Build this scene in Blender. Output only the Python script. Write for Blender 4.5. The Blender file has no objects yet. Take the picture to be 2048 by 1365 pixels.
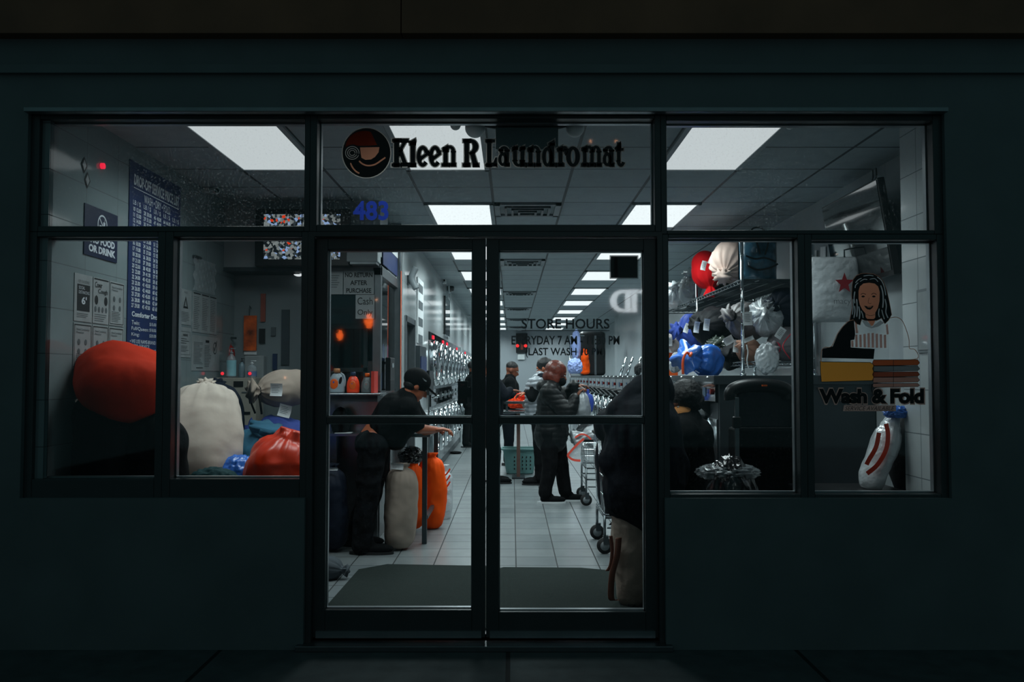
import bpy, bmesh, math, random
from mathutils import Vector, Matrix, Euler, noise
random.seed(7)
PI = math.pi
sc = bpy.context.scene
col = sc.collection

# ---------------------------------------------------------------- camera
FPX = 1725.0
TILT = math.atan(69.5 / FPX)
EYE = 1.40
cam_data = bpy.data.cameras.new('camera')
cam = bpy.data.objects.new('camera', cam_data)
col.objects.link(cam)
cam.location = (0, 0, EYE)
cam.rotation_euler = (PI / 2 + TILT, 0, 0)
cam_data.sensor_width = 36.0
cam_data.lens = FPX / 2048 * 36.0
cam_data.clip_end = 200
sc.camera = cam

# ---------------------------------------------------------------- view and night sky
sc.view_settings.view_transform = 'Standard'
sc.view_settings.look = 'None'
sc.view_settings.exposure = 0.0
sc.view_settings.gamma = 1.0
sc.view_settings.use_curve_mapping = False
world = bpy.data.worlds.new('night_sky')
sc.world = world
world.use_nodes = True
world.node_tree.nodes['Background'].inputs['Color'].default_value = (0.30, 0.66, 0.71, 1)
world.node_tree.nodes['Background'].inputs['Strength'].default_value = 0.080
sc.cycles.max_bounces = 8
sc.cycles.transparent_max_bounces = 24
sc.cycles.sample_clamp_indirect = 4.0
LAMP_POWER = 30.0
FRONT_LAMP_POWER = 13.0
LAMP_COLOR = (0.87, 0.975, 0.985)
PANEL_GLOW = 0.78
REAR_GLOW = 1.3

# ---------------------------------------------------------------- camera geometry used to place things where they stand
def P(px, py, Y):
    v = 682.5 - py
    dx = px - 1024.0
    dy = FPX * math.cos(TILT) - v * math.sin(TILT)
    dz = FPX * math.sin(TILT) + v * math.cos(TILT)
    t = Y / dy
    return Vector((dx * t, Y, EYE + dz * t))
def FL(px, py):                      # point of the floor seen at a pixel
    v = 682.5 - py
    dy = FPX * math.cos(TILT) - v * math.sin(TILT)
    dz = FPX * math.sin(TILT) + v * math.cos(TILT)
    t = -EYE / dz
    return Vector(((px - 1024.0) * t, dy * t, 0))
Y0 = 4.66                            # the glass of the shopfront
def fx(px): return P(px, 740, Y0).x
def fz(py): return P(1024, py, Y0).z
H = 2.92                             # ceiling height
XL, XR = -2.50, 2.67                 # side walls
XC = -1.10                           # corridor wall with the dryers
YB = 28.9                            # back wall
YO = 7.45                            # front of the office booth

def S(r, g, b):
    def f(c):
        c /= 255.0
        return c / 12.92 if c <= 0.04045 else ((c + 0.055) / 1.055) ** 2.4
    return (f(r), f(g), f(b), 1)

# ---------------------------------------------------------------- materials
def new_mat(name):
    m = bpy.data.materials.new(name)
    m.use_nodes = True
    nt = m.node_tree
    return m, nt, nt.nodes['Principled BSDF']
def mat(name, color, rough=0.6, metal=0.0, var=0.12, scale=8.0, bump=0.0, bscale=40.0, spec=0.5, coat=0.0, emit=None, estr=0.0, trans=0.0, sheen=0.0):
    m, nt, b = new_mat(name)
    n = nt.nodes
    tc = n.new('ShaderNodeTexCoord')
    no = n.new('ShaderNodeTexNoise')
    no.inputs['Scale'].default_value = scale
    no.inputs['Detail'].default_value = 4
    nt.links.new(tc.outputs['Object'], no.inputs['Vector'])
    mr = n.new('ShaderNodeMapRange')
    mr.inputs['From Min'].default_value = 0.3
    mr.inputs['From Max'].default_value = 0.7
    mr.inputs['To Min'].default_value = 1 - var
    mr.inputs['To Max'].default_value = 1 + var
    nt.links.new(no.outputs['Fac'], mr.inputs['Value'])
    mx = n.new('ShaderNodeVectorMath')
    mx.operation = 'SCALE'
    mx.inputs[0].default_value = color[:3]
    nt.links.new(mr.outputs['Result'], mx.inputs['Scale'])
    nt.links.new(mx.outputs['Vector'], b.inputs['Base Color'])
    b.inputs['Roughness'].default_value = rough
    b.inputs['Metallic'].default_value = metal
    b.inputs['Specular IOR Level'].default_value = spec
    b.inputs['Coat Weight'].default_value = coat
    b.inputs['Sheen Weight'].default_value = sheen
    if emit:
        b.inputs['Emission Color'].default_value = emit
        b.inputs['Emission Strength'].default_value = estr
    if bump:
        n2 = n.new('ShaderNodeTexNoise')
        n2.inputs['Scale'].default_value = bscale
        n2.inputs['Detail'].default_value = 3
        nt.links.new(tc.outputs['Object'], n2.inputs['Vector'])
        bp = n.new('ShaderNodeBump')
        bp.inputs['Strength'].default_value = bump
        bp.inputs['Distance'].default_value = 0.01
        nt.links.new(n2.outputs['Fac'], bp.inputs['Height'])
        nt.links.new(bp.outputs['Normal'], b.inputs['Normal'])
    return m
def grid_mat(name, axes, off, size, line, c1, c2, cm, rough, rmort, bump=0.15, spec=0.5, coat=0.0, wobble=0.0, fleck=0.0):
    """rectangular tiles laid on the world axes, joints at off + k * size"""
    m, nt, b = new_mat(name)
    n = nt.nodes
    ge = n.new('ShaderNodeNewGeometry')
    sp = n.new('ShaderNodeSeparateXYZ')
    nt.links.new(ge.outputs['Position'], sp.inputs[0])
    cb = n.new('ShaderNodeCombineXYZ')
    for k in range(2):
        ad = n.new('ShaderNodeMath')
        ad.operation = 'SUBTRACT'
        ad.inputs[1].default_value = off[k] - 100 * size[k]
        nt.links.new(sp.outputs[axes[k]], ad.inputs[0])
        nt.links.new(ad.outputs[0], cb.inputs[k])
    br = n.new('ShaderNodeTexBrick')
    br.offset = 0.0
    br.squash = 1.0
    br.inputs['Scale'].default_value = 1.0
    br.inputs['Brick Width'].default_value = size[0]
    br.inputs['Row Height'].default_value = size[1]
    br.inputs['Mortar Size'].default_value = line
    br.inputs['Mortar Smooth'].default_value = 0.1
    br.inputs['Color1'].default_value = c1
    br.inputs['Color2'].default_value = c2
    br.inputs['Mortar'].default_value = cm
    nt.links.new(cb.outputs[0], br.inputs['Vector'])
    src = br.outputs['Color']
    if fleck:
        nz = n.new('ShaderNodeTexNoise')
        nz.inputs['Scale'].default_value = 9
        nz.inputs['Detail'].default_value = 6
        nt.links.new(ge.outputs['Position'], nz.inputs['Vector'])
        mr = n.new('ShaderNodeMapRange')
        mr.inputs['From Min'].default_value = 0.3
        mr.inputs['From Max'].default_value = 0.7
        mr.inputs['To Min'].default_value = 1 - fleck
        mr.inputs['To Max'].default_value = 1 + fleck
        nt.links.new(nz.outputs['Fac'], mr.inputs['Value'])
        vm = n.new('ShaderNodeVectorMath')
        vm.operation = 'SCALE'
        nt.links.new(src, vm.inputs[0])
        nt.links.new(mr.outputs[0], vm.inputs['Scale'])
        src = vm.outputs[0]
    nt.links.new(src, b.inputs['Base Color'])
    rr = n.new('ShaderNodeMapRange')
    rr.inputs['To Min'].default_value = rough
    rr.inputs['To Max'].default_value = rmort
    nt.links.new(br.outputs['Fac'], rr.inputs['Value'])
    nt.links.new(rr.outputs[0], b.inputs['Roughness'])
    b.inputs['Specular IOR Level'].default_value = spec
    b.inputs['Coat Weight'].default_value = coat
    b.inputs['Coat Roughness'].default_value = 0.06
    inv = n.new('ShaderNodeMath')
    inv.operation = 'SUBTRACT'
    inv.inputs[0].default_value = 1.0
    nt.links.new(br.outputs['Fac'], inv.inputs[1])
    h = inv.outputs[0]
    if wobble:
        nz2 = n.new('ShaderNodeTexNoise')
        nz2.inputs['Scale'].default_value = 6
        nt.links.new(ge.outputs['Position'], nz2.inputs['Vector'])
        ma = n.new('ShaderNodeMath')
        ma.operation = 'MULTIPLY_ADD'
        ma.inputs[1].default_value = wobble
        nt.links.new(nz2.outputs['Fac'], ma.inputs[0])
        nt.links.new(h, ma.inputs[2])
        h = ma.outputs[0]
    bp = n.new('ShaderNodeBump')
    bp.inputs['Strength'].default_value = bump
    bp.inputs['Distance'].default_value = 0.004
    nt.links.new(h, bp.inputs['Height'])
    nt.links.new(bp.outputs['Normal'], b.inputs['Normal'])
    return m
def glass_mat(name, tint=(0.93, 0.96, 0.96), dust=0.0, ior=1.45):
    m, nt, b = new_mat(name)
    n = nt.nodes
    n.remove(b)
    out = n['Material Output']
    tr = n.new('ShaderNodeBsdfTransparent')
    tr.inputs['Color'].default_value = (*tint, 1)
    gl = n.new('ShaderNodeBsdfGlossy')
    gl.inputs['Roughness'].default_value = 0.03
    fr = n.new('ShaderNodeFresnel')
    fr.inputs['IOR'].default_value = ior
    mx = n.new('ShaderNodeMixShader')
    nt.links.new(fr.outputs[0], mx.inputs[0])
    nt.links.new(tr.outputs[0], mx.inputs[1])
    nt.links.new(gl.outputs[0], mx.inputs[2])
    last = mx.outputs[0]
    if dust:
        tc = n.new('ShaderNodeTexCoord')
        nz = n.new('ShaderNodeTexNoise')
        nz.inputs['Scale'].default_value = 90
        nz.inputs['Detail'].default_value = 6
        nz.inputs['Roughness'].default_value = 0.7
        nt.links.new(tc.outputs['Object'], nz.inputs['Vector'])
        rp = n.new('ShaderNodeMapRange')
        rp.inputs['From Min'].default_value = 0.56
        rp.inputs['From Max'].default_value = 0.80
        rp.inputs['To Max'].default_value = dust
        nt.links.new(nz.outputs['Fac'], rp.inputs['Value'])
        tl = n.new('ShaderNodeBsdfTranslucent')
        tl.inputs['Color'].default_value = (0.8, 0.88, 0.9, 1)
        m2 = n.new('ShaderNodeMixShader')
        nt.links.new(rp.outputs[0], m2.inputs[0])
        nt.links.new(last, m2.inputs[1])
        nt.links.new(tl.outputs[0], m2.inputs[2])
        last = m2.outputs[0]
    nt.links.new(last, out.inputs['Surface'])
    return m
def film_mat(name, color, through=0.6):
    """printed vinyl on glass: light passes through the ink"""
    m, nt, b = new_mat(name)
    n = nt.nodes
    out = n['Material Output']
    b.inputs['Base Color'].default_value = color
    b.inputs['Roughness'].default_value = 0.4
    tl = n.new('ShaderNodeBsdfTranslucent')
    tl.inputs['Color'].default_value = color
    mx = n.new('ShaderNodeMixShader')
    mx.inputs[0].default_value = through
    nt.links.new(b.outputs[0], mx.inputs[1])
    nt.links.new(tl.outputs[0], mx.inputs[2])
    nt.links.new(mx.outputs[0], out.inputs['Surface'])
    return m
def emit_mat(name, color, strength):
    m, nt, b = new_mat(name)
    b.inputs['Base Color'].default_value = (0, 0, 0, 1)
    b.inputs['Emission Color'].default_value = color
    b.inputs['Emission Strength'].default_value = strength
    return m
def plastic_film_mat(name, color, alpha, rough=0.18):
    m, nt, b = new_mat(name)
    n = nt.nodes
    out = n['Material Output']
    b.inputs['Base Color'].default_value = color
    b.inputs['Roughness'].default_value = rough
    b.inputs['Coat Weight'].default_value = 0.6
    tc = n.new('ShaderNodeTexCoord')
    nz = n.new('ShaderNodeTexNoise')
    nz.inputs['Scale'].default_value = 18
    nt.links.new(tc.outputs['Object'], nz.inputs['Vector'])
    bp = n.new('ShaderNodeBump')
    bp.inputs['Strength'].default_value = 0.6
    bp.inputs['Distance'].default_value = 0.02
    nt.links.new(nz.outputs['Fac'], bp.inputs['Height'])
    nt.links.new(bp.outputs['Normal'], b.inputs['Normal'])
    tr = n.new('ShaderNodeBsdfTransparent')
    mx = n.new('ShaderNodeMixShader')
    mx.inputs[0].default_value = alpha
    nt.links.new(tr.outputs[0], mx.inputs[1])
    nt.links.new(b.outputs[0], mx.inputs[2])
    nt.links.new(mx.outputs[0], out.inputs['Surface'])
    return m
def screen_mat(name, strength=0.9):
    m, nt, b = new_mat(name)
    n = nt.nodes
    tc = n.new('ShaderNodeTexCoord')
    v = n.new('ShaderNodeTexVoronoi')
    v.inputs['Scale'].default_value = 48
    nt.links.new(tc.outputs['Object'], v.inputs['Vector'])
    cr = n.new('ShaderNodeValToRGB')
    els = cr.color_ramp.elements
    els[0].position = 0.0
    els[0].color = S(20, 24, 28)
    els[1].position = 1.0
    els[1].color = S(190, 196, 200)
    for p, c in ((0.25, S(50, 58, 62)), (0.45, S(120, 124, 124)), (0.62, S(135, 140, 140)), (0.86, S(150, 175, 220)), (0.95, S(235, 60, 20))):
        e = els.new(p)
        e.color = c
    cr.color_ramp.interpolation = 'CONSTANT'
    sp = n.new('ShaderNodeSeparateColor')
    nt.links.new(v.outputs['Color'], sp.inputs[0])
    nt.links.new(sp.outputs[0], cr.inputs[0])
    b.inputs['Base Color'].default_value = (0.01, 0.01, 0.01, 1)
    b.inputs['Roughness'].default_value = 0.2
    nt.links.new(cr.outputs[0], b.inputs['Emission Color'])
    b.inputs['Emission Strength'].default_value = strength
    return m

M = {}
M['facade'] = mat('facade_paint', S(106, 117, 119), 0.6, 0, 0.1, 3)
M['facade_brown'] = mat('fascia_panel', S(134, 92, 68), 0.6, 0, 0.25, 2)
M['bronze'] = mat('bronze_frame', S(62, 70, 72), 0.36, 0.0, 0.08, 10, spec=0.6)
M['bead'] = mat('aluminium_bead', S(150, 158, 162), 0.30, 0.7, 0.08, 10)
M['alu'] = mat('brushed_aluminium', S(130, 138, 142), 0.35, 0.9, 0.08, 14)
M['steel'] = mat('stainless_steel', S(150, 158, 162), 0.24, 0.95, 0.08, 5, bump=0.05, bscale=6)
M['steel_dark'] = mat('dull_steel', S(70, 78, 82), 0.42, 0.7, 0.1, 5)
M['chrome'] = mat('chrome', S(225, 230, 232), 0.07, 1.0, 0.02, 5)
M['black_plastic'] = mat('black_plastic', S(18, 20, 22), 0.35, 0, 0.1, 10)
M['black_glass'] = mat('black_glass', S(8, 10, 12), 0.06, 0, 0.05, 10, coat=0.6)
M['door_glass'] = mat('drum_glass', S(12, 15, 17), 0.05, 0, 0.05, 10, coat=1.0)
M['grey_plastic'] = mat('grey_plastic', S(120, 128, 132), 0.5, 0, 0.08, 10)
M['white_plastic'] = mat('white_plastic', S(205, 212, 214), 0.4, 0, 0.05, 10)
M['white_paint'] = mat('white_paint', S(150, 160, 163), 0.6, 0, 0.06, 3)
M['wall_plain'] = mat('office_wall_paint', S(120, 132, 136), 0.55, 0, 0.08, 1.5)
M['cream_metal'] = mat('cream_metal', S(150, 148, 138), 0.45, 0, 0.06, 6)
M['paper'] = mat('paper', S(205, 210, 212), 0.7, 0, 0.06, 20)
M['paper_grey'] = mat('notice_paper', S(150, 158, 160), 0.35, 0, 0.12, 9, coat=0.4, bump=0.25, bscale=9)
M['ink'] = mat('black_ink', S(14, 18, 22), 0.6)
M['ink_grey'] = mat('grey_ink', S(80, 88, 92), 0.6)
M['navy_board'] = mat('navy_board', S(26, 44, 88), 0.45, 0, 0.15, 5)
M['navy_dark'] = mat('navy_sign', S(20, 32, 62), 0.45, 0, 0.1, 5)
M['white_ink'] = mat('white_lettering', S(200, 210, 218), 0.6)
M['rubber'] = mat('black_rubber', S(18, 20, 21), 0.75)
M['mat'] = mat('entrance_mat_pile', S(42, 50, 48), 0.95, 0, 0.12, 60, bump=0.5, bscale=250, spec=0.1)
M['skin'] = mat('skin', S(176, 98, 66), 0.5, 0, 0.08, 12)
M['skin_dark'] = mat('brown_skin', S(120, 66, 44), 0.5, 0, 0.08, 12)
M['hair_black'] = mat('black_hair', S(9, 9, 11), 0.6, 0, 0.3, 40, bump=0.6, bscale=60)
M['hair_auburn'] = mat('auburn_hair', S(96, 36, 20), 0.42, 0, 0.35, 30, bump=0.4, bscale=40)
M['cloth_black'] = mat('black_cloth', S(9, 11, 13), 0.85, 0, 0.15, 12, bump=0.3, bscale=30, spec=0.12)
M['cloth_puffer'] = mat('black_nylon', S(13, 16, 17), 0.5, 0, 0.15, 8, spec=0.25)
M['cloth_silver'] = mat('silver_nylon', S(150, 156, 162), 0.4, 0.2, 0.1, 8)
M['cloth_navy'] = mat('navy_cloth', S(11, 16, 25), 0.75, 0, 0.15, 8, bump=0.3, bscale=25, spec=0.12)
M['camo'] = mat('dark_camouflage', S(14, 17, 20), 0.85, 0, 0.85, 11, bump=0.3, bscale=30, spec=0.12)
M['khaki'] = mat('khaki_cloth', S(150, 136, 124), 0.85, 0, 0.08, 12, bump=0.4, bscale=25)
M['brown_leather'] = mat('brown_leather', S(120, 72, 56), 0.5, 0, 0.12, 12)
M['red_paint'] = mat('red_paint', S(150, 26, 20), 0.35)
M['teal_plastic'] = mat('teal_plastic', S(105, 150, 148), 0.45)
M['brown_tube'] = mat('copper_brown_tube', S(120, 92, 84), 0.45, 0.3)
def cloth(name, c, rough=0.75, bump=0.25, sc_=14, coat=0.0):
    return mat(name, c, rough, 0, 0.10, 6, bump=bump, bscale=sc_, coat=coat, spec=0.5 if rough < .6 else 0.2)
M['glass'] = glass_mat('window_glass', dust=0.20)
M['glass_door'] = glass_mat('door_pane_glass', dust=0.02)
M['glass_booth'] = glass_mat('booth_glass', tint=(0.88, 0.93, 0.94), ior=1.6)

# ---------------------------------------------------------------- mesh builder
class MB:
    def __init__(s): s.b = bmesh.new()
    def face(s, pts):
        vs = [s.b.verts.new(p) for p in pts]
        return s.b.faces.new(vs)
    def box(s, x0, x1, y0, y1, z0, z1):
        return s.obox(((x0 + x1) / 2, (y0 + y1) / 2, (z0 + z1) / 2), (abs(x1 - x0), abs(y1 - y0), abs(z1 - z0)))
    def obox(s, c, size, rot=None):
        r = rot if rot is not None else Matrix.Identity(3)
        vs = []
        for i in (-.5, .5):
            for j in (-.5, .5):
                for k in (-.5, .5):
                    vs.append(s.b.verts.new(Vector(c) + r @ Vector((i * size[0], j * size[1], k * size[2]))))
        for f in ((0, 1, 3, 2), (4, 6, 7, 5), (0, 4, 5, 1), (2, 3, 7, 6), (0, 2, 6, 4), (1, 5, 7, 3)):
            s.b.faces.new([vs[i] for i in f])
        return s
    def ring(s, c, ax, bx, r1, r2, n, a0=0.0):
        return [s.b.verts.new(Vector(c) + ax * (r1 * math.cos(a0 + 2 * PI * i / n)) + bx * (r2 * math.sin(a0 + 2 * PI * i / n))) for i in range(n)]
    def bridge(s, A, B):
        n = len(A)
        for i in range(n):
            s.b.faces.new((A[i], A[(i + 1) % n], B[(i + 1) % n], B[i]))
    def cyl(s, p, q, r, r2=None, n=16, cap=True):
        p, q = Vector(p), Vector(q)
        r2 = r if r2 is None else r2
        d = (q - p).normalized()
        u = d.orthogonal().normalized()
        w = d.cross(u)
        A = s.ring(p, u, w, r, r, n)
        B = s.ring(q, u, w, r2, r2, n)
        s.bridge(A, B)
        if cap:
            s.b.faces.new(list(reversed(A)))
            s.b.faces.new(B)
        return s
    def tube(s, pts, r, n=8, closed=False):
        pts = [Vector(p) for p in pts]
        rings = []
        up = None
        m = len(pts)
        for i, p in enumerate(pts):
            a = pts[(i - 1) % m] if (closed or i > 0) else p
            c = pts[(i + 1) % m] if (closed or i < m - 1) else p
            d = (c - a).normalized()
            if up is None: up = d.orthogonal().normalized()
            up = (up - d * up.dot(d))
            up = up.normalized() if up.length > 1e-5 else d.orthogonal().normalized()
            rings.append(s.ring(p, up, d.cross(up), r, r, n))
        for i in range(m - 1): s.bridge(rings[i], rings[i + 1])
        if closed: s.bridge(rings[-1], rings[0])
        else:
            s.b.faces.new(list(reversed(rings[0])))
            s.b.faces.new(rings[-1])
        return s
    def lathe(s, c, prof, axis=(0, 0, 1), n=24, caps=True):
        """prof: (radius, height) pairs along the axis"""
        d = Vector(axis).normalized()
        u = d.orthogonal().normalized()
        w = d.cross(u)
        R = [s.ring(Vector(c) + d * h, u, w, max(r, 1e-4), max(r, 1e-4), n) for r, h in prof]
        for i in range(len(R) - 1): s.bridge(R[i], R[i + 1])
        if caps:
            s.b.faces.new(list(reversed(R[0])))
            s.b.faces.new(R[-1])
        return s
    def torus(s, c, R, r, axis=(0, 0, 1), n=32, m=10, flat=1.0):
        d = Vector(axis).normalized()
        u = d.orthogonal().normalized()
        w = d.cross(u)
        rings = []
        for i in range(n):
            a = 2 * PI * i / n
            e = u * math.cos(a) + w * math.sin(a)
            rings.append([s.b.verts.new(Vector(c) + e * (R + r * math.cos(2 * PI * j / m)) + d * (r * flat * math.sin(2 * PI * j / m))) for j in range(m)])
        for i in range(n): s.bridge(rings[i], rings[(i + 1) % n])
        return s
    def ell(s, c, r, rot=None, nu=16, nv=10):
        r3 = rot if rot is not None else Matrix.Identity(3)
        c = Vector(c)
        rings = []
        for j in range(1, nv):
            t = PI * j / nv
            rings.append([s.b.verts.new(c + r3 @ Vector((r[0] * math.sin(t) * math.cos(2 * PI * i / nu), r[1] * math.sin(t) * math.sin(2 * PI * i / nu), r[2] * math.cos(t)))) for i in range(nu)])
        top = s.b.verts.new(c + r3 @ Vector((0, 0, r[2])))
        bot = s.b.verts.new(c + r3 @ Vector((0, 0, -r[2])))
        for k in range(len(rings) - 1): s.bridge(rings[k + 1], rings[k])
        for i in range(nu):
            s.b.faces.new((top, rings[0][i], rings[0][(i + 1) % nu]))
            s.b.faces.new((bot, rings[-1][(i + 1) % nu], rings[-1][i]))
        return s
    def cap(s, p, q, r, r2=None, n=14):
        """tapered limb with round ends"""
        r2 = r if r2 is None else r2
        p, q = Vector(p), Vector(q)
        if (q - p).length < 1e-4: return s.ell(p, (r, r, r))
        s.ell(p, (r, r, r), nu=n, nv=8)
        s.ell(q, (r2, r2, r2), nu=n, nv=8)
        return s.cyl(p, q, r * 0.995, r2 * 0.995, n)
def obj_mesh(name, me, m, parent=None, loc=None, smooth=False):
    for p in me.polygons: p.use_smooth = smooth
    if m is not None:
        me.materials.clear()
        me.materials.append(m)
    o = bpy.data.objects.new(name, me)
    col.objects.link(o)
    if parent is not None:
        o.parent = parent
        org = ORG[parent.name]
        me.transform(Matrix.Translation(-org))
        ORG[o.name] = org
    else:
        if loc is None:
            xs = [v.co.x for v in me.vertices]; ys = [v.co.y for v in me.vertices]; zs = [v.co.z for v in me.vertices]
            loc = Vector(((min(xs) + max(xs)) / 2, (min(ys) + max(ys)) / 2, min(zs)))
        loc = Vector(loc)
        me.transform(Matrix.Translation(-loc))
        o.location = loc
        ORG[o.name] = loc
    return o
ORG = {}
def ob(name, mb, m, parent=None, smooth=False, bevel=0.0, seg=2, loc=None, normals=True):
    """links a builder as ONE mesh object; coordinates are the place's own"""
    b = mb.b
    if normals: bmesh.ops.recalc_face_normals(b, faces=b.faces[:])
    me = bpy.data.meshes.new(name)
    b.to_mesh(me)
    b.free()
    o = obj_mesh(name, me, m, parent, loc, smooth)
    if bevel:
        md = o.modifiers.new('bevel', 'BEVEL')
        md.width = bevel
        md.segments = seg
        md.limit_method = 'ANGLE'
        md.angle_limit = 0.6
        if smooth is False:
            for p in me.polygons: p.use_smooth = True
            md.harden_normals = True
    return o
def tag(o, label, cat, group=None, kind=None):
    if label: o['label'] = label
    if cat: o['category'] = cat
    if group: o['group'] = group
    if kind: o['kind'] = kind
    return o
def thing(name, label, cat, loc, group=None, kind=None):
    o = bpy.data.objects.new(name, None)
    col.objects.link(o)
    o.location = loc
    o.empty_display_size = 0.1
    ORG[o.name] = Vector(loc)
    return tag(o, label, cat, group, kind)
def struct(name, mb, m, parent=None, **k):
    o = ob(name, mb, m, parent, **k)
    if parent is None: o['kind'] = 'structure'
    return o
def copy_thing(root, loc, label, group=None, rotz=None):
    r = root.copy()
    col.objects.link(r)
    r.location = loc
    if rotz is not None: r.rotation_euler = (0, 0, rotz)
    r['label'] = label
    if group: r['group'] = group
    for ch in list(root.children):
        c = ch.copy()
        col.objects.link(c)
        c.parent = r
        for g in ch.children:
            d = g.copy()
            col.objects.link(d)
            d.parent = c
    return r
def remesh(mb, voxel, smooth_it=4, fold=0.0, fscale=6.0, quilt=None, seed=0.0):
    """fuses overlapping volumes into one continuous skin"""
    b = mb.b
    bmesh.ops.recalc_face_normals(b, faces=b.faces[:])
    me = bpy.data.meshes.new('raw')
    b.to_mesh(me)
    b.free()
    o = bpy.data.objects.new('raw', me)
    col.objects.link(o)
    r = o.modifiers.new('r', 'REMESH')
    r.mode = 'VOXEL'
    r.voxel_size = voxel
    if smooth_it:
        s_ = o.modifiers.new('s', 'SMOOTH')
        s_.factor = 0.5
        s_.iterations = smooth_it
    dg = bpy.context.evaluated_depsgraph_get()
    res = bpy.data.meshes.new_from_object(o.evaluated_get(dg))
    bpy.data.objects.remove(o)
    if fold or quilt:
        nrm = [v.normal.copy() for v in res.vertices]
        for v, n in zip(res.vertices, nrm):
            d = 0.0
            p = v.co
            if fold:
                q = Vector((p.x * fscale + seed, p.y * fscale, p.z * fscale * 0.8))
                d += fold * (1 - 2 * abs(noise.noise(q))) + fold * 0.5 * noise.noise(q * 2.3)
            if quilt:
                w = math.sin((p.z + 0.02 * noise.noise(p * 5)) * 2 * PI / quilt[0])
                d += quilt[1] * (abs(w) ** 0.6)
            v.co = p + n * d
    return res
def rotm(x=0, y=0, z=0): return Euler((x, y, z)).to_matrix()

# ---------------------------------------------------------------- lettering
def text_mesh(txt, bold=0.0, shear=0.0, spacing=1.0, line=1.0, align='LEFT', res=3):
    cu = bpy.data.curves.new('lettering', 'FONT')
    cu.body = txt
    cu.size = 1.0
    cu.offset = bold
    cu.shear = shear
    cu.space_character = spacing
    cu.space_line = line
    cu.align_x = align
    cu.resolution_u = res
    o = bpy.data.objects.new('lettering', cu)
    col.objects.link(o)
    dg = bpy.context.evaluated_depsgraph_get()
    me = bpy.data.meshes.new_from_object(o.evaluated_get(dg))
    bpy.data.objects.remove(o)
    bpy.data.curves.remove(cu)
    return me
def fit_text(b, txt, org, u, v, **k):
    """adds lettering to bmesh b, filling the rectangle org, org+u, org+v"""
    me = text_mesh(txt, **k)
    if not len(me.vertices): return
    xs = [q.co.x for q in me.vertices]; ys = [q.co.y for q in me.vertices]
    x0, x1, y0, y1 = min(xs), max(xs), min(ys), max(ys)
    org, u, v = Vector(org), Vector(u), Vector(v)
    for q in me.vertices:
        a = (q.co.x - x0) / max(x1 - x0, 1e-6)
        c = (q.co.y - y0) / max(y1 - y0, 1e-6)
        q.co = org + u * a + v * c
    b.from_mesh(me)
    bpy.data.meshes.remove(me)
def px_text(mb, txt, x0, y0, x1, y1, Y, **k):
    """lettering facing the street; the rectangle is given as seen, on the plane Y"""
    a, b_, c = P(x0, y1, Y), P(x1, y1, Y), P(x0, y0, Y)
    fit_text(mb.b, txt, a, b_ - a, c - a, **k)
def px_poly(mb, pts, Y):
    return mb.face([P(x, y, Y) for x, y in pts])
def px_fill(mb, loops, Y):
    """a painted area on the plane Y; the first loop is its edge, the others are left open"""
    es = []
    for L in loops:
        vs = [mb.b.verts.new(P(x, y, Y)) for x, y in L]
        es += [mb.b.edges.new((vs[i], vs[(i + 1) % len(vs)])) for i in range(len(vs))]
    bmesh.ops.triangle_fill(mb.b, use_beauty=True, edges=es)
def band(pts, w):
    """closed outline of a stroke"""
    L, R_ = [], []
    n = len(pts)
    for i, (x, y) in enumerate(pts):
        a, c = pts[max(i - 1, 0)], pts[min(i + 1, n - 1)]
        d = Vector((c[0] - a[0], c[1] - a[1])).normalized()
        ww = w / 2 * (1 if 0 < i < n - 1 else .35)
        L.append((x - d.y * ww, y + d.x * ww)); R_.append((x + d.y * ww, y - d.x * ww))
    return L + R_[::-1]
def px_ribbon(mb, pts, w, Y, closed=False):
    """a painted line of width w (one width or one per point) through points on the plane Y"""
    n = len(pts)
    L, R = [], []
    for i, (x, y) in enumerate(pts):
        a = pts[(i - 1) % n] if (closed or i) else pts[i]
        c = pts[(i + 1) % n] if (closed or i < n - 1) else pts[i]
        d = Vector((c[0] - a[0], c[1] - a[1]))
        d = d.normalized() if d.length else Vector((1, 0))
        ww = (w[i] if isinstance(w, (list, tuple)) else w) / 2
        L.append(P(x - d.y * ww, y + d.x * ww, Y))
        R.append(P(x + d.y * ww, y - d.x * ww, Y))
    m = n if closed else n - 1
    for i in range(m):
        j = (i + 1) % n
        mb.face([L[i], L[j], R[j], R[i]])
def curve_pts(pts, k=6):
    out = []
    n = len(pts)
    for i in range(n - 1):
        p0, p1, p2, p3 = pts[max(i - 1, 0)], pts[i], pts[i + 1], pts[min(i + 2, n - 1)]
        for j in range(k):
            t = j / k
            out.append(tuple(0.5 * ((2 * p1[q]) + (-p0[q] + p2[q]) * t + (2 * p0[q] - 5 * p1[q] + 4 * p2[q] - p3[q]) * t * t + (-p0[q] + 3 * p1[q] - 3 * p2[q] + p3[q]) * t ** 3) for q in range(len(p1))))
    out.append(tuple(pts[-1]))
    return out

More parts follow.
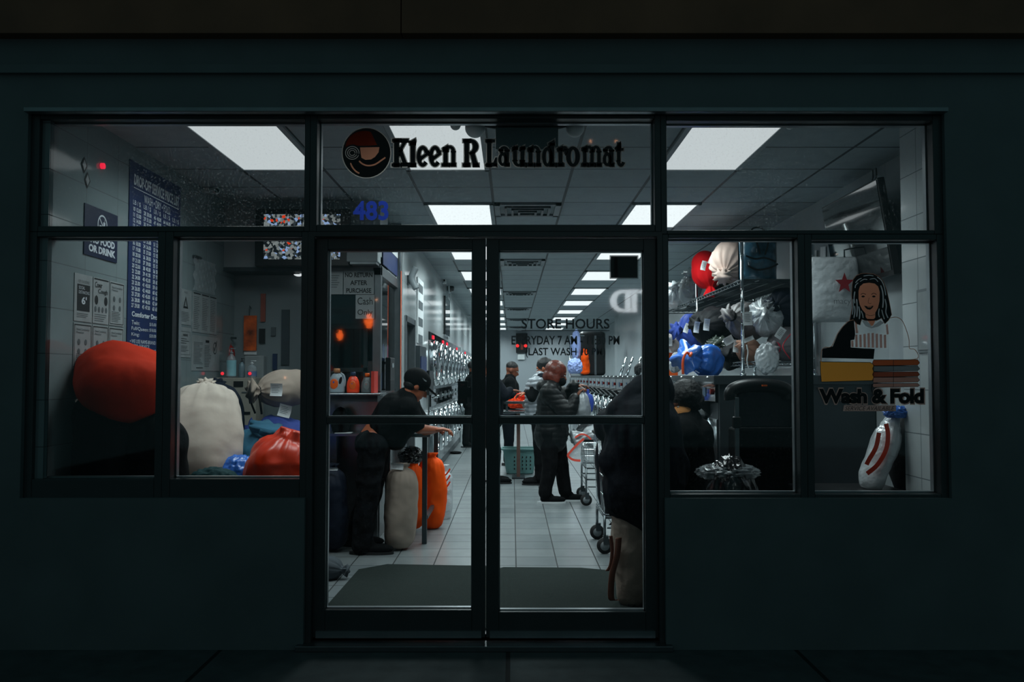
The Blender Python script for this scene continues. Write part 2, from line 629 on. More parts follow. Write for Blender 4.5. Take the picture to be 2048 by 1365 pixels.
# ================================================================ THE SETTING
M['floor'] = grid_mat('floor_tile', (0, 1), (0.03, 0.02), (0.305, 0.305), 0.0048, S(112, 120, 123), S(128, 135, 137), S(38, 43, 45), 0.30, 0.8, 0.2, wobble=0.5, fleck=0.10)
M['ceiling'] = grid_mat('ceiling_tile', (0, 1), (-0.165, 5.07), (0.61, 0.61), 0.012, S(146, 158, 162), S(152, 164, 168), S(38, 46, 50), 0.85, 0.6, 0.25, fleck=0.06)
M['tile_left'] = grid_mat('glazed_wall_tile', (1, 2), (4.63, 0.02), (0.40, 0.25), 0.0025, S(124, 138, 141), S(131, 145, 148), S(84, 94, 98), 0.10, 0.7, 0.25, wobble=0.8, fleck=0.03)
M['tile_corridor'] = grid_mat('glazed_corridor_tile', (1, 2), (4.63, 0.06), (0.60, 0.46), 0.003, S(178, 186, 188), S(186, 194, 196), S(118, 126, 130), 0.13, 0.7, 0.2, wobble=0.9, fleck=0.03)
M['tile_cross'] = grid_mat('glazed_cross_tile', (0, 2), (0.0, 0.02), (0.40, 0.25), 0.0025, S(142, 155, 158), S(150, 163, 166), S(84, 94, 98), 0.12, 0.7, 0.25, wobble=0.8)
M['right_wall'] = grid_mat('right_wall_panel', (1, 2), (4.9, 0.06), (1.22, 3.2), 0.002, S(158, 167, 170), S(164, 172, 175), S(110, 118, 122), 0.22, 0.7, 0.15, wobble=0.8, fleck=0.04)
M['sidewalk'] = grid_mat('sidewalk_slab', (0, 1), (-0.02, 4.60), (1.5, 1.5), 0.012, S(74, 84, 86), S(80, 90, 92), S(26, 32, 34), 0.85, 0.9, 0.4, wobble=0.8, fleck=0.2)

def quadbox(name, x0, x1, y0, y1, z0, z1, m, parent=None, **k):
    return struct(name, MB().box(x0, x1, y0, y1, z0, z1), m, parent, **k)
quadbox('floor', XL - 0.1, XR + 0.6, Y0 - 0.04, YB, -0.06, 0, M['floor'])
quadbox('ceiling', XL - 0.1, XR + 0.6, Y0 - 0.04, YB, H, H + 0.1, M['ceiling'])
quadbox('wall_left', XL - 0.1, XL, Y0 - 0.04, YO + 0.5, 0, H, M['tile_left'])
quadbox('wall_right', XR, XR + 0.1, Y0 - 0.04, 22.4, 0, H, M['right_wall'])
quadbox('wall_right_rear', XR + 0.28, XR + 0.38, 22.4, YB, 0, H, M['right_wall'])
quadbox('wall_right_return', XR, XR + 0.38, 22.35, 22.4, 0, H, M['right_wall'])
quadbox('wall_back', XC - 0.2, XR + 0.6, YB, YB + 0.1, 0, H, mat('back_wall_paint', S(150, 158, 164), 0.5, 0, 0.05, 1))
quadbox('pillar', 2.315, XR, Y0 - 0.04, 5.10, 0, H, grid_mat('pillar_tile', (1, 2), (4.66, 0.07), (0.24, 0.25), 0.003, S(176, 184, 186), S(182, 190, 192), S(100, 110, 114), 0.12, 0.7, 0.3, wobble=1.2))
# corridor wall with a doorway just behind the office
YD0, YD1, ZD = 8.80, 9.66, 2.02
w = MB()
w.box(XC - 0.12, XC, 8.66, YD0, 0, H)
w.box(XC - 0.12, XC, YD0, YD1, ZD, H)
w.box(XC - 0.12, XC, YD1, 11.34, 0, H)
w.box(XC - 0.12, XC, 11.34, YB, 1.99, H)
w.box(XC - 0.95, XC - 0.88, 11.34, YB, 0, 1.99)
struct('wall_corridor', w, M['tile_corridor'])
dr = thing('door_3', None, None, (XC, (YD0 + YD1) / 2, 0), kind='structure')
f = MB()
f.box(XC - 0.10, XC + 0.02, YD0, YD0 + 0.06, 0, ZD); f.box(XC - 0.10, XC + 0.02, YD1 - 0.06, YD1, 0, ZD); f.box(XC - 0.10, XC + 0.02, YD0, YD1, ZD - 0.06, ZD)
struct('door_frame', f, M['alu'], dr)
struct('door_leaf', MB().box(XC - 0.09, XC - 0.05, YD0 + 0.06, YD1 - 0.06, 0.01, ZD - 0.06), M['steel_dark'], dr)
struct('door_handle', MB().cyl((XC - 0.06, YD1 - 0.14, 1.0), (XC + 0.01, YD1 - 0.14, 1.0), 0.025), M['chrome'], dr, smooth=True)

# office at the left: header, recessed wall, booth with glass corner
zh = P(600, 535, YO).z
quadbox('wall_header', XL, -1.78, YO, YO + 0.45, zh, H, M['white_paint'])
quadbox('trim_header', XL, -1.78, YO - 0.012, YO + 0.45, zh - 0.035, zh, M['steel_dark'])
quadbox('wall_office', XL, -1.72, YO + 0.30, YO + 0.42, 0, H, M['wall_plain'])
b = MB()
XB = -1.145
b.box(-1.78, XB, YO, YO + 0.45, zh + 0.02, H)
b.box(-1.78, XB, YO, 8.66, zh + 0.02, zh + 0.10)
struct('wall_booth_top', b, M['white_paint'])
b = MB()
b.box(-1.78, XB + 0.01, YO - 0.01, YO + 0.07, zh - 0.07, zh + 0.02)
b.box(XB - 0.06, XB + 0.01, YO - 0.01, YO + 0.07, 1.27, zh)
b.box(-1.80, -1.72, YO - 0.01, YO + 0.42, 0, zh)
b.box(XB - 0.06, XB + 0.01, YO, 8.66, zh - 0.07, zh + 0.02)
b.box(XB - 0.06, XB + 0.04, 8.54, 8.66, 0, H)
struct('trim_booth', b, M['alu'], bevel=0.004)
struct('window_8', MB().box(-1.72, XB - 0.06, YO + 0.02, YO + 0.03, 1.29, zh - 0.07), M['glass_booth'])
struct('window_9', MB().box(XB - 0.03, XB - 0.02, YO + 0.07, 8.54, 1.27, zh - 0.07), M['glass_booth'])
b = MB()
b.box(-1.78, XB - 0.01, YO, YO + 0.06, 0, 1.25)
b.box(XB - 0.06, XB, YO + 0.06, 8.54, 0, 1.27)
struct('wall_booth_base', b, M['steel'])
b = MB()
b.box(XL, XB - 0.02, 8.66, 8.74, 0, H)
struct('wall_booth_back', b, mat('booth_inside_paint', S(150, 160, 164), 0.6, 0, 0.08, 2))
quadbox('trim_corner_strip', XB + 0.04, XB + 0.048, 8.53, 8.545, 0.9, zh + 0.1, mat('orange_edge', S(240, 120, 90), 0.5))
# window frame inside the booth, on its back wall
wi = thing('window_10', None, None, (-1.5, 8.62, 1.2), kind='structure')
fr = MB()
ax0, ax1 = P(664, 700, 8.62).x, XB - 0.08
za, zb = P(664, 648, 8.62).z, P(664, 800, 8.62).z
for (x0, x1, z0, z1) in ((ax0 - .05, ax0, zb, za), (ax1 - .02, ax1, zb, za), (P(732, 700, 8.62).x - .02, P(732, 700, 8.62).x + .02, zb, za), (ax0, ax1, za - .05, za), (ax0, ax1, P(664, 740, 8.62).z - .02, P(664, 740, 8.62).z + .02), (ax0, ax1, zb, zb + .04)):
    fr.box(x0, x1, 8.59, 8.655, z0, z1)
struct('window_frame', fr, M['alu'], wi)
struct('pane', MB().box(ax0, ax1, 8.635, 8.65, zb, za), M['black_glass'], wi)

# ---- outside
quadbox('ground_sidewalk', -7, 7, -8.0, Y0 - 0.10, -0.12, -0.03, M['sidewalk'])
zt = fz(231)
zk = fz(992)
def fxx(px): return P(px, 740, Y0).x
wf = MB()
wf.box(-6, fxx(66), Y0 - 0.10, Y0 + 0.12, -0.1, 4.4)
wf.box(fxx(1880), 6, Y0 - 0.10, Y0 + 0.12, -0.1, 4.4)
wf.box(fxx(66), fxx(1880), Y0 - 0.10, Y0 + 0.12, zt, 4.4)
wf.box(fxx(66), fxx(620), Y0 - 0.10, Y0 + 0.12, -0.1, zk)
wf.box(fxx(1322), fxx(1880), Y0 - 0.10, Y0 + 0.12, -0.1, zk)
struct('wall_front', wf, M['facade'])
quadbox('trim_drip', fxx(66), fxx(1880), Y0 - 0.15, Y0 - 0.10, fz(240), fz(231), M['bead'], bevel=0.004)
zf = P(1024, 66, Y0 - 0.18).z
b = MB()
b.box(-6, fxx(806), Y0 - 0.18, Y0 - 0.10, zf, 4.4)
b.box(fxx(806) + 0.006, 6, Y0 - 0.18, Y0 - 0.10, zf, 4.4)
struct('wall_fascia', b, M['facade_brown'])
quadbox('trim_ledge', -6, 6, Y0 - 0.13, Y0 - 0.10, P(1024, 136, Y0 - .2).z, P(1024, 130, Y0 - .2).z + 0.03, M['facade'])
quadbox('trim_threshold', fxx(608), fxx(1333), Y0 - 0.14, Y0 + 0.08, -0.03, 0.0, M['alu'], bevel=0.004)

def window(n, outer, inner, gl='glass', depth=0.07):
    """outer and inner rectangles as seen on the glass plane: x0, y0, x1, y1"""
    X0, Z1, X1, Z0 = fxx(outer[0]), fz(outer[1]), fxx(outer[2]), fz(outer[3])
    x0, z1, x1, z0 = fxx(inner[0]), fz(inner[1]), fxx(inner[2]), fz(inner[3])
    w = thing('window_%d' % n, None, None, ((X0 + X1) / 2, Y0, Z0), kind='structure')
    fr = MB()
    ya, yb = Y0 - depth, Y0 + depth * 0.8
    fr.box(X0, x0, ya, yb, Z0, Z1); fr.box(x1, X1, ya, yb, Z0, Z1); fr.box(x0, x1, ya, yb, z1, Z1); fr.box(x0, x1, ya, yb, Z0, z0)
    struct('window_frame', fr, M['bronze'], w, bevel=0.004)
    bd = MB()
    t = 0.007
    ya, yb = Y0 + 0.004, Y0 + 0.04
    bd.box(x0, x0 + t, ya, yb, z0, z1); bd.box(x1 - t, x1, ya, yb, z0, z1); bd.box(x0, x1, ya, yb, z1 - t, z1); bd.box(x0, x1, ya, yb, z0, z0 + t)
    struct('glazing_bead', bd, M['bead'], w)
    struct('pane', MB().box(x0, x1, Y0 - 0.003, Y0 + 0.003, z0, z1), M[gl], w)
    return w
window(1, (66, 231, 622, 468), (83, 246, 611, 457))
window(2, (622, 231, 1320, 468), (636, 245, 1308, 454))
window(3, (1320, 231, 1880, 473), (1332, 249, 1862, 465))
window(4, (66, 468, 337, 996), (82, 478, 322, 956), 'glass_door')
window(5, (337, 468, 620, 996), (353, 478, 607, 956), 'glass_door')
window(6, (1322, 473, 1604, 996), (1334, 480, 1590, 986), 'glass_door')
window(7, (1604, 473, 1880, 996), (1618, 484, 1866, 986), 'glass_door')
b = MB()
b.box(fxx(620), fxx(632), Y0 - 0.07, Y0 + 0.06, 0, fz(468)); b.box(fxx(1312), fxx(1322), Y0 - 0.07, Y0 + 0.06, 0, fz(468))
b.box(fxx(632), fxx(1312), Y0 - 0.07, Y0 + 0.06, fz(477), fz(468))
struct('trim_door_frame', b, M['bronze'])
def door(n, x0, x1, g, hinge):
    X0, X1, Z1, Z0 = fxx(x0), fxx(x1), fz(479), 0.012
    a0, a1, zt_, zb_ = fxx(g[0]), fxx(g[2]), fz(g[1]), fz(g[3])
    m0, m1 = fz(847), fz(834)
    d = thing('door_%d' % n, None, None, ((X0 + X1) / 2, Y0, 0), kind='structure')
    fr = MB()
    ya, yb = Y0 - 0.03, Y0 + 0.025
    fr.box(X0, a0, ya, yb, Z0, Z1); fr.box(a1, X1, ya, yb, Z0, Z1); fr.box(a0, a1, ya, yb, zt_, Z1); fr.box(a0, a1, ya, yb, Z0, zb_); fr.box(a0, a1, ya, yb, m0, m1)
    struct('door_frame', fr, M['bronze'], d, bevel=0.003)
    bd = MB()
    t = 0.006
    for (z0, z1) in ((zb_, m0), (m1, zt_)):
        y_a, y_b = Y0 + 0.004, Y0 + 0.034
        bd.box(a0, a0 + t, y_a, y_b, z0, z1); bd.box(a1 - t, a1, y_a, y_b, z0, z1); bd.box(a0, a1, y_a, y_b, z1 - t, z1); bd.box(a0, a1, y_a, y_b, z0, z0 + t)
    struct('glazing_bead', bd, M['bead'], d)
    struct('pane', MB().box(a0, a1, Y0 - 0.003, Y0 + 0.003, zb_, m0).box(a0, a1, Y0 - 0.003, Y0 + 0.003, m1, zt_), M['glass_door'], d)
    # push bar across the middle rail, inside
    pb = MB()
    pb.box(a0 + 0.02, a1 - 0.02, Y0 + 0.03, Y0 + 0.075, m0 + 0.004, m1 - 0.006)
    struct('push_bar', pb, M['steel_dark'], d, bevel=0.004)
    struct('door_sweep', MB().box(X0 + 0.02, X1 - 0.02, Y0 - 0.045, Y0 - 0.03, 0.014, 0.05), M['bead'], d)
    return d
d1 = door(1, 632, 971.3, (656, 501, 945, 1218), 0)
d2 = door(2, 973, 1312, (998, 503, 1287, 1222), 1)
b = MB()
b.box(fxx(915), fxx(935), Y0 + 0.03, Y0 + 0.045, fz(808), fz(763))
b.box(fxx(915), fxx(948), Y0 + 0.026, Y0 + 0.034, fz(795), fz(775))
struct('push_plate', b, M['black_plastic'], d1)
b = MB()
for i, c in enumerate('PUSH'):
    px_text(b, c, 921, 768 + i * 10, 929, 775.5 + i * 10, Y0 + 0.029, bold=0.03)
struct('push_lettering', b, mat('faded_red_ink', S(70, 38, 40), 0.6), d1)

# ================================================================ CEILING
def ceiling_light(x0, y0, label, front=False):
    x1, y1 = x0 + 0.61, y0 + 1.22
    t = thing('ceiling_light', label, 'light', ((x0 + x1) / 2, (y0 + y1) / 2, H), 'fluorescent panels in the tile ceiling')
    fr = MB()
    for (a, c, d, e) in ((x0, x0 + .035, y0, y1), (x1 - .035, x1, y0, y1), (x0, x1, y0, y0 + .035), (x0, x1, y1 - .035, y1)):
        fr.box(a, c, d, e, H - 0.018, H - 0.001)
    ob('frame', fr, M['white_paint'], t)
    ob('diffuser', MB().box(x0 + .03, x1 - .03, y0 + .03, y1 - .03, H - 0.012, H - 0.004), GLOW if front else GLOW2, t)
    ld = bpy.data.lights.new('fluorescent_tubes', 'AREA')
    ld.shape = 'RECTANGLE'
    ld.size, ld.size_y = 0.54, 1.14
    ld.energy = FRONT_LAMP_POWER if front else LAMP_POWER
    ld.color = LAMP_COLOR
    ld.spread = math.radians(150)
    lo = bpy.data.objects.new('fluorescent_tubes', ld)
    col.objects.link(lo)
    lo.parent = t
    lo.location = (0, 0, -0.022)
    return t
GLOW = emit_mat('lit_diffuser', S(232, 236, 238), PANEL_GLOW)
GLOW2 = emit_mat('bright_diffuser', S(232, 236, 238), REAR_GLOW)
ords = ['first', 'second', 'third', 'fourth', 'fifth', 'sixth', 'seventh', 'eighth', 'ninth', 'tenth', 'eleventh', 'twelfth', 'thirteenth', 'fourteenth', 'fifteenth', 'sixteenth', 'seventeenth', 'eighteenth', 'nineteenth', 'twentieth', 'twenty-first', 'twenty-second']
ceiling_light(-1.995, 5.07, 'wide lit ceiling panel above the left window pane', True)
for i in range(10):
    y = 5.07 + 2.44 * i
    if i != 0 or True:
        ceiling_light(-0.775, y, 'lit ceiling panel, %s from the street in the middle column' % ords[i], i == 0)
    ceiling_light(1.057, y, 'lit ceiling panel, %s from the street in the right column' % ords[i], i == 0)
for i, y in enumerate((7.51, 11.17, 15.44, 19.10, 22.76, 26.42)):
    t = thing('ceiling_vent', 'flat grey ceiling vent, %s from the street' % ords[i], 'vent', (0.14, y + 0.3, H), 'ceiling vents between the light columns')
    fr = MB()
    x0, x1, y0, y1 = -0.155, 0.435, y + 0.01, y + 0.59
    for (a, c, d, e) in ((x0, x0 + .05, y0, y1), (x1 - .05, x1, y0, y1), (x0, x1, y0, y0 + .05), (x0, x1, y1 - .05, y1)):
        fr.box(a, c, d, e, H - 0.02, H - 0.001)
    ob('frame', fr, M['grey_plastic'], t)
    sl = MB()
    for k in range(3):
        g = 0.06 * (k + 1)
        a, c, d, e = x0 + g + .03, x1 - g - .03, y0 + g + .03, y1 - g - .03
        z = H - 0.03 - k * 0.008
        for (q0, q1, q2, q3) in ((a, c, d, d + .02), (a, c, e - .02, e), (a, a + .02, d, e), (c - .02, c, d, e)):
            sl.box(q0, q1, q2, q3, z, z + 0.02)
    ob('louvre', sl, M['steel_dark'], t)

# small things fixed to ceiling and walls
def dome_camera(p, label, r=0.05, wall=None):
    t = thing('security_camera', label, 'camera', p, None)
    p = Vector(p)
    d = Vector(wall) if wall else Vector((0, 0, 1))
    ob('mount', MB().cyl(p + d * 0.001, p - d * 0.03, r, r, 18), M['white_plastic'], t, smooth=True)
    ob('dome', MB().ell(p - d * 0.035, (r * .75, r * .75, r * .75)), M['black_glass'], t, smooth=True)
    return t
c0 = P(410, 380, 6.95)
t = thing('security_camera', 'white bullet camera high on the left wall near the corner', 'camera', (XL, 6.95, c0.z))
ob('bracket', MB().box(XL + 0.001, XL + 0.05, 6.92, 6.98, c0.z - .02, c0.z + .02), M['white_plastic'], t)
ob('body', MB().cyl((XL + 0.05, 6.98, c0.z), (XL + 0.14, 6.84, c0.z - 0.03), 0.028), M['white_plastic'], t, smooth=True)
ob('lens', MB().cyl((XL + 0.14, 6.84, c0.z - .03), (XL + 0.143, 6.835, c0.z - 0.031), 0.018), M['black_glass'], t)
dome_camera((XC + 0.02, 14.6, P(894, 577, 14.6).z), 'black dome camera above the dryers under the ceiling', 0.09, (-1, 0, 0))
def boxcam(px, py, Y, lab):
    p = P(px, py, Y)
    t = thing('alarm_box', lab, 'alarm', (XC, Y, p.z))
    ob('housing', MB().box(XC + 0.001, XC + 0.06, Y - .05, Y + .05, p.z - .07, p.z + .07), M['white_plastic'], t, bevel=.01)
    ob('sensor_window', MB().box(XC + 0.02, XC + 0.045, Y - .053, Y - .049, p.z - .04, p.z + .04), M['black_glass'], t)
boxcam(888, 559, 13.6, 'small white alarm box with black face high above the dryers')
boxcam(939, 628, 21.5, 'far small white alarm box under the ceiling by the dryers')
# emergency light over the door: box with two lamp heads
ze = P(1024, 262, Y0 + 0.12).z
t = thing('emergency_light', 'dark emergency light box with two round lamp heads above the doors', 'light fixture', (fxx(1055), Y0 + .1, ze))
ob('housing', MB().box(fxx(990), fxx(1119), Y0 + 0.07, Y0 + 0.16, fz(292), fz(240)), M['steel_dark'], t, bevel=0.006)
for px, r in ((950, 0.056), (1150, 0.052)):
    p = P(px, 256, Y0 + 0.12)
    h = MB().ell(p, (r, r, r), nu=24, nv=16)
    hd = ob('lamp_head', h, M['white_plastic'], t, smooth=True)
    ob('arm', MB().cyl(p + Vector((0.03 if px < 1055 else -0.03, 0, 0.02)), (fxx(1055) + (-.17 if px < 1055 else .17), Y0 + .12, ze + 0.02), 0.012), M['steel_dark'], t)
for px, r, lab in ((911, 0.03, 'small grey round detector left of the emergency light'), (1580, 0.026, 'small white round detector above the right window pane')):
    p = P(px, 250, Y0 + 0.10)
    tag(ob('detector', MB().ell(p, (r, r, r), nu=18, nv=12).cyl(p, p + Vector((0, 0, 0.10)), r * .4), M['white_plastic'], smooth=True), lab, 'detector')
tag(ob('red_reflection_disc', MB().cyl((XL + .001, P(193, 331, 5.2).y, P(193, 331, 5.185).z), (XL + .02, 5.2, P(193, 331, 5.185).z), 0.018), emit_mat('red_glow', (1, 0.02, 0.06, 1), 1.0)), 'small glowing red disc for a reflection high on the left tiled wall', 'lamp')  # glowing disc put in for a red reflection, no lamp hangs here

# ================================================================ LETTERING AND PICTURES ON THE GLASS
YG = Y0 - 0.012                      # street side of the panes
M['vinyl_black'] = mat('black_vinyl', S(16, 20, 24), 0.45)
M['vinyl_edge'] = film_mat('pale_vinyl_edge', S(190, 184, 178), 0.8)
M['vinyl_brown'] = film_mat('dark_red_brown_vinyl', S(96, 34, 20), 0.9)
M['vinyl_tan'] = film_mat('tan_vinyl', S(190, 130, 104), 0.9)
M['vinyl_blue'] = film_mat('blue_vinyl', S(62, 90, 215), 0.85)
M['vinyl_grey'] = film_mat('grey_vinyl', S(84, 92, 96), 0.4)

class Letters:
    """slab lettering drawn stroke by stroke in picture pixels; e grows every stroke for the outline"""
    def __init__(s, e, y): s.m, s.e, s.y = MB(), e, y
    def r(s, x0, y0, x1, y1): s.p([(x0, y0), (x1, y0), (x1, y1), (x0, y1)])
    def p(s, pts):
        cx = sum(p[0] for p in pts) / len(pts); cy = sum(p[1] for p in pts) / len(pts)
        if s.e:
            q = []
            n = len(pts)
            area = sum(pts[i][0] * pts[(i + 1) % n][1] - pts[(i + 1) % n][0] * pts[i][1] for i in range(n))
            sg = 1 if area > 0 else -1
            for i in range(n):
                a, b_, c = Vector(pts[i - 1]), Vector(pts[i]), Vector(pts[(i + 1) % n])
                d1, d2 = (b_ - a).normalized(), (c - b_).normalized()
                n1, n2 = Vector((d1.y, -d1.x)) * sg, Vector((d2.y, -d2.x)) * sg
                nn = n1 + n2
                nn = nn / max(nn.dot(n1), 0.5) if nn.length > 0.1 else n1
                q.append(tuple(b_ + nn * s.e))
            pts = q
        px_poly(s.m, pts, s.y)
    def a(s, cx, cy, rx, ry, ix, iy, a0=0, a1=360, ox=0.0, n=24):
        """ring segment, angles clockwise from the right as seen"""
        e = s.e
        rx, ry, ix, iy = rx + e, ry + e, max(ix - e, .4), max(iy - e, .4)
        for i in range(n):
            t0, t1 = math.radians(a0 + (a1 - a0) * i / n), math.radians(a0 + (a1 - a0) * (i + 1) / n)
            px_poly(s.m, [(cx + rx * math.cos(t0), cy + ry * math.sin(t0)), (cx + rx * math.cos(t1), cy + ry * math.sin(t1)),
                          (cx + ox + ix * math.cos(t1), cy + iy * math.sin(t1)), (cx + ox + ix * math.cos(t0), cy + iy * math.sin(t0))], s.y)
def shop_name(e, y):
    L = Letters(e, y)
    # K
    L.r(788, 279, 798, 333); L.r(784, 278, 801, 284); L.r(783, 327, 802, 333.5); L.r(803, 278, 817, 284)
    L.p([(806, 283), (814, 283), (801, 306), (797, 302)]); L.p([(797, 303), (803, 297), (815, 329), (806, 329)]); L.r(803, 327, 817, 333.5)
    # l
    L.r(821, 284, 830.5, 333); L.p([(818, 284), (831, 277), (832, 282), (830, 290), (819, 290)]); L.r(817, 327, 832, 333.5)
    # e e
    for cx in (845.5, 870):
        L.a(cx, 313, 12.3, 21, 4.5, 13.5, 40, 335)
        L.p([(cx - 5, 314), (cx + 11.5, 303), (cx + 12.5, 309), (cx - 3, 321)])
    # n
    L.r(887, 296, 895.5, 332); L.p([(884, 297), (895, 290), (896, 300), (885, 303)]); L.a(900, 305, 10.5, 13.5, 3, 8, 180, 360); L.r(903, 304, 910.5, 332); L.r(883, 327, 898, 333.5); L.r(900, 327, 912, 333.5)
    # R
    L.r(929, 280, 938, 333); L.r(926, 279, 941, 285); L.r(925, 327, 941, 333.5); L.a(940, 293.5, 16.5, 14.8, 6, 9.5, -90, 90); L.p([(940, 306), (948, 303), (957, 333), (946, 333)]); L.r(947, 327, 958, 333.5)
    # L
    L.r(974, 280, 983, 333); L.r(970.5, 279, 990, 285); L.r(970.5, 327.5, 993, 333.5); L.p([(985, 328), (991, 315), (994, 315), (994, 333)])
    # a
    def let_a(x):
        L.r(x + 12, 301, x + 20, 332); L.a(x + 10, 303, 10, 10.5, 2.5, 5, 180, 360); L.r(x + 0.5, 299, x + 7, 305); L.a(x + 7.5, 319, 9, 13.5, 2.6, 7.5); L.r(x + 14, 327, x + 22, 333.5)
    let_a(998)
    # u
    L.r(1026, 294, 1034, 321); L.p([(1023, 297), (1034, 291), (1034, 299), (1024, 302)]); L.r(1041, 294, 1049, 332); L.p([(1038, 297), (1049, 291), (1049, 299), (1039, 302)]); L.a(1037, 320, 11.5, 13.5, 3.4, 8, 0, 180); L.r(1043, 327, 1052, 333.5)
    # n
    L.r(1057, 296, 1065, 332); L.p([(1054, 297), (1065, 291), (1066, 300), (1055, 303)]); L.a(1070, 305, 10.5, 13.5, 3, 8, 180, 360); L.r(1073, 304, 1080.5, 332); L.r(1053, 327, 1068, 333.5); L.r(1070, 327, 1083, 333.5)
    # d
    L.a(1095, 314, 11, 19.8, 3.5, 13); L.r(1100, 286, 1108.5, 332); L.p([(1096, 287), (1109, 279), (1109.5, 290), (1097, 293)]); L.r(1101, 327, 1112, 333.5)
    # r
    L.r(1117, 296, 1125, 332); L.p([(1113, 297), (1125, 291), (1125, 300), (1114, 303)]); L.a(1129, 303, 7.5, 10.5, 2, 5, 180, 340); L.a(1131.5, 304, 3.6, 5.6, .5, .5); L.r(1113, 327, 1129, 333.5)
    # o
    L.a(1146, 313.5, 14, 20.5, 4.6, 14)
    # m
    L.r(1166, 296, 1173, 332); L.p([(1162, 297), (1173, 291), (1174, 300), (1163, 303)]); L.a(1178, 305, 9.5, 13.5, 2.4, 8, 180, 360); L.r(1180.5, 304, 1187.5, 332); L.a(1192, 305, 9.5, 13.5, 2.4, 8, 180, 360); L.r(1194.5, 304, 1201.5, 332); L.r(1162, 327, 1175.5, 333.5); L.r(1177.5, 327, 1189.5, 333.5); L.r(1191.5, 327, 1204, 333.5)
    let_a(1207)
    # t
    L.r(1234, 285, 1241, 322); L.p([(1231, 297), (1241, 283), (1241, 299)]); L.r(1231, 296, 1247, 301.5); L.a(1242, 321, 8.5, 13, 2, 6, 20, 180)
    return L.m
def ell_pts(cx, cy, rx, ry, a0=0, a1=360, n=40): return [(cx + rx * math.cos(math.radians(a0 + (a1 - a0) * i / n)), cy + ry * math.sin(math.radians(a0 + (a1 - a0) * i / n))) for i in range(n + (0 if a1 - a0 == 360 else 1))]

t = thing('shop_name_sign', 'large black slab lettering Kleen R Laundromat with round emblem on upper glass', 'sign', (fx(966), YG, fz(355)))
ob('lettering', shop_name(0, YG - 0.004), M['vinyl_black'], t, normals=False)
ob('lettering_outline', shop_name(2.0, YG), M['vinyl_edge'], t, normals=False)
disk = ell_pts(733, 306, 47.8, 49.4)
brown = ell_pts(728, 296, 37, 34, 182, 292, 20) + [(754, 290), (740, 291.5), (715, 291.5), (706, 288.5), (697, 291)]
tan = [(720, 295), (759, 294.5), (757, 305), (750, 314), (742, 319), (731, 320), (723, 316), (721.5, 308)]
sw1 = band(curve_pts([(718, 322), (725, 328), (736, 331.5), (750, 329), (764, 320), (771, 315)]), 3)
sw2 = band(curve_pts([(701, 326), (705, 335), (712, 343), (719, 347)]), 3)
rings_ = [band(ell_pts(704.5, 306, r, r * .95, 20, 370, 30), 1.3) for r in (13.5, 9.3, 5.5)]
lg = MB()
px_fill(lg, [ell_pts(733, 306, 49.8, 51.2), disk], YG)
ob('emblem_edge', lg, M['vinyl_edge'], t, normals=False)
lg = MB()
px_fill(lg, [disk, brown, tan, sw1, sw2] + rings_, YG)
em = ob('emblem', lg, M['vinyl_black'], t, normals=False)
lg = MB(); px_fill(lg, [brown], YG)
ob('brown_field', lg, M['vinyl_brown'], em, normals=False)
lg = MB()
for L_ in (tan, sw1, sw2): px_fill(lg, [L_], YG)
ob('tan_swoosh', lg, M['vinyl_tan'], em, normals=False)
lg = MB()
for L_ in rings_: px_fill(lg, [L_], YG)
ob('emblem_rings', lg, M['vinyl_edge'], em, normals=False)

b = MB()
px_text(b, '483', 706, 402, 777, 441, YG, bold=0.035, spacing=1.02)
tag(ob('street_number', b, M['vinyl_blue'], normals=False), 'blue street number 483 on the upper middle pane', 'number')
b = MB()
px_text(b, 'STORE HOURS', 1043, 638, 1219, 658, YG, bold=0.016)
b.face([P(1043, 661, YG), P(1219, 661, YG), P(1219, 662.2, YG), P(1043, 662.2, YG)])
px_text(b, 'EVERYDAY 7 AM - 11:30 PM', 1023, 672, 1239, 690, YG, bold=0.018)
px_text(b, '(LAST WASH 10 PM)', 1051, 696, 1211, 716, YG, bold=0.018)
tag(ob('opening_hours_lettering', b, M['vinyl_grey'], normals=False), 'grey store hours lettering on the right door glass', 'lettering')
b = MB()
px_poly(b, [(1221, 513), (1275, 513), (1275, 556), (1221, 556)], YG + 0.02)
st = ob('sticker', b, mat('dark_brown_sticker', S(44, 28, 24), 0.6))
tag(st, 'dark brown square sticker at the top of the right door', 'sticker')
b = MB()
px_ribbon(b, [(1220, 512), (1276, 512), (1276, 557), (1220, 557)], 2.2, YG + 0.021, closed=True)
ob('sticker_border', b, M['paper'], st)
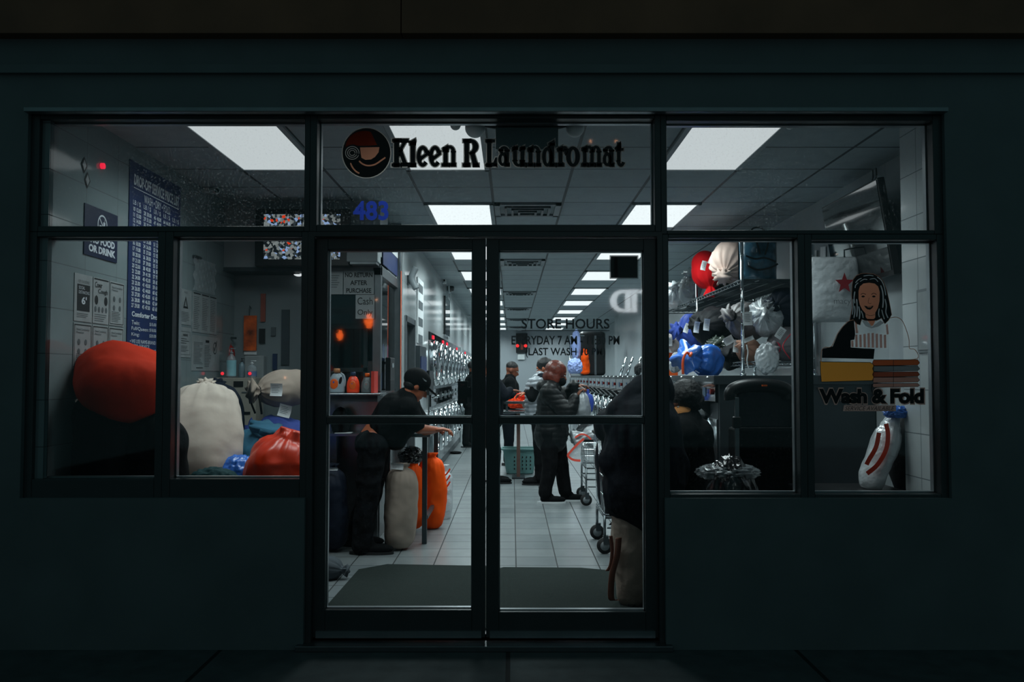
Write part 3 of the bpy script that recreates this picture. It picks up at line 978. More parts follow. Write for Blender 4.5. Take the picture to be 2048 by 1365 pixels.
# lit signs across the street, seen as reflections in the panes
def across(px, py, D=-6.0):
    yv = 2 * Y0 - D
    p = P(px, py, yv)
    return Vector((p.x, D, p.z)), yv / FPX
def sign_poly(b, pts, D=-6.0):
    return b.face([across(x, y, D)[0] for x, y in pts])
glow_white = emit_mat('lit_white_letter', (0.9, 0.95, 1.0, 1), 9.0)
glow_orange = emit_mat('lit_orange_hand', (1.0, 0.14, 0.02, 1), 14.0)
glow_lamp = emit_mat('lit_warm_lamp', (1.0, 0.42, 0.20, 1), 14.0)
c, k = across(1254, 602)
t = thing('street_sign', 'lit white letter D sign across the street, mirrored in the right door', 'sign', (c.x, -6.0, c.z - 23 * k))
b = MB()
lt = Letters(0, 0)
lt.p = lambda pts: sign_poly(b, pts)
lt.m = b
def ring_(cx, cy, rx, ry, ix, iy, a0, a1, n=20):
    for i in range(n):
        t0, t1 = math.radians(a0 + (a1 - a0) * i / n), math.radians(a0 + (a1 - a0) * (i + 1) / n)
        sign_poly(b, [(cx + rx * math.cos(t0), cy + ry * math.sin(t0)), (cx + rx * math.cos(t1), cy + ry * math.sin(t1)), (cx + ix * math.cos(t1), cy + iy * math.sin(t1)), (cx + ix * math.cos(t0), cy + iy * math.sin(t0))])
ring_(1246, 602.5, 26, 22.5, 13, 16, 90, 270)
for q in ((1246, 580, 1275, 586.5), (1246, 618.5, 1262, 625), (1250, 586.5, 1261, 618.5), (1263, 586.5, 1274, 625), (1275, 580, 1287, 586.5)): lt.r(*q)
ob('letter', b, glow_white, t, normals=False)
q0, q1 = across(1215, 630)[0], across(1292, 575)[0]
ob('pole', MB().cyl((c.x, -6.15, -.03), (c.x, -6.15, q0.z + .05), .05), M['steel_dark'], t, smooth=True)
ob('sign_box', MB().box(q0.x, q1.x, -6.12, -6.01, q0.z, q1.z), M['black_plastic'], t)
for px, py, lab in ((738, 643, 'lit orange hand signal across the street, mirrored over the cash only notice'), (680, 671, 'lit orange hand signal across the street, mirrored over the booth window')):
    s_ = 1.0 if px == 738 else 0.72
    t = thing('pedestrian_signal', lab, 'signal', across(px, py + 20 * s_)[0], 'pedestrian signals across the street')
    b = MB()
    pts = [(-4, -14), (4, -15), (6, -6), (9, -4), (7, 8), (4, 13), (-4, 14), (-8, 4), (-11, -3), (-8, -5), (-6, -1)]
    sign_poly(b, [(px + x * s_, py + y * s_) for x, y in pts])
    ob('hand', b, glow_orange, t)
    q0, q1 = across(px - 15 * s_, py + 20 * s_)[0], across(px + 15 * s_, py - 20 * s_)[0]
    ob('pole', MB().cyl(((q0.x + q1.x) / 2, -6.15, -.03), ((q0.x + q1.x) / 2, -6.15, min(q0.z, q1.z) + .05), .04), M['steel_dark'], t, smooth=True)
    ob('signal_box', MB().box(q0.x, q1.x, -6.2, -6.01, q0.z, q1.z), M['black_plastic'], t)
for px, py in ((1181, 283), (1232, 283), (1232, 417), (753, 600), (570, 756)):
    DL = -6.8 if py != 417 else -7.5
    c, k = across(px, py, DL)
    t = thing('street_lamp', 'small warm lamp across the street, mirrored at %s' % {1181: 'the lettering left of the last letters', 1232: 'the upper middle pane', 753: 'the booth post', 570: 'the office window'}[px] if (px, py) != (1232, 417) else 'small warm lamp across the street, mirrored low in the upper middle pane', 'lamp', c, 'lamps across the street')
    ob('bulb', MB().ell(c, (2.2 * k, 2.2 * k, 2.2 * k)), glow_lamp, t, smooth=True)
    ob('pole', MB().cyl((c.x, DL - .1, -.03), (c.x, DL - .1, c.z), .03).cyl((c.x, DL - .1, c.z), c, .02), M['black_plastic'], t, smooth=True)

# Wash & Fold picture
YW = YG
def wf(pts_list, m, name, parent, off):
    b = MB()
    for pts in pts_list: px_poly(b, pts, YW - off)
    return ob(name, b, m, parent, normals=False)
cx_ = lambda x: 1620 + x / 4.404
cy_ = lambda y: 530 + y / 4.404
def cc(*pts): return [(cx_(x), cy_(y)) for x, y in pts]
t = thing('service_picture', 'drawing of a smiling woman behind folded laundry with Wash & Fold lettering', 'window picture', (fx(1743), YG, fz(826)))
F_skin = film_mat('printed_skin', S(235, 160, 128), 0.92)
F_black = mat('printed_black', S(18, 24, 28), 0.5)
F_hair = film_mat('printed_hair_streak', S(190, 200, 204), 0.92)
F_gold = film_mat('printed_gold', S(250, 175, 75), 0.92)
F_edge = film_mat('printed_edge', S(190, 140, 116), 0.9)
hair_o = cc((372, 180), (380, 130), (410, 95), (450, 78), (500, 74), (560, 82), (610, 105), (645, 145), (670, 210), (690, 290), (706, 370), (718, 440), (690, 490), (660, 520), (630, 470), (590, 490), (490, 492), (455, 480), (440, 530), (410, 520), (380, 480), (350, 490), (362, 430), (372, 380), (368, 260))
face_o = cc((428, 230), (440, 190), (470, 165), (520, 158), (570, 165), (600, 190), (614, 240), (612, 320), (598, 380), (575, 422), (575, 465), (560, 478), (505, 478), (490, 460), (488, 428), (460, 395), (438, 350), (428, 300))
streaks = [band(curve_pts(cc(*s_), 5), w_) for s_, w_ in (([(398, 205), (402, 180), (425, 158)], 1.6), ([(400, 160), (425, 132), (455, 118)], 1.6), ([(440, 148), (475, 128), (505, 130)], 1.4), ([(470, 100), (520, 92), (560, 98)], 1.6), ([(525, 128), (570, 122), (600, 150)], 1.5), ([(590, 105), (630, 140), (655, 200), (668, 270)], 1.8),
    ([(622, 180), (640, 240), (645, 320), (640, 380)], 2.4), ([(660, 300), (672, 360), (668, 420), (688, 470)], 2.2), ([(632, 395), (640, 430), (655, 480)], 2.0), ([(610, 385), (604, 430), (612, 462)], 2.0), ([(395, 235), (388, 290), (395, 340)], 2.2), ([(378, 300), (380, 380), (372, 440)], 1.8), ([(392, 360), (396, 410), (386, 470)], 2.0), ([(410, 300), (416, 380), (412, 460)], 2.4), ([(428, 365), (438, 420), (434, 480)], 2.4), ([(450, 405), (464, 440), (468, 470)], 1.8))]
b = MB(); px_fill(b, [hair_o, face_o] + streaks, YW - 0.001)
ob('hair', b, F_black, t, normals=False)
b = MB(); px_ribbon(b, hair_o, 1.3, YW - 0.0015, closed=True)
ob('hair_outline', b, F_edge, t, normals=False)
b = MB(); px_fill(b, [face_o], YW - 0.001)
px_fill(b, [cc((505, 479), (560, 479), (572, 500), (556, 535), (540, 540), (512, 500))], YW - 0.001)
ob('face', b, F_skin, t, normals=False)
b = MB()
for L_ in streaks: px_fill(b, [L_], YW - 0.001)
ob('hair_streaks', b, F_hair, t, normals=False)
b = MB()
for s in ([(447, 262), (468, 252), (492, 262)], [(540, 262), (562, 250), (586, 262)]): px_ribbon(b, curve_pts(cc(*s), 5), 1.1, YW - 0.003)
for ex in (468, 562): px_poly(b, ell_pts(cx_(ex), cy_(279), 3.4, 1.8, n=16), YW - 0.003)
px_ribbon(b, curve_pts(cc((522, 290), (512, 330), (528, 342), (540, 338)), 5), 0.6, YW - 0.003)
px_ribbon(b, curve_pts(cc((495, 436), (530, 448), (572, 440)), 5), 0.7, YW - 0.003)
px_fill(b, [cc((476, 360), (510, 366), (560, 361), (548, 382), (528, 396), (505, 392), (490, 380)), cc((500, 369), (545, 367), (536, 375), (512, 375))], YW - 0.003)
ob('features', b, F_black, t, normals=False)
arm = cc((385, 485), (340, 500), (290, 545), (245, 610), (200, 720), (110, 740), (105, 820), (560, 830), (570, 740), (480, 737), (360, 728), (358, 665), (390, 660), (398, 610), (390, 520))
wf([arm], F_black, 'sleeve', t, 0.001)
b = MB()
px_ribbon(b, curve_pts(cc((385, 485), (340, 498), (290, 543), (243, 608), (190, 718), (130, 728), (102, 760), (98, 850)), 5), 1.3, YW - 0.002)
px_ribbon(b, curve_pts(cc((700, 470), (760, 462), (810, 490), (850, 580), (872, 660), (876, 735), (920, 745), (952, 790), (945, 825), (870, 838)), 5), 1.2, YW - 0.002)
ob('figure_outline', b, F_edge, t, normals=False)
stripes = [cc((362 + i * 36, 668 if i < 1 else (610 + 8 * math.sin(i)) ), (382 + i * 36, 668 if i < 1 else (608 + 8 * math.sin(i))), (384 + i * 36, 725 + i), (364 + i * 36, 725 + i)) for i in range(9)]
wf(stripes + [cc((392, 490), (408, 490), (425, 600), (403, 605)), cc((668, 530), (684, 520), (694, 610), (676, 615))], film_mat('printed_apron_stripe', S(225, 180, 170), 0.92), 'apron', t, 0.0025)
wf([cc((455, 490), (500, 490), (545, 545), (620, 490), (655, 510), (600, 545), (540, 560), (490, 540))], F_hair, 'collar', t, 0.0025)
basket = cc((90, 850), (110, 855), (530, 860), (560, 880), (560, 1020), (120, 1032), (100, 1030), (92, 940))
wf([basket], F_gold, 'folded_blanket', t, 0.003)
b = MB()
px_ribbon(b, basket, 1.2, YW - 0.004, closed=True)
towels = [(838, 890, S(150, 78, 48)), (892, 940, S(96, 104, 106)), (944, 990, S(120, 66, 50)), (992, 1040, S(140, 108, 98)), (1046, 1080, S(140, 108, 98))]
for i, (a, c, clr) in enumerate(towels):
    pts = cc((560, a), (950, a - 2), (965, (a + c) / 2), (950, c - 6), (560, c), (550, (a + c) / 2))
    wf([pts], film_mat('printed_towel', tuple(min(1, q * 1.7) for q in clr[:3]) + (1,), 0.92), 'folded_towel', t, 0.0032)
    px_ribbon(b, pts, 1.0, YW - 0.004, closed=True)
px_ribbon(b, cc((735, 838), (735, 1080)), 1.0, YW - 0.0045)
px_ribbon(b, cc((548, 1050), (540, 1100), (560, 1150)), 1.4, YW - 0.004)
ob('drawn_lines', b, F_black, t, normals=False)
b = MB()
px_text(b, 'Wash & Fold', 1638, 778, 1848, 808, YW - 0.006, bold=0.05, spacing=0.95)
ob('title_lettering', b, F_black, t, normals=False)
b = MB()
px_text(b, 'Wash & Fold', 1635.5, 775.5, 1850.5, 810.5, YW - 0.004, bold=0.075, spacing=0.95)
ob('title_outline', b, film_mat('printed_title_edge', S(170, 150, 142), 0.92), t, normals=False)
b = MB()
px_poly(b, [(1688, 811), (1792, 811), (1792, 823), (1686, 823)], YW - 0.003)
ob('caption_band', b, film_mat('printed_band', S(170, 152, 146), 0.92), t, normals=False)
b = MB()
px_text(b, 'SERVICE AVAILABLE', 1690, 813, 1789, 821.5, YW - 0.005, shear=0.3)
ob('caption_lettering', b, F_black, t, normals=False)

# ================================================================ LEFT WALL: BOARD, SIGNS, NOTICES
def lw(y, z, off=0.0): return Vector((XL + 0.004 + off, y, z))
def wall_panel(name, y0, y1, z0, z1, m, parent=None, th=0.006, off=0.0):
    return ob(name, MB().box(XL + 0.001 + off, XL + 0.001 + off + th, y0, y1, z0, z1), m, parent)
def wtext(mb, txt, y0, z1, y1, z0, off=0.009, **k): fit_text(mb.b, txt, (XL + off, y0, z0), (0, y1 - y0, 0), (0, 0, z1 - z0), **k)
ya, yb, zb_, zt_ = 5.58, 6.44, 1.53, 2.815
t = thing('price_list_board', 'tall navy drop-off service price list board on the left wall', 'sign', (XL, 6.0, zb_))
wall_panel('board', ya, yb, zb_, zt_, M['navy_board'], t)
b = MB()
W = yb - ya
wtext(b, 'DROP-OFF SERVICE PRICE LIST', ya + .06, zt_ - .08, yb - .03, zt_ - .155, bold=.03)
b.box(XL + .008, XL + .009, ya + .06, yb - .04, zt_ - .175, zt_ - .170)
wtext(b, 'WASH • DRY • FOLD', ya + .22, zt_ - .19, yb - .20, zt_ - .245)
for c in range(5):
    yl = ya + .05 + c * .165
    wtext(b, 'LB / $', yl, zt_ - .255, yl + .115, zt_ - .29)
    n0 = 10 + 18 * c
    nums = '\n'.join('%d' % (n0 + i) for i in range(18))
    pr = '\n'.join('%d.00' % (n0 + i + 2) for i in range(18))
    wtext(b, nums, yl, zt_ - .30, yl + .035, zt_ - .965, bold=.02)
    wtext(b, pr, yl + .048, zt_ - .30, yl + .125, zt_ - .965, bold=.02)
wtext(b, 'Comforter Drop Off Service', ya + .06, zt_ - .99, yb - .06, zt_ - 1.035, bold=.03)
for i, (p, q, r_) in enumerate((('Twin:', '$15.00 up', 'Feather Bed:'), ('Full/Queen:', '$18.00 up', 'Blanket:'), ('King:', '$20.00 up', 'Pillows:'))):
    z = zt_ - 1.05 - i * .04
    wtext(b, p, ya + .06, z, ya + .06 + .024 * len(p), z - .028)
    wtext(b, q, ya + .34, z, ya + .50, z - .028)
    wtext(b, r_, ya + .56, z, ya + .56 + .018 * len(r_), z - .028)
wtext(b, '• WE USE NAME-BRAND LAUNDRY PRODUCTS', ya + .04, zt_ - 1.175, yb - .03, zt_ - 1.20)
wtext(b, 'FOR SERVICE', ya + .08, zt_ - 1.207, ya + .34, zt_ - 1.228)
wtext(b, '• NOT RESPONSIBLE FOR LOST ITEMS', ya + .04, zt_ - 1.235, yb - .06, zt_ - 1.255)
wtext(b, '• CLOSING FOR ALL ORDERS', ya + .04, zt_ - 1.26, yb - .20, zt_ - 1.28)
ob('lettering', b, M['white_ink'], t, normals=False)
t = thing('no_food_sign', 'navy no food or drink sign on the left wall', 'sign', (XL, 5.2, 2.11))
wall_panel('board', 5.0, 5.42, 2.11, 2.41, M['navy_dark'], t)
b = MB()
wtext(b, 'NO FOOD', 5.07, 2.235, 5.38, 2.19, bold=.05)
wtext(b, 'OR DRINK', 5.05, 2.18, 5.39, 2.135, bold=.05)
for k in range(28):
    a0, a1 = 2 * PI * k / 28, 2 * PI * (k + 1) / 28
    f_ = lambda a, r: Vector((XL + .009, 5.215 + r * math.cos(a), 2.315 + r * math.sin(a)))
    b.face([f_(a0, .062), f_(a1, .062), f_(a1, .052), f_(a0, .052)])
g = lambda y, z: Vector((XL + .009, 5.215 + y, 2.315 + z))
b.face([g(-.043, .037), g(-.037, .043), g(.043, -.037), g(.037, -.043)])
b.face([g(.008, .02), g(.036, .02), g(.03, -.036), g(.013, -.036)])
b.face([g(.022, .02), g(.026, .02), g(.034, .042), g(.030, .042)])
b.face([g(-.038, -.004), g(-.004, -.004), g(-.004, -.014), g(-.038, -.014)]); b.face([g(-.038, -.018), g(-.004, -.018), g(-.004, -.024), g(-.038, -.024)]); b.face([g(-.036, -.028), g(-.006, -.028), g(-.010, -.038), g(-.032, -.038)])
ob('lettering', b, M['white_ink'], t, normals=False)

def notice(y0, y1, z0, z1, label, content, name='notice'):
    t = thing(name, label, 'notice', (XL, (y0 + y1) / 2, z0), 'paper notices taped to the left wall')
    wall_panel('sheet', y0, y1, z0, z1, M['paper_grey'], t, th=0.003)
    b, g_ = MB(), MB()
    content(b, g_, y0, y1, z0, z1)
    if len(b.b.verts): ob('printing', b, M['ink'], t, normals=False)
    else: b.b.free()
    if len(g_.b.verts): ob('small_print', g_, M['ink_grey'], t, normals=False)
    else: g_.b.free()
def lines(g_, y0, y1, z0, z1, n, seed=0):
    rr = random.Random(seed)
    for i in range(n):
        z = z1 - (z1 - z0) * (i + .5) / n
        g_.box(XL + .0045, XL + .005, y0, y0 + (y1 - y0) * rr.uniform(.6, 1), z - .002, z + .002)
def c1(b, g_, y0, y1, z0, z1):
    b.box(XL + .0042, XL + .0046, y0 + .03, y1 - .03, z0 + .06, z1 - .06)
    wh = MB()
    wtext(wh, 'SOCIAL\nDISTANCING', y0 + .045, z1 - .07, y1 - .04, z1 - .115, off=.006)
    wtext(wh, "6'", y0 + .08, z1 - .13, y1 - .07, z0 + .10, off=.006, bold=.03)
    ob('white_printing', wh, M['white_ink'], bpy.data.objects[CUR[0]], normals=False)
    wtext(g_, 'KEEP YOUR DISTANCE', y0 + .04, z1 - .035, y1 - .04, z1 - .052, off=.006)
    lines(g_, y0 + .03, y1 - .04, z0 + .02, z0 + .05, 3)
CUR = [None]
_thing = thing
def thing(name, *a, **k):
    o = _thing(name, *a, **k)
    CUR[0] = o.name
    return o
def c2(b, g_, y0, y1, z0, z1):
    b.box(XL + .005, XL + .0055, y0 + .01, y1 - .01, z1 - .012, z1 - .004)
    wtext(b, 'Cover', y0 + .02, z1 - .025, y0 + .11, z1 - .06, off=.006, bold=.01)
    wtext(b, 'Cough', y0 + .06, z1 - .065, y1 - .02, z1 - .10, off=.006, bold=.01)
    for yy in (y0 + .04, y1 - .04):
        b.ell((XL + .005, yy, z1 - .135), (.0012, .022, .028))
    for k in range(4): g_.ell((XL + .005, y0 + .03 + .045 * k, z1 - .19), (.0012, .014, .018))
    lines(g_, y0 + .02, y1 - .02, z0 + .01, z0 + .06, 4)
def c3(b, g_, y0, y1, z0, z1):
    for (a, c, d, e) in ((y0 + .008, y1 - .008, z1 - .014, z1 - .008), (y0 + .008, y1 - .008, z0 + .008, z0 + .012), (y0 + .008, y0 + .012, z0 + .01, z1 - .01), (y1 - .012, y1 - .008, z0 + .01, z1 - .01)):
        b.box(XL + .0045, XL + .005, a, c, d, e)
    wtext(g_, 'Novel Coronavirus\nPrevention', y0 + .03, z1 - .03, y1 - .03, z1 - .06, off=.006, bold=.02)
    for i in range(2):
        for j in range(2):
            g_.ell((XL + .005, y0 + .06 + .08 * i, z1 - .11 - .055 * j), (.0012, .016, .018))
    lines(g_, y0 + .03, y1 - .03, z0 + .02, z0 + .09, 7, 3)
z1, z0, z2 = 1.99, 1.715, 1.44
notice(4.905, 5.115, z0, z1, 'black and white social distancing notice on the left wall', c1)
notice(5.125, 5.325, z0, z1, 'cover your cough notice with two head silhouettes on the left wall', c2)
notice(5.335, 5.535, z0, z1, 'framed health notice with four small pictures beside the price board', c3)
notice(4.905, 5.115, z2, z0 - .01, 'bordered notice below the social distancing notice', c3)
notice(5.125, 5.325, z2, z0 - .01, 'bordered notice below the cover your cough notice', c3)
notice(5.335, 5.535, z2, z0 - .01, 'bordered notice below the framed health notice', c3)
def c4(b, g_, y0, y1, z0, z1):
    c = (y0 + y1) / 2
    p = [Vector((XL + .005, c + a, z1 - .10 + d)) for a, d in ((-.05, -.045), (0, .05), (.05, -.045))]
    q = [Vector((XL + .005, c + a, z1 - .10 + d)) for a, d in ((-.026, -.03), (0, .02), (.026, -.03))]
    for i in range(3): b.face([p[i], p[(i + 1) % 3], q[(i + 1) % 3], q[i]])
    wtext(g_, 'RULES', c - .03, z1 - .015, c + .03, z1 - .03, off=.006)
    lines(g_, y0 + .04, y1 - .04, z0 + .02, z1 - .17, 7, 5)
notice(6.46, 6.70, 1.79, 2.06, 'notice with a black warning triangle right of the price board', c4)
def c5(b, g_, y0, y1, z0, z1):
    for (a, c, d, e) in ((y0 + .02, y1 - .02, z1 - .035, z1 - .032), (y0 + .02, y1 - .02, z0 + .02, z0 + .023), (y0 + .02, y0 + .023, z0 + .02, z1 - .032), (y1 - .023, y1 - .02, z0 + .02, z1 - .032)):
        g_.box(XL + .0045, XL + .005, a, c, d, e)
    wtext(b, 'WARNING', y0 + .07, z1 - .05, y1 - .07, z1 - .068, off=.006, bold=.02)
    lines(b, y0 + .04, y1 - .04, z1 - .13, z1 - .08, 3, 8)
    lines(g_, y0 + .04, y1 - .04, z0 + .04, z1 - .14, 5, 9)
notice(6.46, 6.70, 1.54, 1.77, 'small warning notice below the triangle notice', c5)
def c6(b, g_, y0, y1, z0, z1):
    b.box(XL + .0045, XL + .006, y0 + .015, y1 - .015, z1 - .012, z1 - .004)
    lines(g_, y0 + .02, y1 - .02, z0 + .02, z1 - .03, 18, int(y0 * 100))
for i in range(3):
    notice(6.73 + i * .185, 6.905 + i * .185, 1.745, 2.06, ['leftmost', 'middle', 'rightmost'][i] + ' densely printed sheet of the three near the corner', c6)
def c7(b, g_, y0, y1, z0, z1):
    b.box(XL + .0045, XL + .006, y0 + .30, y0 + .38, z1 - .05, z1 - .03)
    b.box(XL + .0045, XL + .006, y0 + .10, y0 + .24, z0 + .02, z0 + .026)
    cy, cz = y1 - .12, z1 - .09
    for k in range(20):
        a0, a1 = 2 * PI * k / 20, 2 * PI * (k + 1) / 20
        f_ = lambda a, r: Vector((XL + .006, cy + r * .9 * math.cos(a), cz + r * math.sin(a)))
        b.face([f_(a0, .05), f_(a1, .05), f_(a1, .042), f_(a0, .042)])
    b.face([Vector((XL + .006, cy + a, cz + d)) for a, d in ((-.03, .005), (-.01, -.03), (.05, .06), (.04, .062), (-.01, -.012), (-.022, .01))])
    lines(g_, y0 + .04, y0 + .24, z0 + .05, z1 - .05, 16, 2)
    lines(g_, y0 + .28, y0 + .44, z0 + .03, z1 - .07, 14, 4)
notice(6.72, 7.36, 1.44, 1.72, 'wide chart with a check mark in a circle near the corner', c7)
t = thing('plastic_sleeve', 'empty glossy clear plastic sleeve hanging near the corner of the left wall', 'sleeve', (XL, 6.9, 2.07))
b = MB()
n_ = 14
grid = [[b.b.verts.new((XL + .012 + .02 * math.sin(i * 1.3 + j * .5) ** 2, 6.70 + .48 * i / n_, 2.07 + .26 * j / n_)) for j in range(n_ + 1)] for i in range(n_ + 1)]
for i in range(n_):
    for j in range(n_): b.b.faces.new((grid[i][j], grid[i + 1][j], grid[i + 1][j + 1], grid[i][j + 1]))
ob('film', b, plastic_film_mat('clear_film', S(190, 200, 204), 0.30, 0.08), t, smooth=True)
ob('clip', MB().box(XL + .002, XL + .03, 6.71, 6.84, 2.325, 2.345), M['steel_dark'], t, bevel=.003)
for (y, z) in ((4.99, 2.63), (5.03, 2.55)):
    t = thing('diamond_sticker', ('upper' if z > 2.6 else 'lower') + ' black diamond hazard sticker high on the left wall', 'sticker', (XL, y, z - .05))
    b = MB(); b.face([lw(y - .035, z), lw(y, z - .05), lw(y + .035, z), lw(y, z + .05)])
    ob('diamond', b, M['ink'], t)
    b = MB(); b.face([lw(y - .022, z, .001), lw(y, z - .033, .001), lw(y + .022, z, .001), lw(y, z + .033, .001)])
    ob('inner_diamond', b, M['paper_grey'], t)

# back wall of the office recess
YR = YO + 0.30
def rp(px, py): return P(px, py, YR)
for k, (py, n1) in enumerate(((648, 'upper'), (668, 'lower'))):
    c = rp(452.5, py) + Vector((0, -.003, 0))
    t = thing('diamond_sticker', n1 + ' dark diamond sticker beside the office corner', 'sticker', c)
    b = MB(); b.face([c + Vector((-.018, 0, 0)), c + Vector((0, 0, -.04)), c + Vector((.018, 0, 0)), c + Vector((0, 0, .04))])
    ob('diamond', b, M['ink_grey'], t)
t = thing('wall_calendar', 'orange pictorial calendar hanging from a hook on the office wall', 'calendar', rp(503, 700))
a, c = rp(489, 702), rp(515, 632)
ob('picture', MB().box(a.x, c.x, YR - .03, YR - .012, a.z, c.z), mat('orange_picture', S(196, 84, 24), 0.4, 0, 0.75, 9), t)
ob('hanger', MB().tube([(rp(500, 632).x, YR - .02, rp(500, 632).z), (rp(501, 612).x, YR - .02, rp(500, 612).z), (rp(504, 618).x, YR - .02, rp(500, 618).z)], .004), M['steel_dark'], t)
ob('lower_sheet', MB().box(a.x, c.x, YR - .012, YR - .008, rp(0, 710).z, a.z), M['paper'], t)
for (x0, y0, x1, y1, mm, nm, lab, cat) in ((522, 588, 532, 644, mat('faded_red_paper', S(150, 78, 62), .7), 'paper_strip', 'faded red vertical paper strip on the office wall', 'paper strip'), (519, 658, 531, 687, M['black_plastic'], 'wall_switch_box', 'small black box on the office wall right of the calendar', 'box'), (546, 708, 555, 740, mat('dark_blue_card', S(28, 48, 84), .5), 'blue_card', 'dark blue card low on the office wall', 'card'), (563, 620, 580, 730, mat('dim_panel', S(54, 66, 72), .4), 'wall_panel', 'tall dark panel at the right of the office wall', 'panel'), (543, 655, 552, 672, M['ink_grey'], 'small_plaque', 'small dark plaque in the middle of the office wall', 'plaque')):
    a, c = rp(x0, y1), rp(x1, y0)
    tag(ob(nm, MB().box(a.x, c.x, YR - .02, YR - .001, a.z, c.z), mm), lab, cat)
t = thing('wall_lamp', 'small bright wall lamp under the office header', 'lamp', rp(603, 556))
ob('bulb', MB().ell(rp(602, 548) + Vector((0, -.09, 0)), (.05, .05, .035)), emit_mat('wall_lamp_glow', S(235, 236, 238), 1.0), t, smooth=True)
ob('shade', MB().box(rp(596, 0).x, rp(612, 0).x, YR - .15, YR - .02, rp(0, 552).z, rp(0, 541).z), mat('dark_red_shade', S(70, 40, 40), .6), t)

# surveillance monitor hanging in front of the header
t = thing('surveillance_monitor', 'black monitor showing camera views under the ceiling at the office', 'monitor', P(603, 533, YO - .12))
ym = YO - .14
a, c = P(509, 533, ym), P(700, 418, ym)
ob('housing', MB().box(a.x, c.x, ym, ym + .07, a.z, c.z), M['black_plastic'], t, bevel=.01)
a2, c2 = P(527, 519, ym), P(681, 429, ym)
scr = ob('screen', MB().box(a2.x, c2.x, ym - .004, ym, a2.z, c2.z), screen_mat('camera_views', 0.8), t)
mid = (a2.z + c2.z) / 2
ob('screen_divider', MB().box(a2.x, c2.x, ym - .006, ym - .003, mid - .006, mid + .006).box((a2.x + c2.x) / 2 - .004, (a2.x + c2.x) / 2 + .004, ym - .006, ym - .003, a2.z, c2.z), M['black_plastic'], scr)
ob('bracket', MB().box(-1.98, -1.90, ym + .07, YO, a.z + .2, a.z + .3), M['steel_dark'], t)

# ================================================================ MACHINES
def ring_door(t, c, R, nx, mats=('chrome',), glass_depth=0.03, handle=True):
    """round glass door with a chrome ring; nx is the outward direction along x"""
    d = Vector((nx, 0, 0))
    b = MB()
    b.torus(c + d * 0.045, R, 0.038, axis=(nx, 0, 0), n=36, m=10, flat=1.2)
    b.cyl(c, c + d * 0.045, R + 0.03, R + 0.02, 36)
    rd = ob('door', b, M['chrome'], t, smooth=True)
    ob('door_glass', MB().ell(c + d * 0.045, (0.045, R - 0.02, R - 0.02), nu=20, nv=14), M['door_glass'], rd, smooth=True)
    if handle:
        hb = MB().obox(c + d * 0.09 + Vector((0, -R * 0.96, 0)), (0.035, 0.04, 0.16))
        ob('door_handle', hb, M['steel'], rd, bevel=0.006)
    return rd
# stacked dryers let into the corridor wall; fronts face the aisle
def dryer_front(y):
    t = thing('stacked_dryer', None, 'dryer', (XC, y, 0))
    wd = 0.42
    ob('cabinet', MB().box(XC - 0.85, XC - 0.002, y - wd + .004, y + wd - .004, 0.0, 1.985), M['steel_dark'], t, bevel=.004)
    ob('front_panel', MB().box(XC - 0.002, XC + 0.012, y - wd + .008, y + wd - .008, 0.12, 1.86), M['steel'], t, bevel=.004)
    ring_door(t, Vector((XC + 0.012, y, 1.57)), 0.275, 1)
    ring_door(t, Vector((XC + 0.012, y, 0.62)), 0.275, 1)
    pn = ob('control_panel', MB().box(XC + 0.012, XC + 0.035, y - wd + .02, y + wd - .02, 0.99, 1.22), M['black_glass'], t, bevel=.004)
    kb = MB()
    for k in range(4): kb.cyl((XC + .035, y - .22 + .14 * k, 1.10), (XC + .05, y - .22 + .14 * k, 1.10), .018, n=10)
    ob('buttons', kb, M['chrome'], pn)
    tp = ob('header_panel', MB().box(XC + 0.001, XC + 0.02, y - wd + .01, y + wd - .01, 1.875, 1.98), M['black_glass'], t)
    ob('coin_slot', MB().box(XC + 0.035, XC + 0.05, y + .27, y + .34, 1.04, 1.16), M['steel'], pn)
    return t
dry = None
for i in range(20):
    y = 11.80 + 0.845 * i + (0.45 if i >= 8 else 0)
    lab = 'chrome-doored stacked dryer, %s from the near end of the left row' % ords[i]
    if dry is None:
        dry = dryer_front(y)
        dry['label'] = lab
        dry['group'] = 'stacked dryers along the left aisle wall'
    else:
        copy_thing(dry, (XC, y, 0), lab)
for i in (0, 2, 3, 6, 9):
    y = 11.80 + 0.845 * i + (0.45 if i >= 8 else 0)
    tag(ob('red_light_spot', MB().box(XC + .021, XC + .03, y - .10, y + .10, 1.90, 1.95), emit_mat('red_indicator', (1, .01, .04, 1), 1.2)), 'glowing red indicator on the %s dryer from the near end' % ords[i], 'indicator light')
quadbox('trim_dryer_gap', XC, XC + 0.03, 11.80 + .845 * 7 + .43, 11.80 + .845 * 8 + .45 - .43, 0, 2.0, M['white_paint'])

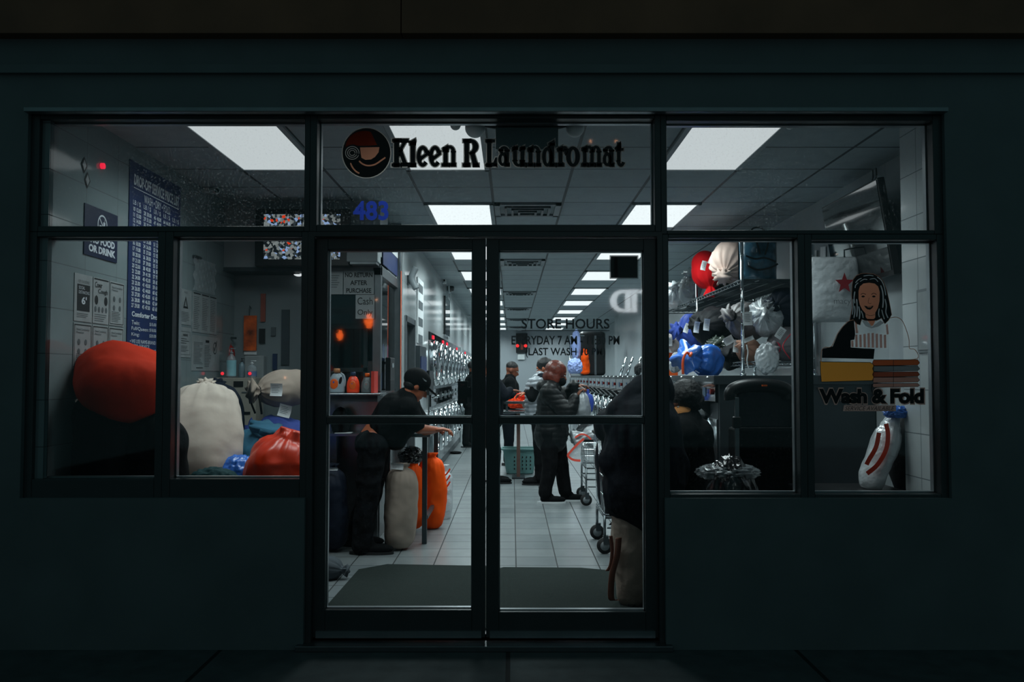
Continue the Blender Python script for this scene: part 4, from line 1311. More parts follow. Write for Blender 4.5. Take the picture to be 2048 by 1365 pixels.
# front-loading washers along the right side, fronts face the aisle
XW = 1.52
def washer(y):
    t = thing('washing_machine', None, 'washing machine', (XW, y, 0))
    w = 0.375
    ob('cabinet', MB().box(XW, XW + 0.92, y - w + .004, y + w - .004, 0.0, 1.375), M['steel_dark'], t, bevel=.006)
    ob('front_panel', MB().box(XW - 0.012, XW, y - w + .012, y + w - .012, 0.10, 1.08), M['steel'], t, bevel=.004)
    ring_door(t, Vector((XW - 0.012, y, 0.83)), 0.235, -1)
    cp = ob('control_panel', MB().box(XW - 0.02, XW, y - w + .012, y + w - .012, 1.20, 1.36), M['black_glass'], t, bevel=.003)
    ob('display', MB().box(XW - 0.024, XW - .019, y - .06, y + .04, 1.24, 1.31), mat('blue_display', S(60, 96, 130), .3), cp)
    ob('red_button', MB().cyl((XW - .02, y - .26, 1.28), (XW - .035, y - .26, 1.28), .022, n=12), M['red_paint'], cp)
    b = MB()
    b.face([(XW - .13, y - .11, 1.20), (XW - .13, y + .11, 1.20), (XW, y + .11, 1.21), (XW, y - .11, 1.21)])
    b.face([(XW - .13, y - .11, 1.20), (XW, y - .11, 1.21), (XW, y - .11, 1.09)])
    b.face([(XW - .13, y + .11, 1.20), (XW, y + .11, 1.09), (XW, y + .11, 1.21)])
    b.face([(XW - .13, y - .11, 1.20), (XW, y - .11, 1.09), (XW, y + .11, 1.09), (XW - .13, y + .11, 1.20)])
    bmesh.ops.remove_doubles(b.b, verts=b.b.verts[:], dist=1e-5)
    ob('soap_dispenser', b, M['black_plastic'], t, bevel=.004)
    return t
ws = None
for i in range(20):
    y = 6.74 + 0.765 * i
    lab = 'steel front-loading washer, %s from the near end of the right row' % ords[i]
    if ws is None:
        ws = washer(y)
        ws['label'] = lab
        ws['group'] = 'front-loading washers along the right side'
    else:
        copy_thing(ws, (XW, y, 0), lab)
t = thing('steel_ledge', 'long stainless ledge covering the tops of the right washers', 'ledge', (1.98, 14, 1.378))
ob('top_sheet', MB().box(XW - 0.03, XR - 0.01, 6.32, 21.7, 1.380, 1.400), M['steel'], t, bevel=.003)
ob('front_lip', MB().box(XW - 0.045, XW - 0.03, 6.32, 21.7, 1.355, 1.402), M['steel_dark'], t, bevel=.003)
ob('end_lip', MB().box(XW - 0.045, XR - 0.01, 6.305, 6.32, 1.335, 1.402), M['steel_dark'], t, bevel=.003)
ob('end_panel', MB().box(XW, XR - 0.01, 6.33, 6.35, 0.0, 1.335), M['steel_dark'], t)
b = MB()
for k in range(16): b.ell((XW - .047, 6.5 + .5 * k, 1.385), (.012, .018, .012), nu=8, nv=6)
ob('knobs', b, M['chrome'], t, smooth=True)

# wire shelving on the ledge
t = thing('wire_shelving', 'chrome wire shelving rack of laundry bags above the right washers', 'shelving', (2.3, 9.3, 1.402))
X0s, X1s = 2.0, 2.62
zS1, zS2 = 1.52, 2.235
for py in (7.47, 9.30, 11.13):
    for X in (X0s, X1s):
        b = MB().cyl((X, py, 1.402), (X, py, 2.58), 0.0145, n=12)
        for k in range(11): b.torus((X, py, 1.45 + .1 * k), .0145, .002, n=12, m=4)
        b.cyl((X, py, 1.402), (X, py, 1.42), .026, n=12)
        ob('post', b, M['chrome'], t, smooth=True)
for z in (zS1, zS2):
    b = MB()
    for X in (X0s, X1s):
        b.cyl((X, 7.47, z), (X, 11.13, z), .006, n=8); b.cyl((X, 7.47, z - .03), (X, 11.13, z - .03), .005, n=8)
        pts = [(X, 7.47 + .06 * k, z if k % 2 else z - .03) for k in range(62)]
        b.tube(pts, .0028, 5)
    for Y in (7.47, 9.30, 11.13):
        b.cyl((X0s, Y, z), (X1s, Y, z), .006, n=8); b.cyl((X0s, Y, z - .03), (X1s, Y, z - .03), .005, n=8)
        b.tube([(X0s + .062 * k, Y, z if k % 2 else z - .03) for k in range(11)], .0028, 5)
    for k in range(1, 105):
        Y = 7.47 + .035 * k
        b.box(X0s, X1s, Y - .0022, Y + .0022, z - .002, z + .002)
    for X in (2.15, 2.3, 2.45): b.box(X - .004, X + .004, 7.47, 11.13, z - .008, z - .001)
    ob('shelf', b, M['steel_dark'] if z == zS2 else M['steel'], t)

# wall television
t = thing('wall_television', 'large dark flat television tilted down on the right wall', 'television', (XR, 6.6, 2.15))
R = rotm(y=math.radians(-9))
cc0 = Vector((XR - 0.16, 6.22, 2.40))
ob('housing', MB().obox(cc0, (0.05, 1.04, 0.66), R), M['black_plastic'], t, bevel=.008)
ob('screen', MB().obox(cc0 + R @ Vector((-.027, 0, .01)), (0.004, 1.00, 0.61), R), M['black_glass'], t)
ob('bracket', MB().box(XR - .13, XR, 6.1, 6.35, 2.3, 2.55), M['steel_dark'], t)
b = MB()
for dy in (0.12, 0.18): b.tube([(XR - .02, 6.1 + dy, H - .01), (XR - .035, 6.06 + dy, 2.85), (XR - .03, 6.12 + dy, 2.78), (XR - .08, 6.1 + dy, 2.68)], .005, 6)
ob('cable', b, M['rubber'], t)

# ================================================================ BAGS
def sack_mesh(c, axis, L, R, R2=None, neck=0.12, p=2.4, folds=9, amp=0.10, seed=0, up=(0, 0, 1), nu=56, nv=40, lump=0.06, ruffle=0.16, open_end=0.42, sag=0.0):
    rr = random.Random(seed)
    R2 = R if R2 is None else R2
    c = Vector(c)
    d = Vector(axis).normalized()
    u = Vector(up) - d * d.dot(Vector(up))
    u = u.normalized() if u.length > 1e-3 else d.orthogonal().normalized()
    w = d.cross(u)
    ph = [rr.uniform(0, 6.28) for _ in range(4)]
    b = MB()
    rings = []
    T = 1 - ruffle
    for j in range(nv + 1):
        t = j / nv
        if t <= T:
            s = t / T
            base = max(1 - abs(2 * s - 1) ** p, 0.0) ** 0.5
            if s > 0.5: base = max(base, neck)
            g = min(max((s - 0.45) / 0.5, 0), 1)
            g = g * g
        else:
            q = (t - T) / ruffle
            base = neck + (open_end - neck) * q ** 0.8
            g = 1.0
        if t == 0: base = 0.02
        ring = []
        for i in range(nu):
            a = 2 * PI * i / nu
            f = 1 + amp * g * (0.6 * math.cos(folds * a + ph[0] + 1.2 * t) + 0.5 * math.cos((folds * 2 + 1) * a + ph[1])) + 0.02 * math.cos(3 * a + ph[2]) * math.sin(5 * t + ph[3])
            if t > T: f += 0.25 * math.cos((folds // 2 + 2) * a + ph[2]) * (t - T) / ruffle
            pt = c + d * (L * (t - 0.5)) + u * (R2 * base * f * math.cos(a)) + w * (R * base * f * math.sin(a))
            n_ = noise.noise(Vector((pt.x * 5 + seed * 3.1, pt.y * 5, pt.z * 5)))
            n2 = 0.5 - abs(noise.noise(Vector((pt.x * 11 + seed, pt.y * 11, pt.z * 11))))
            off = (pt - (c + d * (L * (t - 0.5))))
            pt += off.normalized() * (lump * n_ + lump * 0.45 * n2) * min(base * 1.6, 1) if off.length > 1e-6 else Vector()
            if sag: pt.z -= sag * (1 - base) * 0.5
            ring.append(b.b.verts.new(pt))
        rings.append(ring)
    for j in range(nv): b.bridge(rings[j], rings[j + 1])
    b.b.faces.new(list(reversed(rings[0])))
    b.b.faces.new(rings[-1])
    tn = c + d * (L * (T - 0.5))
    return b, tn, d, u, w
def sack(label, m, c, axis, L, R, R2=None, tie=None, tags=(), name='laundry_bag', cat='laundry bag', group=None, strings=False, **k):
    sd = k.get('seed', 0)
    b, tn, d, u, w = sack_mesh(c, axis, L, R, R2, **k)
    zlow = min(v.co.z for v in b.b.verts)
    t = thing(name, label, cat, (c[0], c[1], zlow), group)
    ob('bag', b, m, t, smooth=True)
    nk = k.get('neck', 0.12)
    if tie is not None:
        tb = MB().torus(tn, R * nk * 1.12, R * 0.045 + .004, axis=d, n=20, m=8)
        if strings:
            for q in (-1, 1):
                p0 = tn + w * (R * nk * q)
                tb.tube([p0, p0 + w * (.04 * q) + d * .03 + Vector((0, 0, -.02)), p0 + w * (.05 * q) + d * .02 + Vector((0, 0, -.10)), p0 + w * (.03 * q) + Vector((0, 0, -.17))], R * .035 + .003, 6)
        ob('tie', tb, tie, t, smooth=True)
    for tg in tags: paper_tag(t, *tg)
    return t
def paper_tag(t, p, wpx=0.08, hpx=0.10, ang=0.0, yaw=0.0):
    """a paper slip facing the street; p is its place"""
    R = rotm(z=yaw) @ rotm(y=ang)
    b = MB()
    n_ = 5
    g = []
    for i in range(n_ + 1):
        row = []
        for j in range(n_ + 1):
            x, z = (i / n_ - .5) * wpx, (j / n_ - .5) * hpx
            row.append(b.b.verts.new(Vector(p) + R @ Vector((x, -.006 * math.sin(3 * i / n_) - .012 * (j / n_ - .5) ** 2 * 4, z))))
        g.append(row)
    for i in range(n_):
        for j in range(n_): b.b.faces.new((g[i][j], g[i + 1][j], g[i + 1][j + 1], g[i][j + 1]))
    o = ob('paper_tag', b, M['paper'], t, smooth=True, normals=False)
    b = MB()
    for k in range(5):
        z = hpx * (.32 - .13 * k)
        pts = [(-.36, z), (.30 if k % 2 else .2, z), (.30 if k % 2 else .2, z - hpx * .03), (-.36, z - hpx * .03)]
        b.face([Vector(p) + R @ Vector((x * wpx, -.016, zz)) for x, zz in pts])
    ob('tag_writing', b, M['ink_grey'], o, normals=False)
def crumple(name, label, cat, m, c, r, amp=0.25, freq=3.0, seed=0, group=None, parent=None, sub=5, flat_bottom=True):
    b = MB()
    bmesh.ops.create_icosphere(b.b, subdivisions=sub, radius=1.0)
    for v in b.b.verts:
        q = v.co.normalized()
        n1 = 0.5 - abs(noise.noise(q * freq + Vector((seed, 0, 0))))
        n2 = 0.5 - abs(noise.noise(q * freq * 2.3 + Vector((seed, 5, 0))))
        n3 = noise.noise(q * freq * 5 + Vector((seed, 9, 0)))
        f = 1 + amp * (n1 - .2) + amp * .55 * n2 + amp * .15 * n3
        p = Vector((q.x * r[0] * f, q.y * r[1] * f, q.z * r[2] * f))
        if flat_bottom and p.z < -r[2] * .88: p.z = -r[2] * .88
        v.co = p + Vector(c)
    o = ob(name, b, m, parent, smooth=True)
    if parent is None: tag(o, label, cat, group)
    return o
Cred = cloth('red_canvas', S(205, 44, 0), .85)
Corange = cloth('orange_nylon', S(255, 86, 0), .7, .15)
Corange2 = cloth('red_orange_nylon', S(225, 52, 4), .35, .2, 8)
Ccream = cloth('cream_cotton', S(196, 184, 172), .85)
Cbeige = cloth('beige_cotton', S(158, 144, 132), .85)
Cnavy = cloth('navy_nylon', S(20, 29, 44), .65)
Cdark = cloth('dark_nylon', S(11, 13, 17), .7)
Cblue = cloth('blue_cotton', S(48, 64, 130), .8)
Cblue2 = cloth('bright_blue_nylon', S(60, 84, 172), .6)
Cteal = cloth('teal_cotton', S(44, 92, 116), .8)
Cpink = cloth('pale_pink_cotton', S(212, 186, 174), .8)
Cbrown = cloth('tan_brown_cotton', S(156, 116, 98), .8)
Cpattern = mat('patterned_bag_cloth', S(96, 92, 92), .5, 0, .55, 9, bump=.2, bscale=14)
Cwhitep = plastic_film_mat('white_bag_plastic', S(205, 212, 216), .88, .25)
Cclearp = plastic_film_mat('clear_bag_plastic', S(160, 168, 172), .45, .12)
Cgreyp = plastic_film_mat('grey_bag_plastic', S(150, 156, 160), .85, .3)
Cblackp = plastic_film_mat('black_bag_plastic', S(16, 18, 20), 1.0, .2)
Ctarp = cloth('blue_tarpaulin', S(44, 110, 205), .32, .2, 8, coat=.3)

# --- left window: bench with the waiting bags
t = thing('steel_bench', 'low steel bench under the pile of bags behind the left window', 'bench', (-1.85, 5.9, 0))
ob('top', MB().box(-2.47, -1.62, 4.80, 6.88, 0.60, 0.64), M['steel_dark'], t, bevel=.004)
for x in (-2.42, -1.67):
    for y in (4.86, 6.82): ob('leg', MB().box(x - .02, x + .02, y - .02, y + .02, 0, .60), M['steel_dark'], t)
t = thing('storage_crate', 'dark crate under the red-orange bag by the left window', 'crate', (-1.40, 5.25, 0))
ob('crate_body', MB().box(-1.60, -1.20, 5.03, 5.47, 0, .58), M['black_plastic'], t, bevel=.01)
sack('huge red cloth bag leaning in the left window', Cred, (-2.245, 5.00, 1.375), (-.45, .75, .35), .62, .265, .20, neck=.15, p=3.2, amp=.05, folds=7, seed=1, lump=.025, ruffle=.07, open_end=.3, tie=Cred)
sack('matte black bag added as shade in the left window corner under the red bag', M['cloth_black'], (-2.32, 4.93, .97), (-.05, .1, 1), .80, .17, .165, neck=.5, p=3.6, seed=91, lump=.03, ruffle=.05, tie=None)  # added black sack, stands in for the shade below the red bag
sack('matte black bag added as shade at the sill in front of the cream bag', M['cloth_black'], (-2.06, 5.0, .91), (.0, .1, 1), .62, .17, .16, neck=.5, p=3.4, seed=92, lump=.03, ruffle=.05, tie=None)  # second added sack, darkens the sill where the pile sinks into shade
sack('tall cream cotton bag with gathered top beside the red bag', Ccream, (-2.03, 5.62, 1.02), (-.12, .62, .80), .86, .27, .20, neck=.12, p=2.5, folds=15, amp=.13, seed=2, lump=.025, ruffle=.05, open_end=.2, tie=Ccream)
sack('round dark navy bag behind the cream bag', Cnavy, (-2.24, 6.40, 1.03), (-.05, .6, .8), .82, .23, .20, neck=.12, p=2.8, amp=.06, seed=3, lump=.03, ruffle=.05, open_end=.2, tie=Cdark)
pY = 6.45
sack('light beige bag lying on top, tied with black cord and tagged', Cbeige, P(566, 779, 6.62), (-.62, -.55, -.05), .52, .155, .135, neck=.16, p=2.8, folds=12, amp=.13, seed=4, lump=.025, ruffle=.12, open_end=.55, tie=Cdark, strings=True, tags=((P(553, 780, 6.33), .088, .092, .03, 0),))
sack('dark blue bag under the tied beige bag', Cblue, (-1.76, 6.58, .885), (-.5, -.4, .25), .56, .23, .21, neck=.2, p=2.8, amp=.1, seed=5, lump=.05, ruffle=.1, tie=Cblue, tags=((P(570, 822, 6.24), .09, .09, .25, 0),))
sack('teal cotton bag with bunched neck between the machine and orange bag', Cteal, (-1.74, 5.98, .83), (.35, -.2, .9), .48, .24, .20, neck=.4, p=2.8, folds=10, amp=.12, seed=6, lump=.05, ruffle=.10, open_end=.5, tie=Cteal)
sack('bright red-orange glossy bag at the front of the left pile', Corange2, (-1.40, 5.25, .83), (.3, .1, 1), .50, .24, .19, neck=.5, p=3.0, amp=.12, folds=6, seed=7, lump=.055, ruffle=.08, open_end=.4, tie=None)
crumple('plastic_bag', 'small crumpled blue plastic bag right of the cream bag', 'plastic bag', Ctarp, (-1.74, 5.50, .76), (.13, .11, .13), .22, 2.4, 3)
crumple('folded_cloth', 'dark green cloth lying at the sill by the cream bag', 'cloth', cloth('dark_green_cloth', S(26, 62, 66)), (-1.74, 5.05, .74), (.17, .10, .12), .2, 2.4, 4)

# change machine with bottles on top
x0, x1 = P(437, 0, 7.3).x, P(527, 0, 7.3).x
t = thing('change_machine', 'cream metal coin machine on a dark stand in the office corner', 'machine', ((x0 + x1) / 2, 7.3, 0))
zt1, zb1 = P(0, 756, 7.2).z, P(0, 858, 7.2).z
ob('housing', MB().box(x0, x1, 7.2, 7.44, zb1, zt1), M['cream_metal'], t, bevel=.006)
ob('stand', MB().box(x0 + .01, x1 - .01, 7.22, 7.43, 0, zb1), M['black_plastic'], t)
def mp(px, py): return P(px, py, 7.2)
dp = ob('front_door', MB().box(mp(442, 0).x, mp(522, 0).x, 7.194, 7.2, mp(0, 851).z, mp(0, 761).z), M['cream_metal'], t, bevel=.002)
for (a, b_, c_, d_, mm, nm) in ((468, 763, 487, 774, M['black_plastic'], 'coin_display'), (459, 784, 472, 788, mat('amber_label', S(190, 132, 60), .5), 'amber_label'), (459, 801, 471, 815, mat('blue_label', S(56, 84, 130), .5), 'blue_label'), (484, 824, 501, 829, M['black_plastic'], 'coin_return'), (450, 836, 464, 839, M['black_plastic'], 'note_slot'), (484, 784, 504, 786, M['ink_grey'], 'printed_line'), (446, 800, 452, 814, M['grey_plastic'], 'lock_plate')):
    p0, p1 = mp(a, d_), mp(c_, b_)
    ob(nm, MB().box(p0.x, p1.x, 7.188, 7.195, p0.z, p1.z), mm, dp)
def bottle(name, label, c, r, h, body, capm, pump=False, band=None, bandm=None, group=None, square=False, band_z=(.1, .6)):
    c = Vector(c)
    t = thing(name, label, 'bottle', c, group)
    prof = [(r * .85, 0), (r, r * .2), (r, h * .62), (r * .85, h * .72), (r * .35, h * .82), (r * .3, h * .86)]
    ob('bottle_body', MB().lathe(c, prof, n=20), body, t, smooth=True)
    if pump:
        b = MB().lathe(c, [(r * .38, h * .86), (r * .38, h * .92), (r * .12, h * .93), (r * .12, h * 1.02), (r * .3, h * 1.03), (r * .3, h * 1.06)], n=14)
        b.obox(c + Vector((r * .4, 0, h * 1.04)), (r * .9, r * .25, r * .2))
        ob('pump', b, capm, t, smooth=True)
    else:
        ob('cap', MB().lathe(c, [(r * .4, h * .85), (r * .4, h), (r * .3, h * 1.01)], n=14), capm, t, smooth=True)
    if band:
        ob('label_band', MB().lathe(c, [(r * 1.015, h * band_z[0]), (r * 1.015, h * band_z[1])], n=20, caps=False), bandm or band, t, smooth=True)
    return t
clear = plastic_film_mat('clear_bottle', S(170, 184, 190), .5, .1)
zt1 += 0.001
bottle('sanitizer_bottle', 'tall sanitizer bottle with pale blue label on the coin machine', (mp(467, 0).x, 7.27, zt1), .040, .235, clear, M['grey_plastic'], pump=True, band=1, bandm=mat('pale_blue_label', S(140, 196, 206), .5), band_z=(.06, .62))
bottle('lotion_bottle', 'slim grey-blue pump bottle with black pump on the coin machine', (mp(485.5, 0).x, 7.30, zt1), .026, .155, mat('grey_blue_plastic', S(110, 132, 142), .4), M['black_plastic'], pump=True)
bottle('hand_gel_bottle', 'round clear hand gel bottle with white pump on the coin machine', (mp(508, 0).x, 7.27, zt1), .040, .135, clear, M['white_plastic'], pump=True, band=1, bandm=mat('blue_gel_label', S(90, 120, 160), .5), band_z=(.1, .4))
for px, lb in ((454, 'left'), (508, 'right')):
    tag(ob('red_light_spot', MB().ell((mp(px, 0).x, 7.21, mp(0, 749).z + .006), (.014, .014, .014)), emit_mat('red_reflection', (1, .03, .05, 1), 1.0), smooth=True), '%s red reflection made as a glowing dot on the coin machine' % lb, 'indicator light')  # glowing dots put in for two red reflections
t = thing('fire_extinguisher', 'red fire extinguisher in the office corner behind the bottles', 'fire extinguisher', (rp(462, 750).x, YR - .09, zt1 - .02))
c = Vector((rp(463, 750).x, YR - .085, mp(0, 752).z))
ob('cylinder', MB().lathe(c, [(.05, 0), (.055, .01), (.055, .20), (.045, .25), (.02, .275), (.02, .29)]), M['red_paint'], t, smooth=True)
ob('valve', MB().cyl(c + Vector((0, 0, .28)), c + Vector((0, 0, .33)), .018).obox(c + Vector((.02, 0, .335)), (.09, .02, .018)).torus(c + Vector((-.01, 0, .35)), .022, .005, axis=(0, 1, 0)), M['steel_dark'], t)
t = thing('tissue_box', 'pale plastic box behind the bottles in the office', 'box', (rp(520, 0).x, YR - .1, zt1))
a, c = rp(495, 752), rp(534, 712)
ob('box_body', MB().box(a.x, c.x, YR - .10, YR - .01, zt1 - .03, c.z), M['paper_grey'], t, bevel=.01)

# --- booth: counter, notices, detergent
t = thing('service_counter', 'stainless steel service counter in front of the booth glass', 'counter', (-1.45, 7.3, 1.25))
zc = P(0, 787, 7.12).z
ob('top', MB().box(-1.78, XB + .06, 7.12, YO + .02, zc - .02, zc), M['steel'], t, bevel=.008)
b = MB().box(-1.78, XB + .03, 7.16, YO - .011, zc - .07, zc - .02)
ob('apron', b, M['steel_dark'], t)
t = thing('booth_shelf', 'thin steel shelf low on the booth front', 'shelf', (-1.45, 7.3, .9))
zs = P(0, 868, 7.15).z
ob('board', MB().box(-1.78, XB + .02, 7.15, YO - .005, zs - .02, zs), M['steel'], t)
ob('support', MB().box(P(660, 0, 7.2).x, P(680, 0, 7.2).x, 7.2, 7.23, 0, zs - .02), M['steel'], t)
tag(ob('receipt', MB().box(P(677, 0, 7.2).x, P(708, 0, 7.2).x, 7.18, 7.30, zs + .001, zs + .004), M['paper']), 'white paper sheet lying on the low booth shelf', 'paper')
crumple('cloth_bundle', 'dark bundle standing on the low booth shelf', 'bundle', M['cloth_black'], P(681, 846, 7.28) + Vector((0, 0, 0)), (.075, .07, .125), .15, 2, 8)
tag(ob('paper_stack', MB().box(P(655, 0, 7.2).x, P(663, 0, 7.2).x, 7.18, 7.26, zs + .001, P(0, 812, 7.2).z), M['paper']), 'narrow upright white pack at the left end of the low shelf', 'paper pack')
def bpx(px, py): return P(px, py, YO - .03)
def booth_notice(x0, y0, x1, y1, txt, label, **k):
    t = thing('notice', label, 'notice', bpx((x0 + x1) / 2, y1))
    a, c = bpx(x0, y1), bpx(x1, y0)
    yy = YO - .03
    ob('sheet', MB().box(a.x, c.x, yy, yy + .004, a.z, c.z), M['paper_grey'], t)
    b = MB()
    n_ = len(txt)
    hh = (y1 - y0) / n_
    for i, s_ in enumerate(txt):
        m_ = k.get('m', 6)
        wd = (x1 - x0 - 2 * m_) * (len(s_) / max(len(q) for q in txt)) ** .8
        xm = (x0 + x1) / 2
        px_text(b, s_, xm - wd / 2, y0 + hh * i + hh * .22, xm + wd / 2, y0 + hh * (i + 1) - hh * .18, yy - .002, bold=k.get('bold', .02))
    ob('printing', b, M['ink'], t, normals=False)
booth_notice(687, 542, 748, 589, ('NO RETURN', 'AFTER', 'PURCHASE'), 'no return after purchase notice on the booth glass', m=3, bold=.025)
booth_notice(711, 590, 749, 638, ('Cash', 'Only'), 'cash only notice below the no return notice', m=4, bold=0)
t = thing('notice', 'small printed notice at the left edge of the booth glass', 'notice', bpx(670, 589))
a, c = bpx(656, 589), bpx(686, 543)
ob('sheet', MB().box(a.x, c.x, YO - .03, YO - .026, a.z, c.z), M['paper_grey'], t)
b = MB()
for k in range(6): b.box(a.x + .01, c.x - .03 - .01 * (k % 3), YO - .032, YO - .0305, c.z - .04 - .02 * k, c.z - .035 - .02 * k)
ob('printing', b, M['ink_grey'], t)
# white box, and a blue reflection built as a panel, above the booth
t = thing('wall_unit', 'pale grey box unit above the booth glass beside the monitor', 'wall unit', P(732, 530, YO - .02))
a, c = P(701, 529, YO), P(762, 470, YO)
ob('housing', MB().box(a.x, c.x, YO - .18, YO - .004, a.z, c.z), M['white_paint'], t, bevel=.006)
ob('lower_grille', MB().box(a.x + .03, c.x - .01, YO - .185, YO - .03, a.z - .022, a.z - .001), M['alu'], t)
t = thing('banner_reflection', 'blue and white reflection made as a panel on the booth top side', 'banner_reflection', (XB + .01, 8.0, zh + .1))
ob('panel', MB().box(XB + .002, XB + .012, 7.55, 8.50, zh + .04, zh + .30), M['navy_board'], t)
ob('white_band', MB().box(XB + .012, XB + .015, 7.55, 8.50, zh + .22, zh + .30), M['paper'], t)

def jug(label, px, w, h, m, capm, logo, logo2, Yj=7.28, handle=True):
    c = Vector((P(px, 0, Yj).x, Yj, zc + .001))
    t = thing('detergent_bottle', label, 'detergent', c, 'detergent bottles on the service counter')
    b = MB()
    prof = [(0, .0), (.92, .0), (1.0, .06), (1.0, .35), (.9, .55), (.62, .74), (.34, .80), (.34, .84)]
    rings = []
    for r_, z in prof:
        rings.append([b.b.verts.new(c + Vector((math.copysign(abs(math.cos(2 * PI * i / 28)) ** .8, math.cos(2 * PI * i / 28)) * w / 2 * max(r_, .02), math.copysign(abs(math.sin(2 * PI * i / 28)) ** .8, math.sin(2 * PI * i / 28)) * w * .28 * max(r_, .02), z * h))) for i in range(28)])
    for i in range(len(rings) - 1): b.bridge(rings[i], rings[i + 1])
    b.b.faces.new(rings[-1])
    ob('bottle_body', b, m, t, smooth=True)
    if handle:
        ob('handle', MB().tube(curve_pts([(c.x + w * .22, c.y, c.z + h * .80), (c.x + w * .42, c.y, c.z + h * .70), (c.x + w * .50, c.y, c.z + h * .48), (c.x + w * .46, c.y, c.z + h * .25)], 5), w * .07, 8), m, t, smooth=True)
        ob('grip_recess', MB().ell(c + Vector((w * .27, -w * .25, h * .5)), (w * .09, .004, h * .17), rotm(y=.25)), M['black_plastic'], t, smooth=True)
    ob('cap', MB().lathe(c, [(w * .2, h * .82), (w * .2, h * .98), (w * .17, h)], n=20), capm, t, smooth=True)
    lx = c.x - (w * .12 if handle else 0)
    lb = ob('label', MB().ell((lx, c.y - w * .262, c.z + h * .36), (w * .27, .006, h * .22)), logo, t, smooth=True)
    ob('label_spot', MB().ell((lx - w * .02, c.y - w * .270, c.z + h * .42), (w * .12, .005, h * .09)), logo2, lb, smooth=True)
    ob('label_strip', MB().obox((lx + w * .03, c.y - w * .272, c.z + h * .27), (w * .3, .004, h * .05)), M['navy_board'], lb)
Lor = mat('orange_label', S(232, 96, 20), .4)
Lbl = mat('blue_spot', S(36, 84, 170), .4)
jug('white detergent jug with orange label and side handle on the counter', 680, .135, .205, mat('white_jug', S(150, 164, 172), .4), mat('orange_grey_cap', S(190, 130, 84), .4), Lor, Lbl)
jug('orange detergent bottle with blue cap on the counter', 712, .108, .175, mat('orange_jug', S(250, 66, 10), .35), mat('blue_cap', S(40, 62, 92), .4), Lor, Lbl, handle=False)
jug('grey detergent bottle with orange cap on the counter', 739.5, .100, .165, mat('grey_jug', S(92, 100, 102), .4), mat('orange_cap', S(235, 100, 20), .4), mat('grey_label', S(120, 126, 126), .4), mat('salmon_spot', S(235, 90, 70), .4), handle=False)
t = thing('detergent_bottle', 'light blue bottle at the left edge of the counter, half hidden', 'detergent', (P(657, 0, 7.28).x, 7.28, zc + .001))
ob('bottle_body', MB().lathe((P(657, 0, 7.28).x, 7.28, zc + .001), [(.03, 0), (.032, .01), (.032, .11), (.015, .145), (.015, .16)]), mat('sky_blue_plastic', S(80, 150, 190), .4), t, smooth=True)
ob('cap', MB().lathe((P(657, 0, 7.28).x, 7.28, zc + .001), [(.017, .15), (.017, .17)]), M['white_plastic'], t, smooth=True)
tag(ob('red_box', MB().box(P(751, 0, 7.3).x, P(757, 0, 7.3).x, 7.2, 7.4, zc + .001, P(0, 743, 7.3).z), mat('red_carton', S(190, 52, 40), .5)), 'narrow red carton at the right end of the counter', 'carton')
for i in range(5):
    for j in range(2):
        c = Vector((-1.20, 7.62 + .13 * i, 1.28 + .25 * j))
        t = bottle('water_bottle', 'clear blue-tinted water bottle behind the booth side glass, %s row' % ('lower' if j == 0 else 'upper'), c, .035, .22, mat('blue_clear_plastic', S(90, 120, 190), .15, coat=.5) if (i + j) % 2 else clear, M['white_plastic'], group='water bottles behind the booth side glass')
        t['label'] = '%s water bottle of the %s row behind the booth side glass' % (['nearest', 'second', 'middle', 'fourth', 'farthest'][i], 'lower' if j == 0 else 'upper')
tag(ob('bottle_shelf', MB().box(-1.26, -1.165, 7.55, 8.3, 1.262, 1.278).box(-1.26, -1.165, 7.55, 8.3, 1.508, 1.528).box(-1.26, -1.165, 7.54, 7.55, 1.262, 1.528), M['steel']), 'small steel shelf holding bottles behind the booth side glass', 'shelf')
t = thing('terminal', 'black upright payment terminal on the aisle side of the booth', 'terminal', (XB + .05, 7.95, 1.2))
zq0, zq1 = P(0, 782, 7.9).z, P(0, 716, 7.9).z
ob('housing', MB().box(XB + .003, XB + .05, 7.78, 8.06, zq0, zq1), M['black_plastic'], t, bevel=.006)
ob('slot', MB().box(XB + .05, XB + .055, 7.86, 7.96, zq1 - .09, zq1 - .05), M['grey_plastic'], t)

# things on the corridor wall
def cpanel(name, label, cat, px0, px1, py0, py1, m, th=.01):
    y0, y1 = FPX * XC / (px0 - 1024), FPX * XC / (px1 - 1024)
    ym_ = (y0 + y1) / 2
    z1, z0 = P(0, py0, ym_).z, P(0, py1, ym_).z
    o = ob(name, MB().box(XC + .001, XC + .001 + th, y0, y1, z0, z1), m)
    return tag(o, label, cat), (y0, y1, z0, z1)
o, q = cpanel('price_strip', 'tall narrow white price strip on the corridor wall', 'sign', 833, 845, 560, 688, M['paper'])
b = MB()
for k in range(5): b.box(XC + .0115, XC + .013, q[0] + .08, q[1] - .1, q[3] - .16 - .2 * k, q[3] - .06 - .2 * k)
ob('strip_printing', b, M['ink_grey'], o)
o, q = cpanel('card_machine', 'dark blue card machine panel on the corridor wall', 'panel', 832, 843.5, 714, 752, M['navy_board'], .06)
ob('panel_frame', MB().box(XC + .001, XC + .05, q[0] - .05, q[1] + .05, q[2] - .1, q[3] + .12), M['steel_dark'], o)
cpanel('card_reader', 'black card reader beside the blue panel', 'card reader', 846, 855, 742, 790, M['black_plastic'], .08)
cpanel('wall_mirror', 'narrow dark framed picture high above the near dryers', 'picture', 887, 896, 597, 672, M['black_glass'], .03)
t = thing('wall_speaker', 'grey curved wall fan housing high beside the booth', 'fan housing', (XC + .05, 9.1, P(0, 580, 9.1).z))
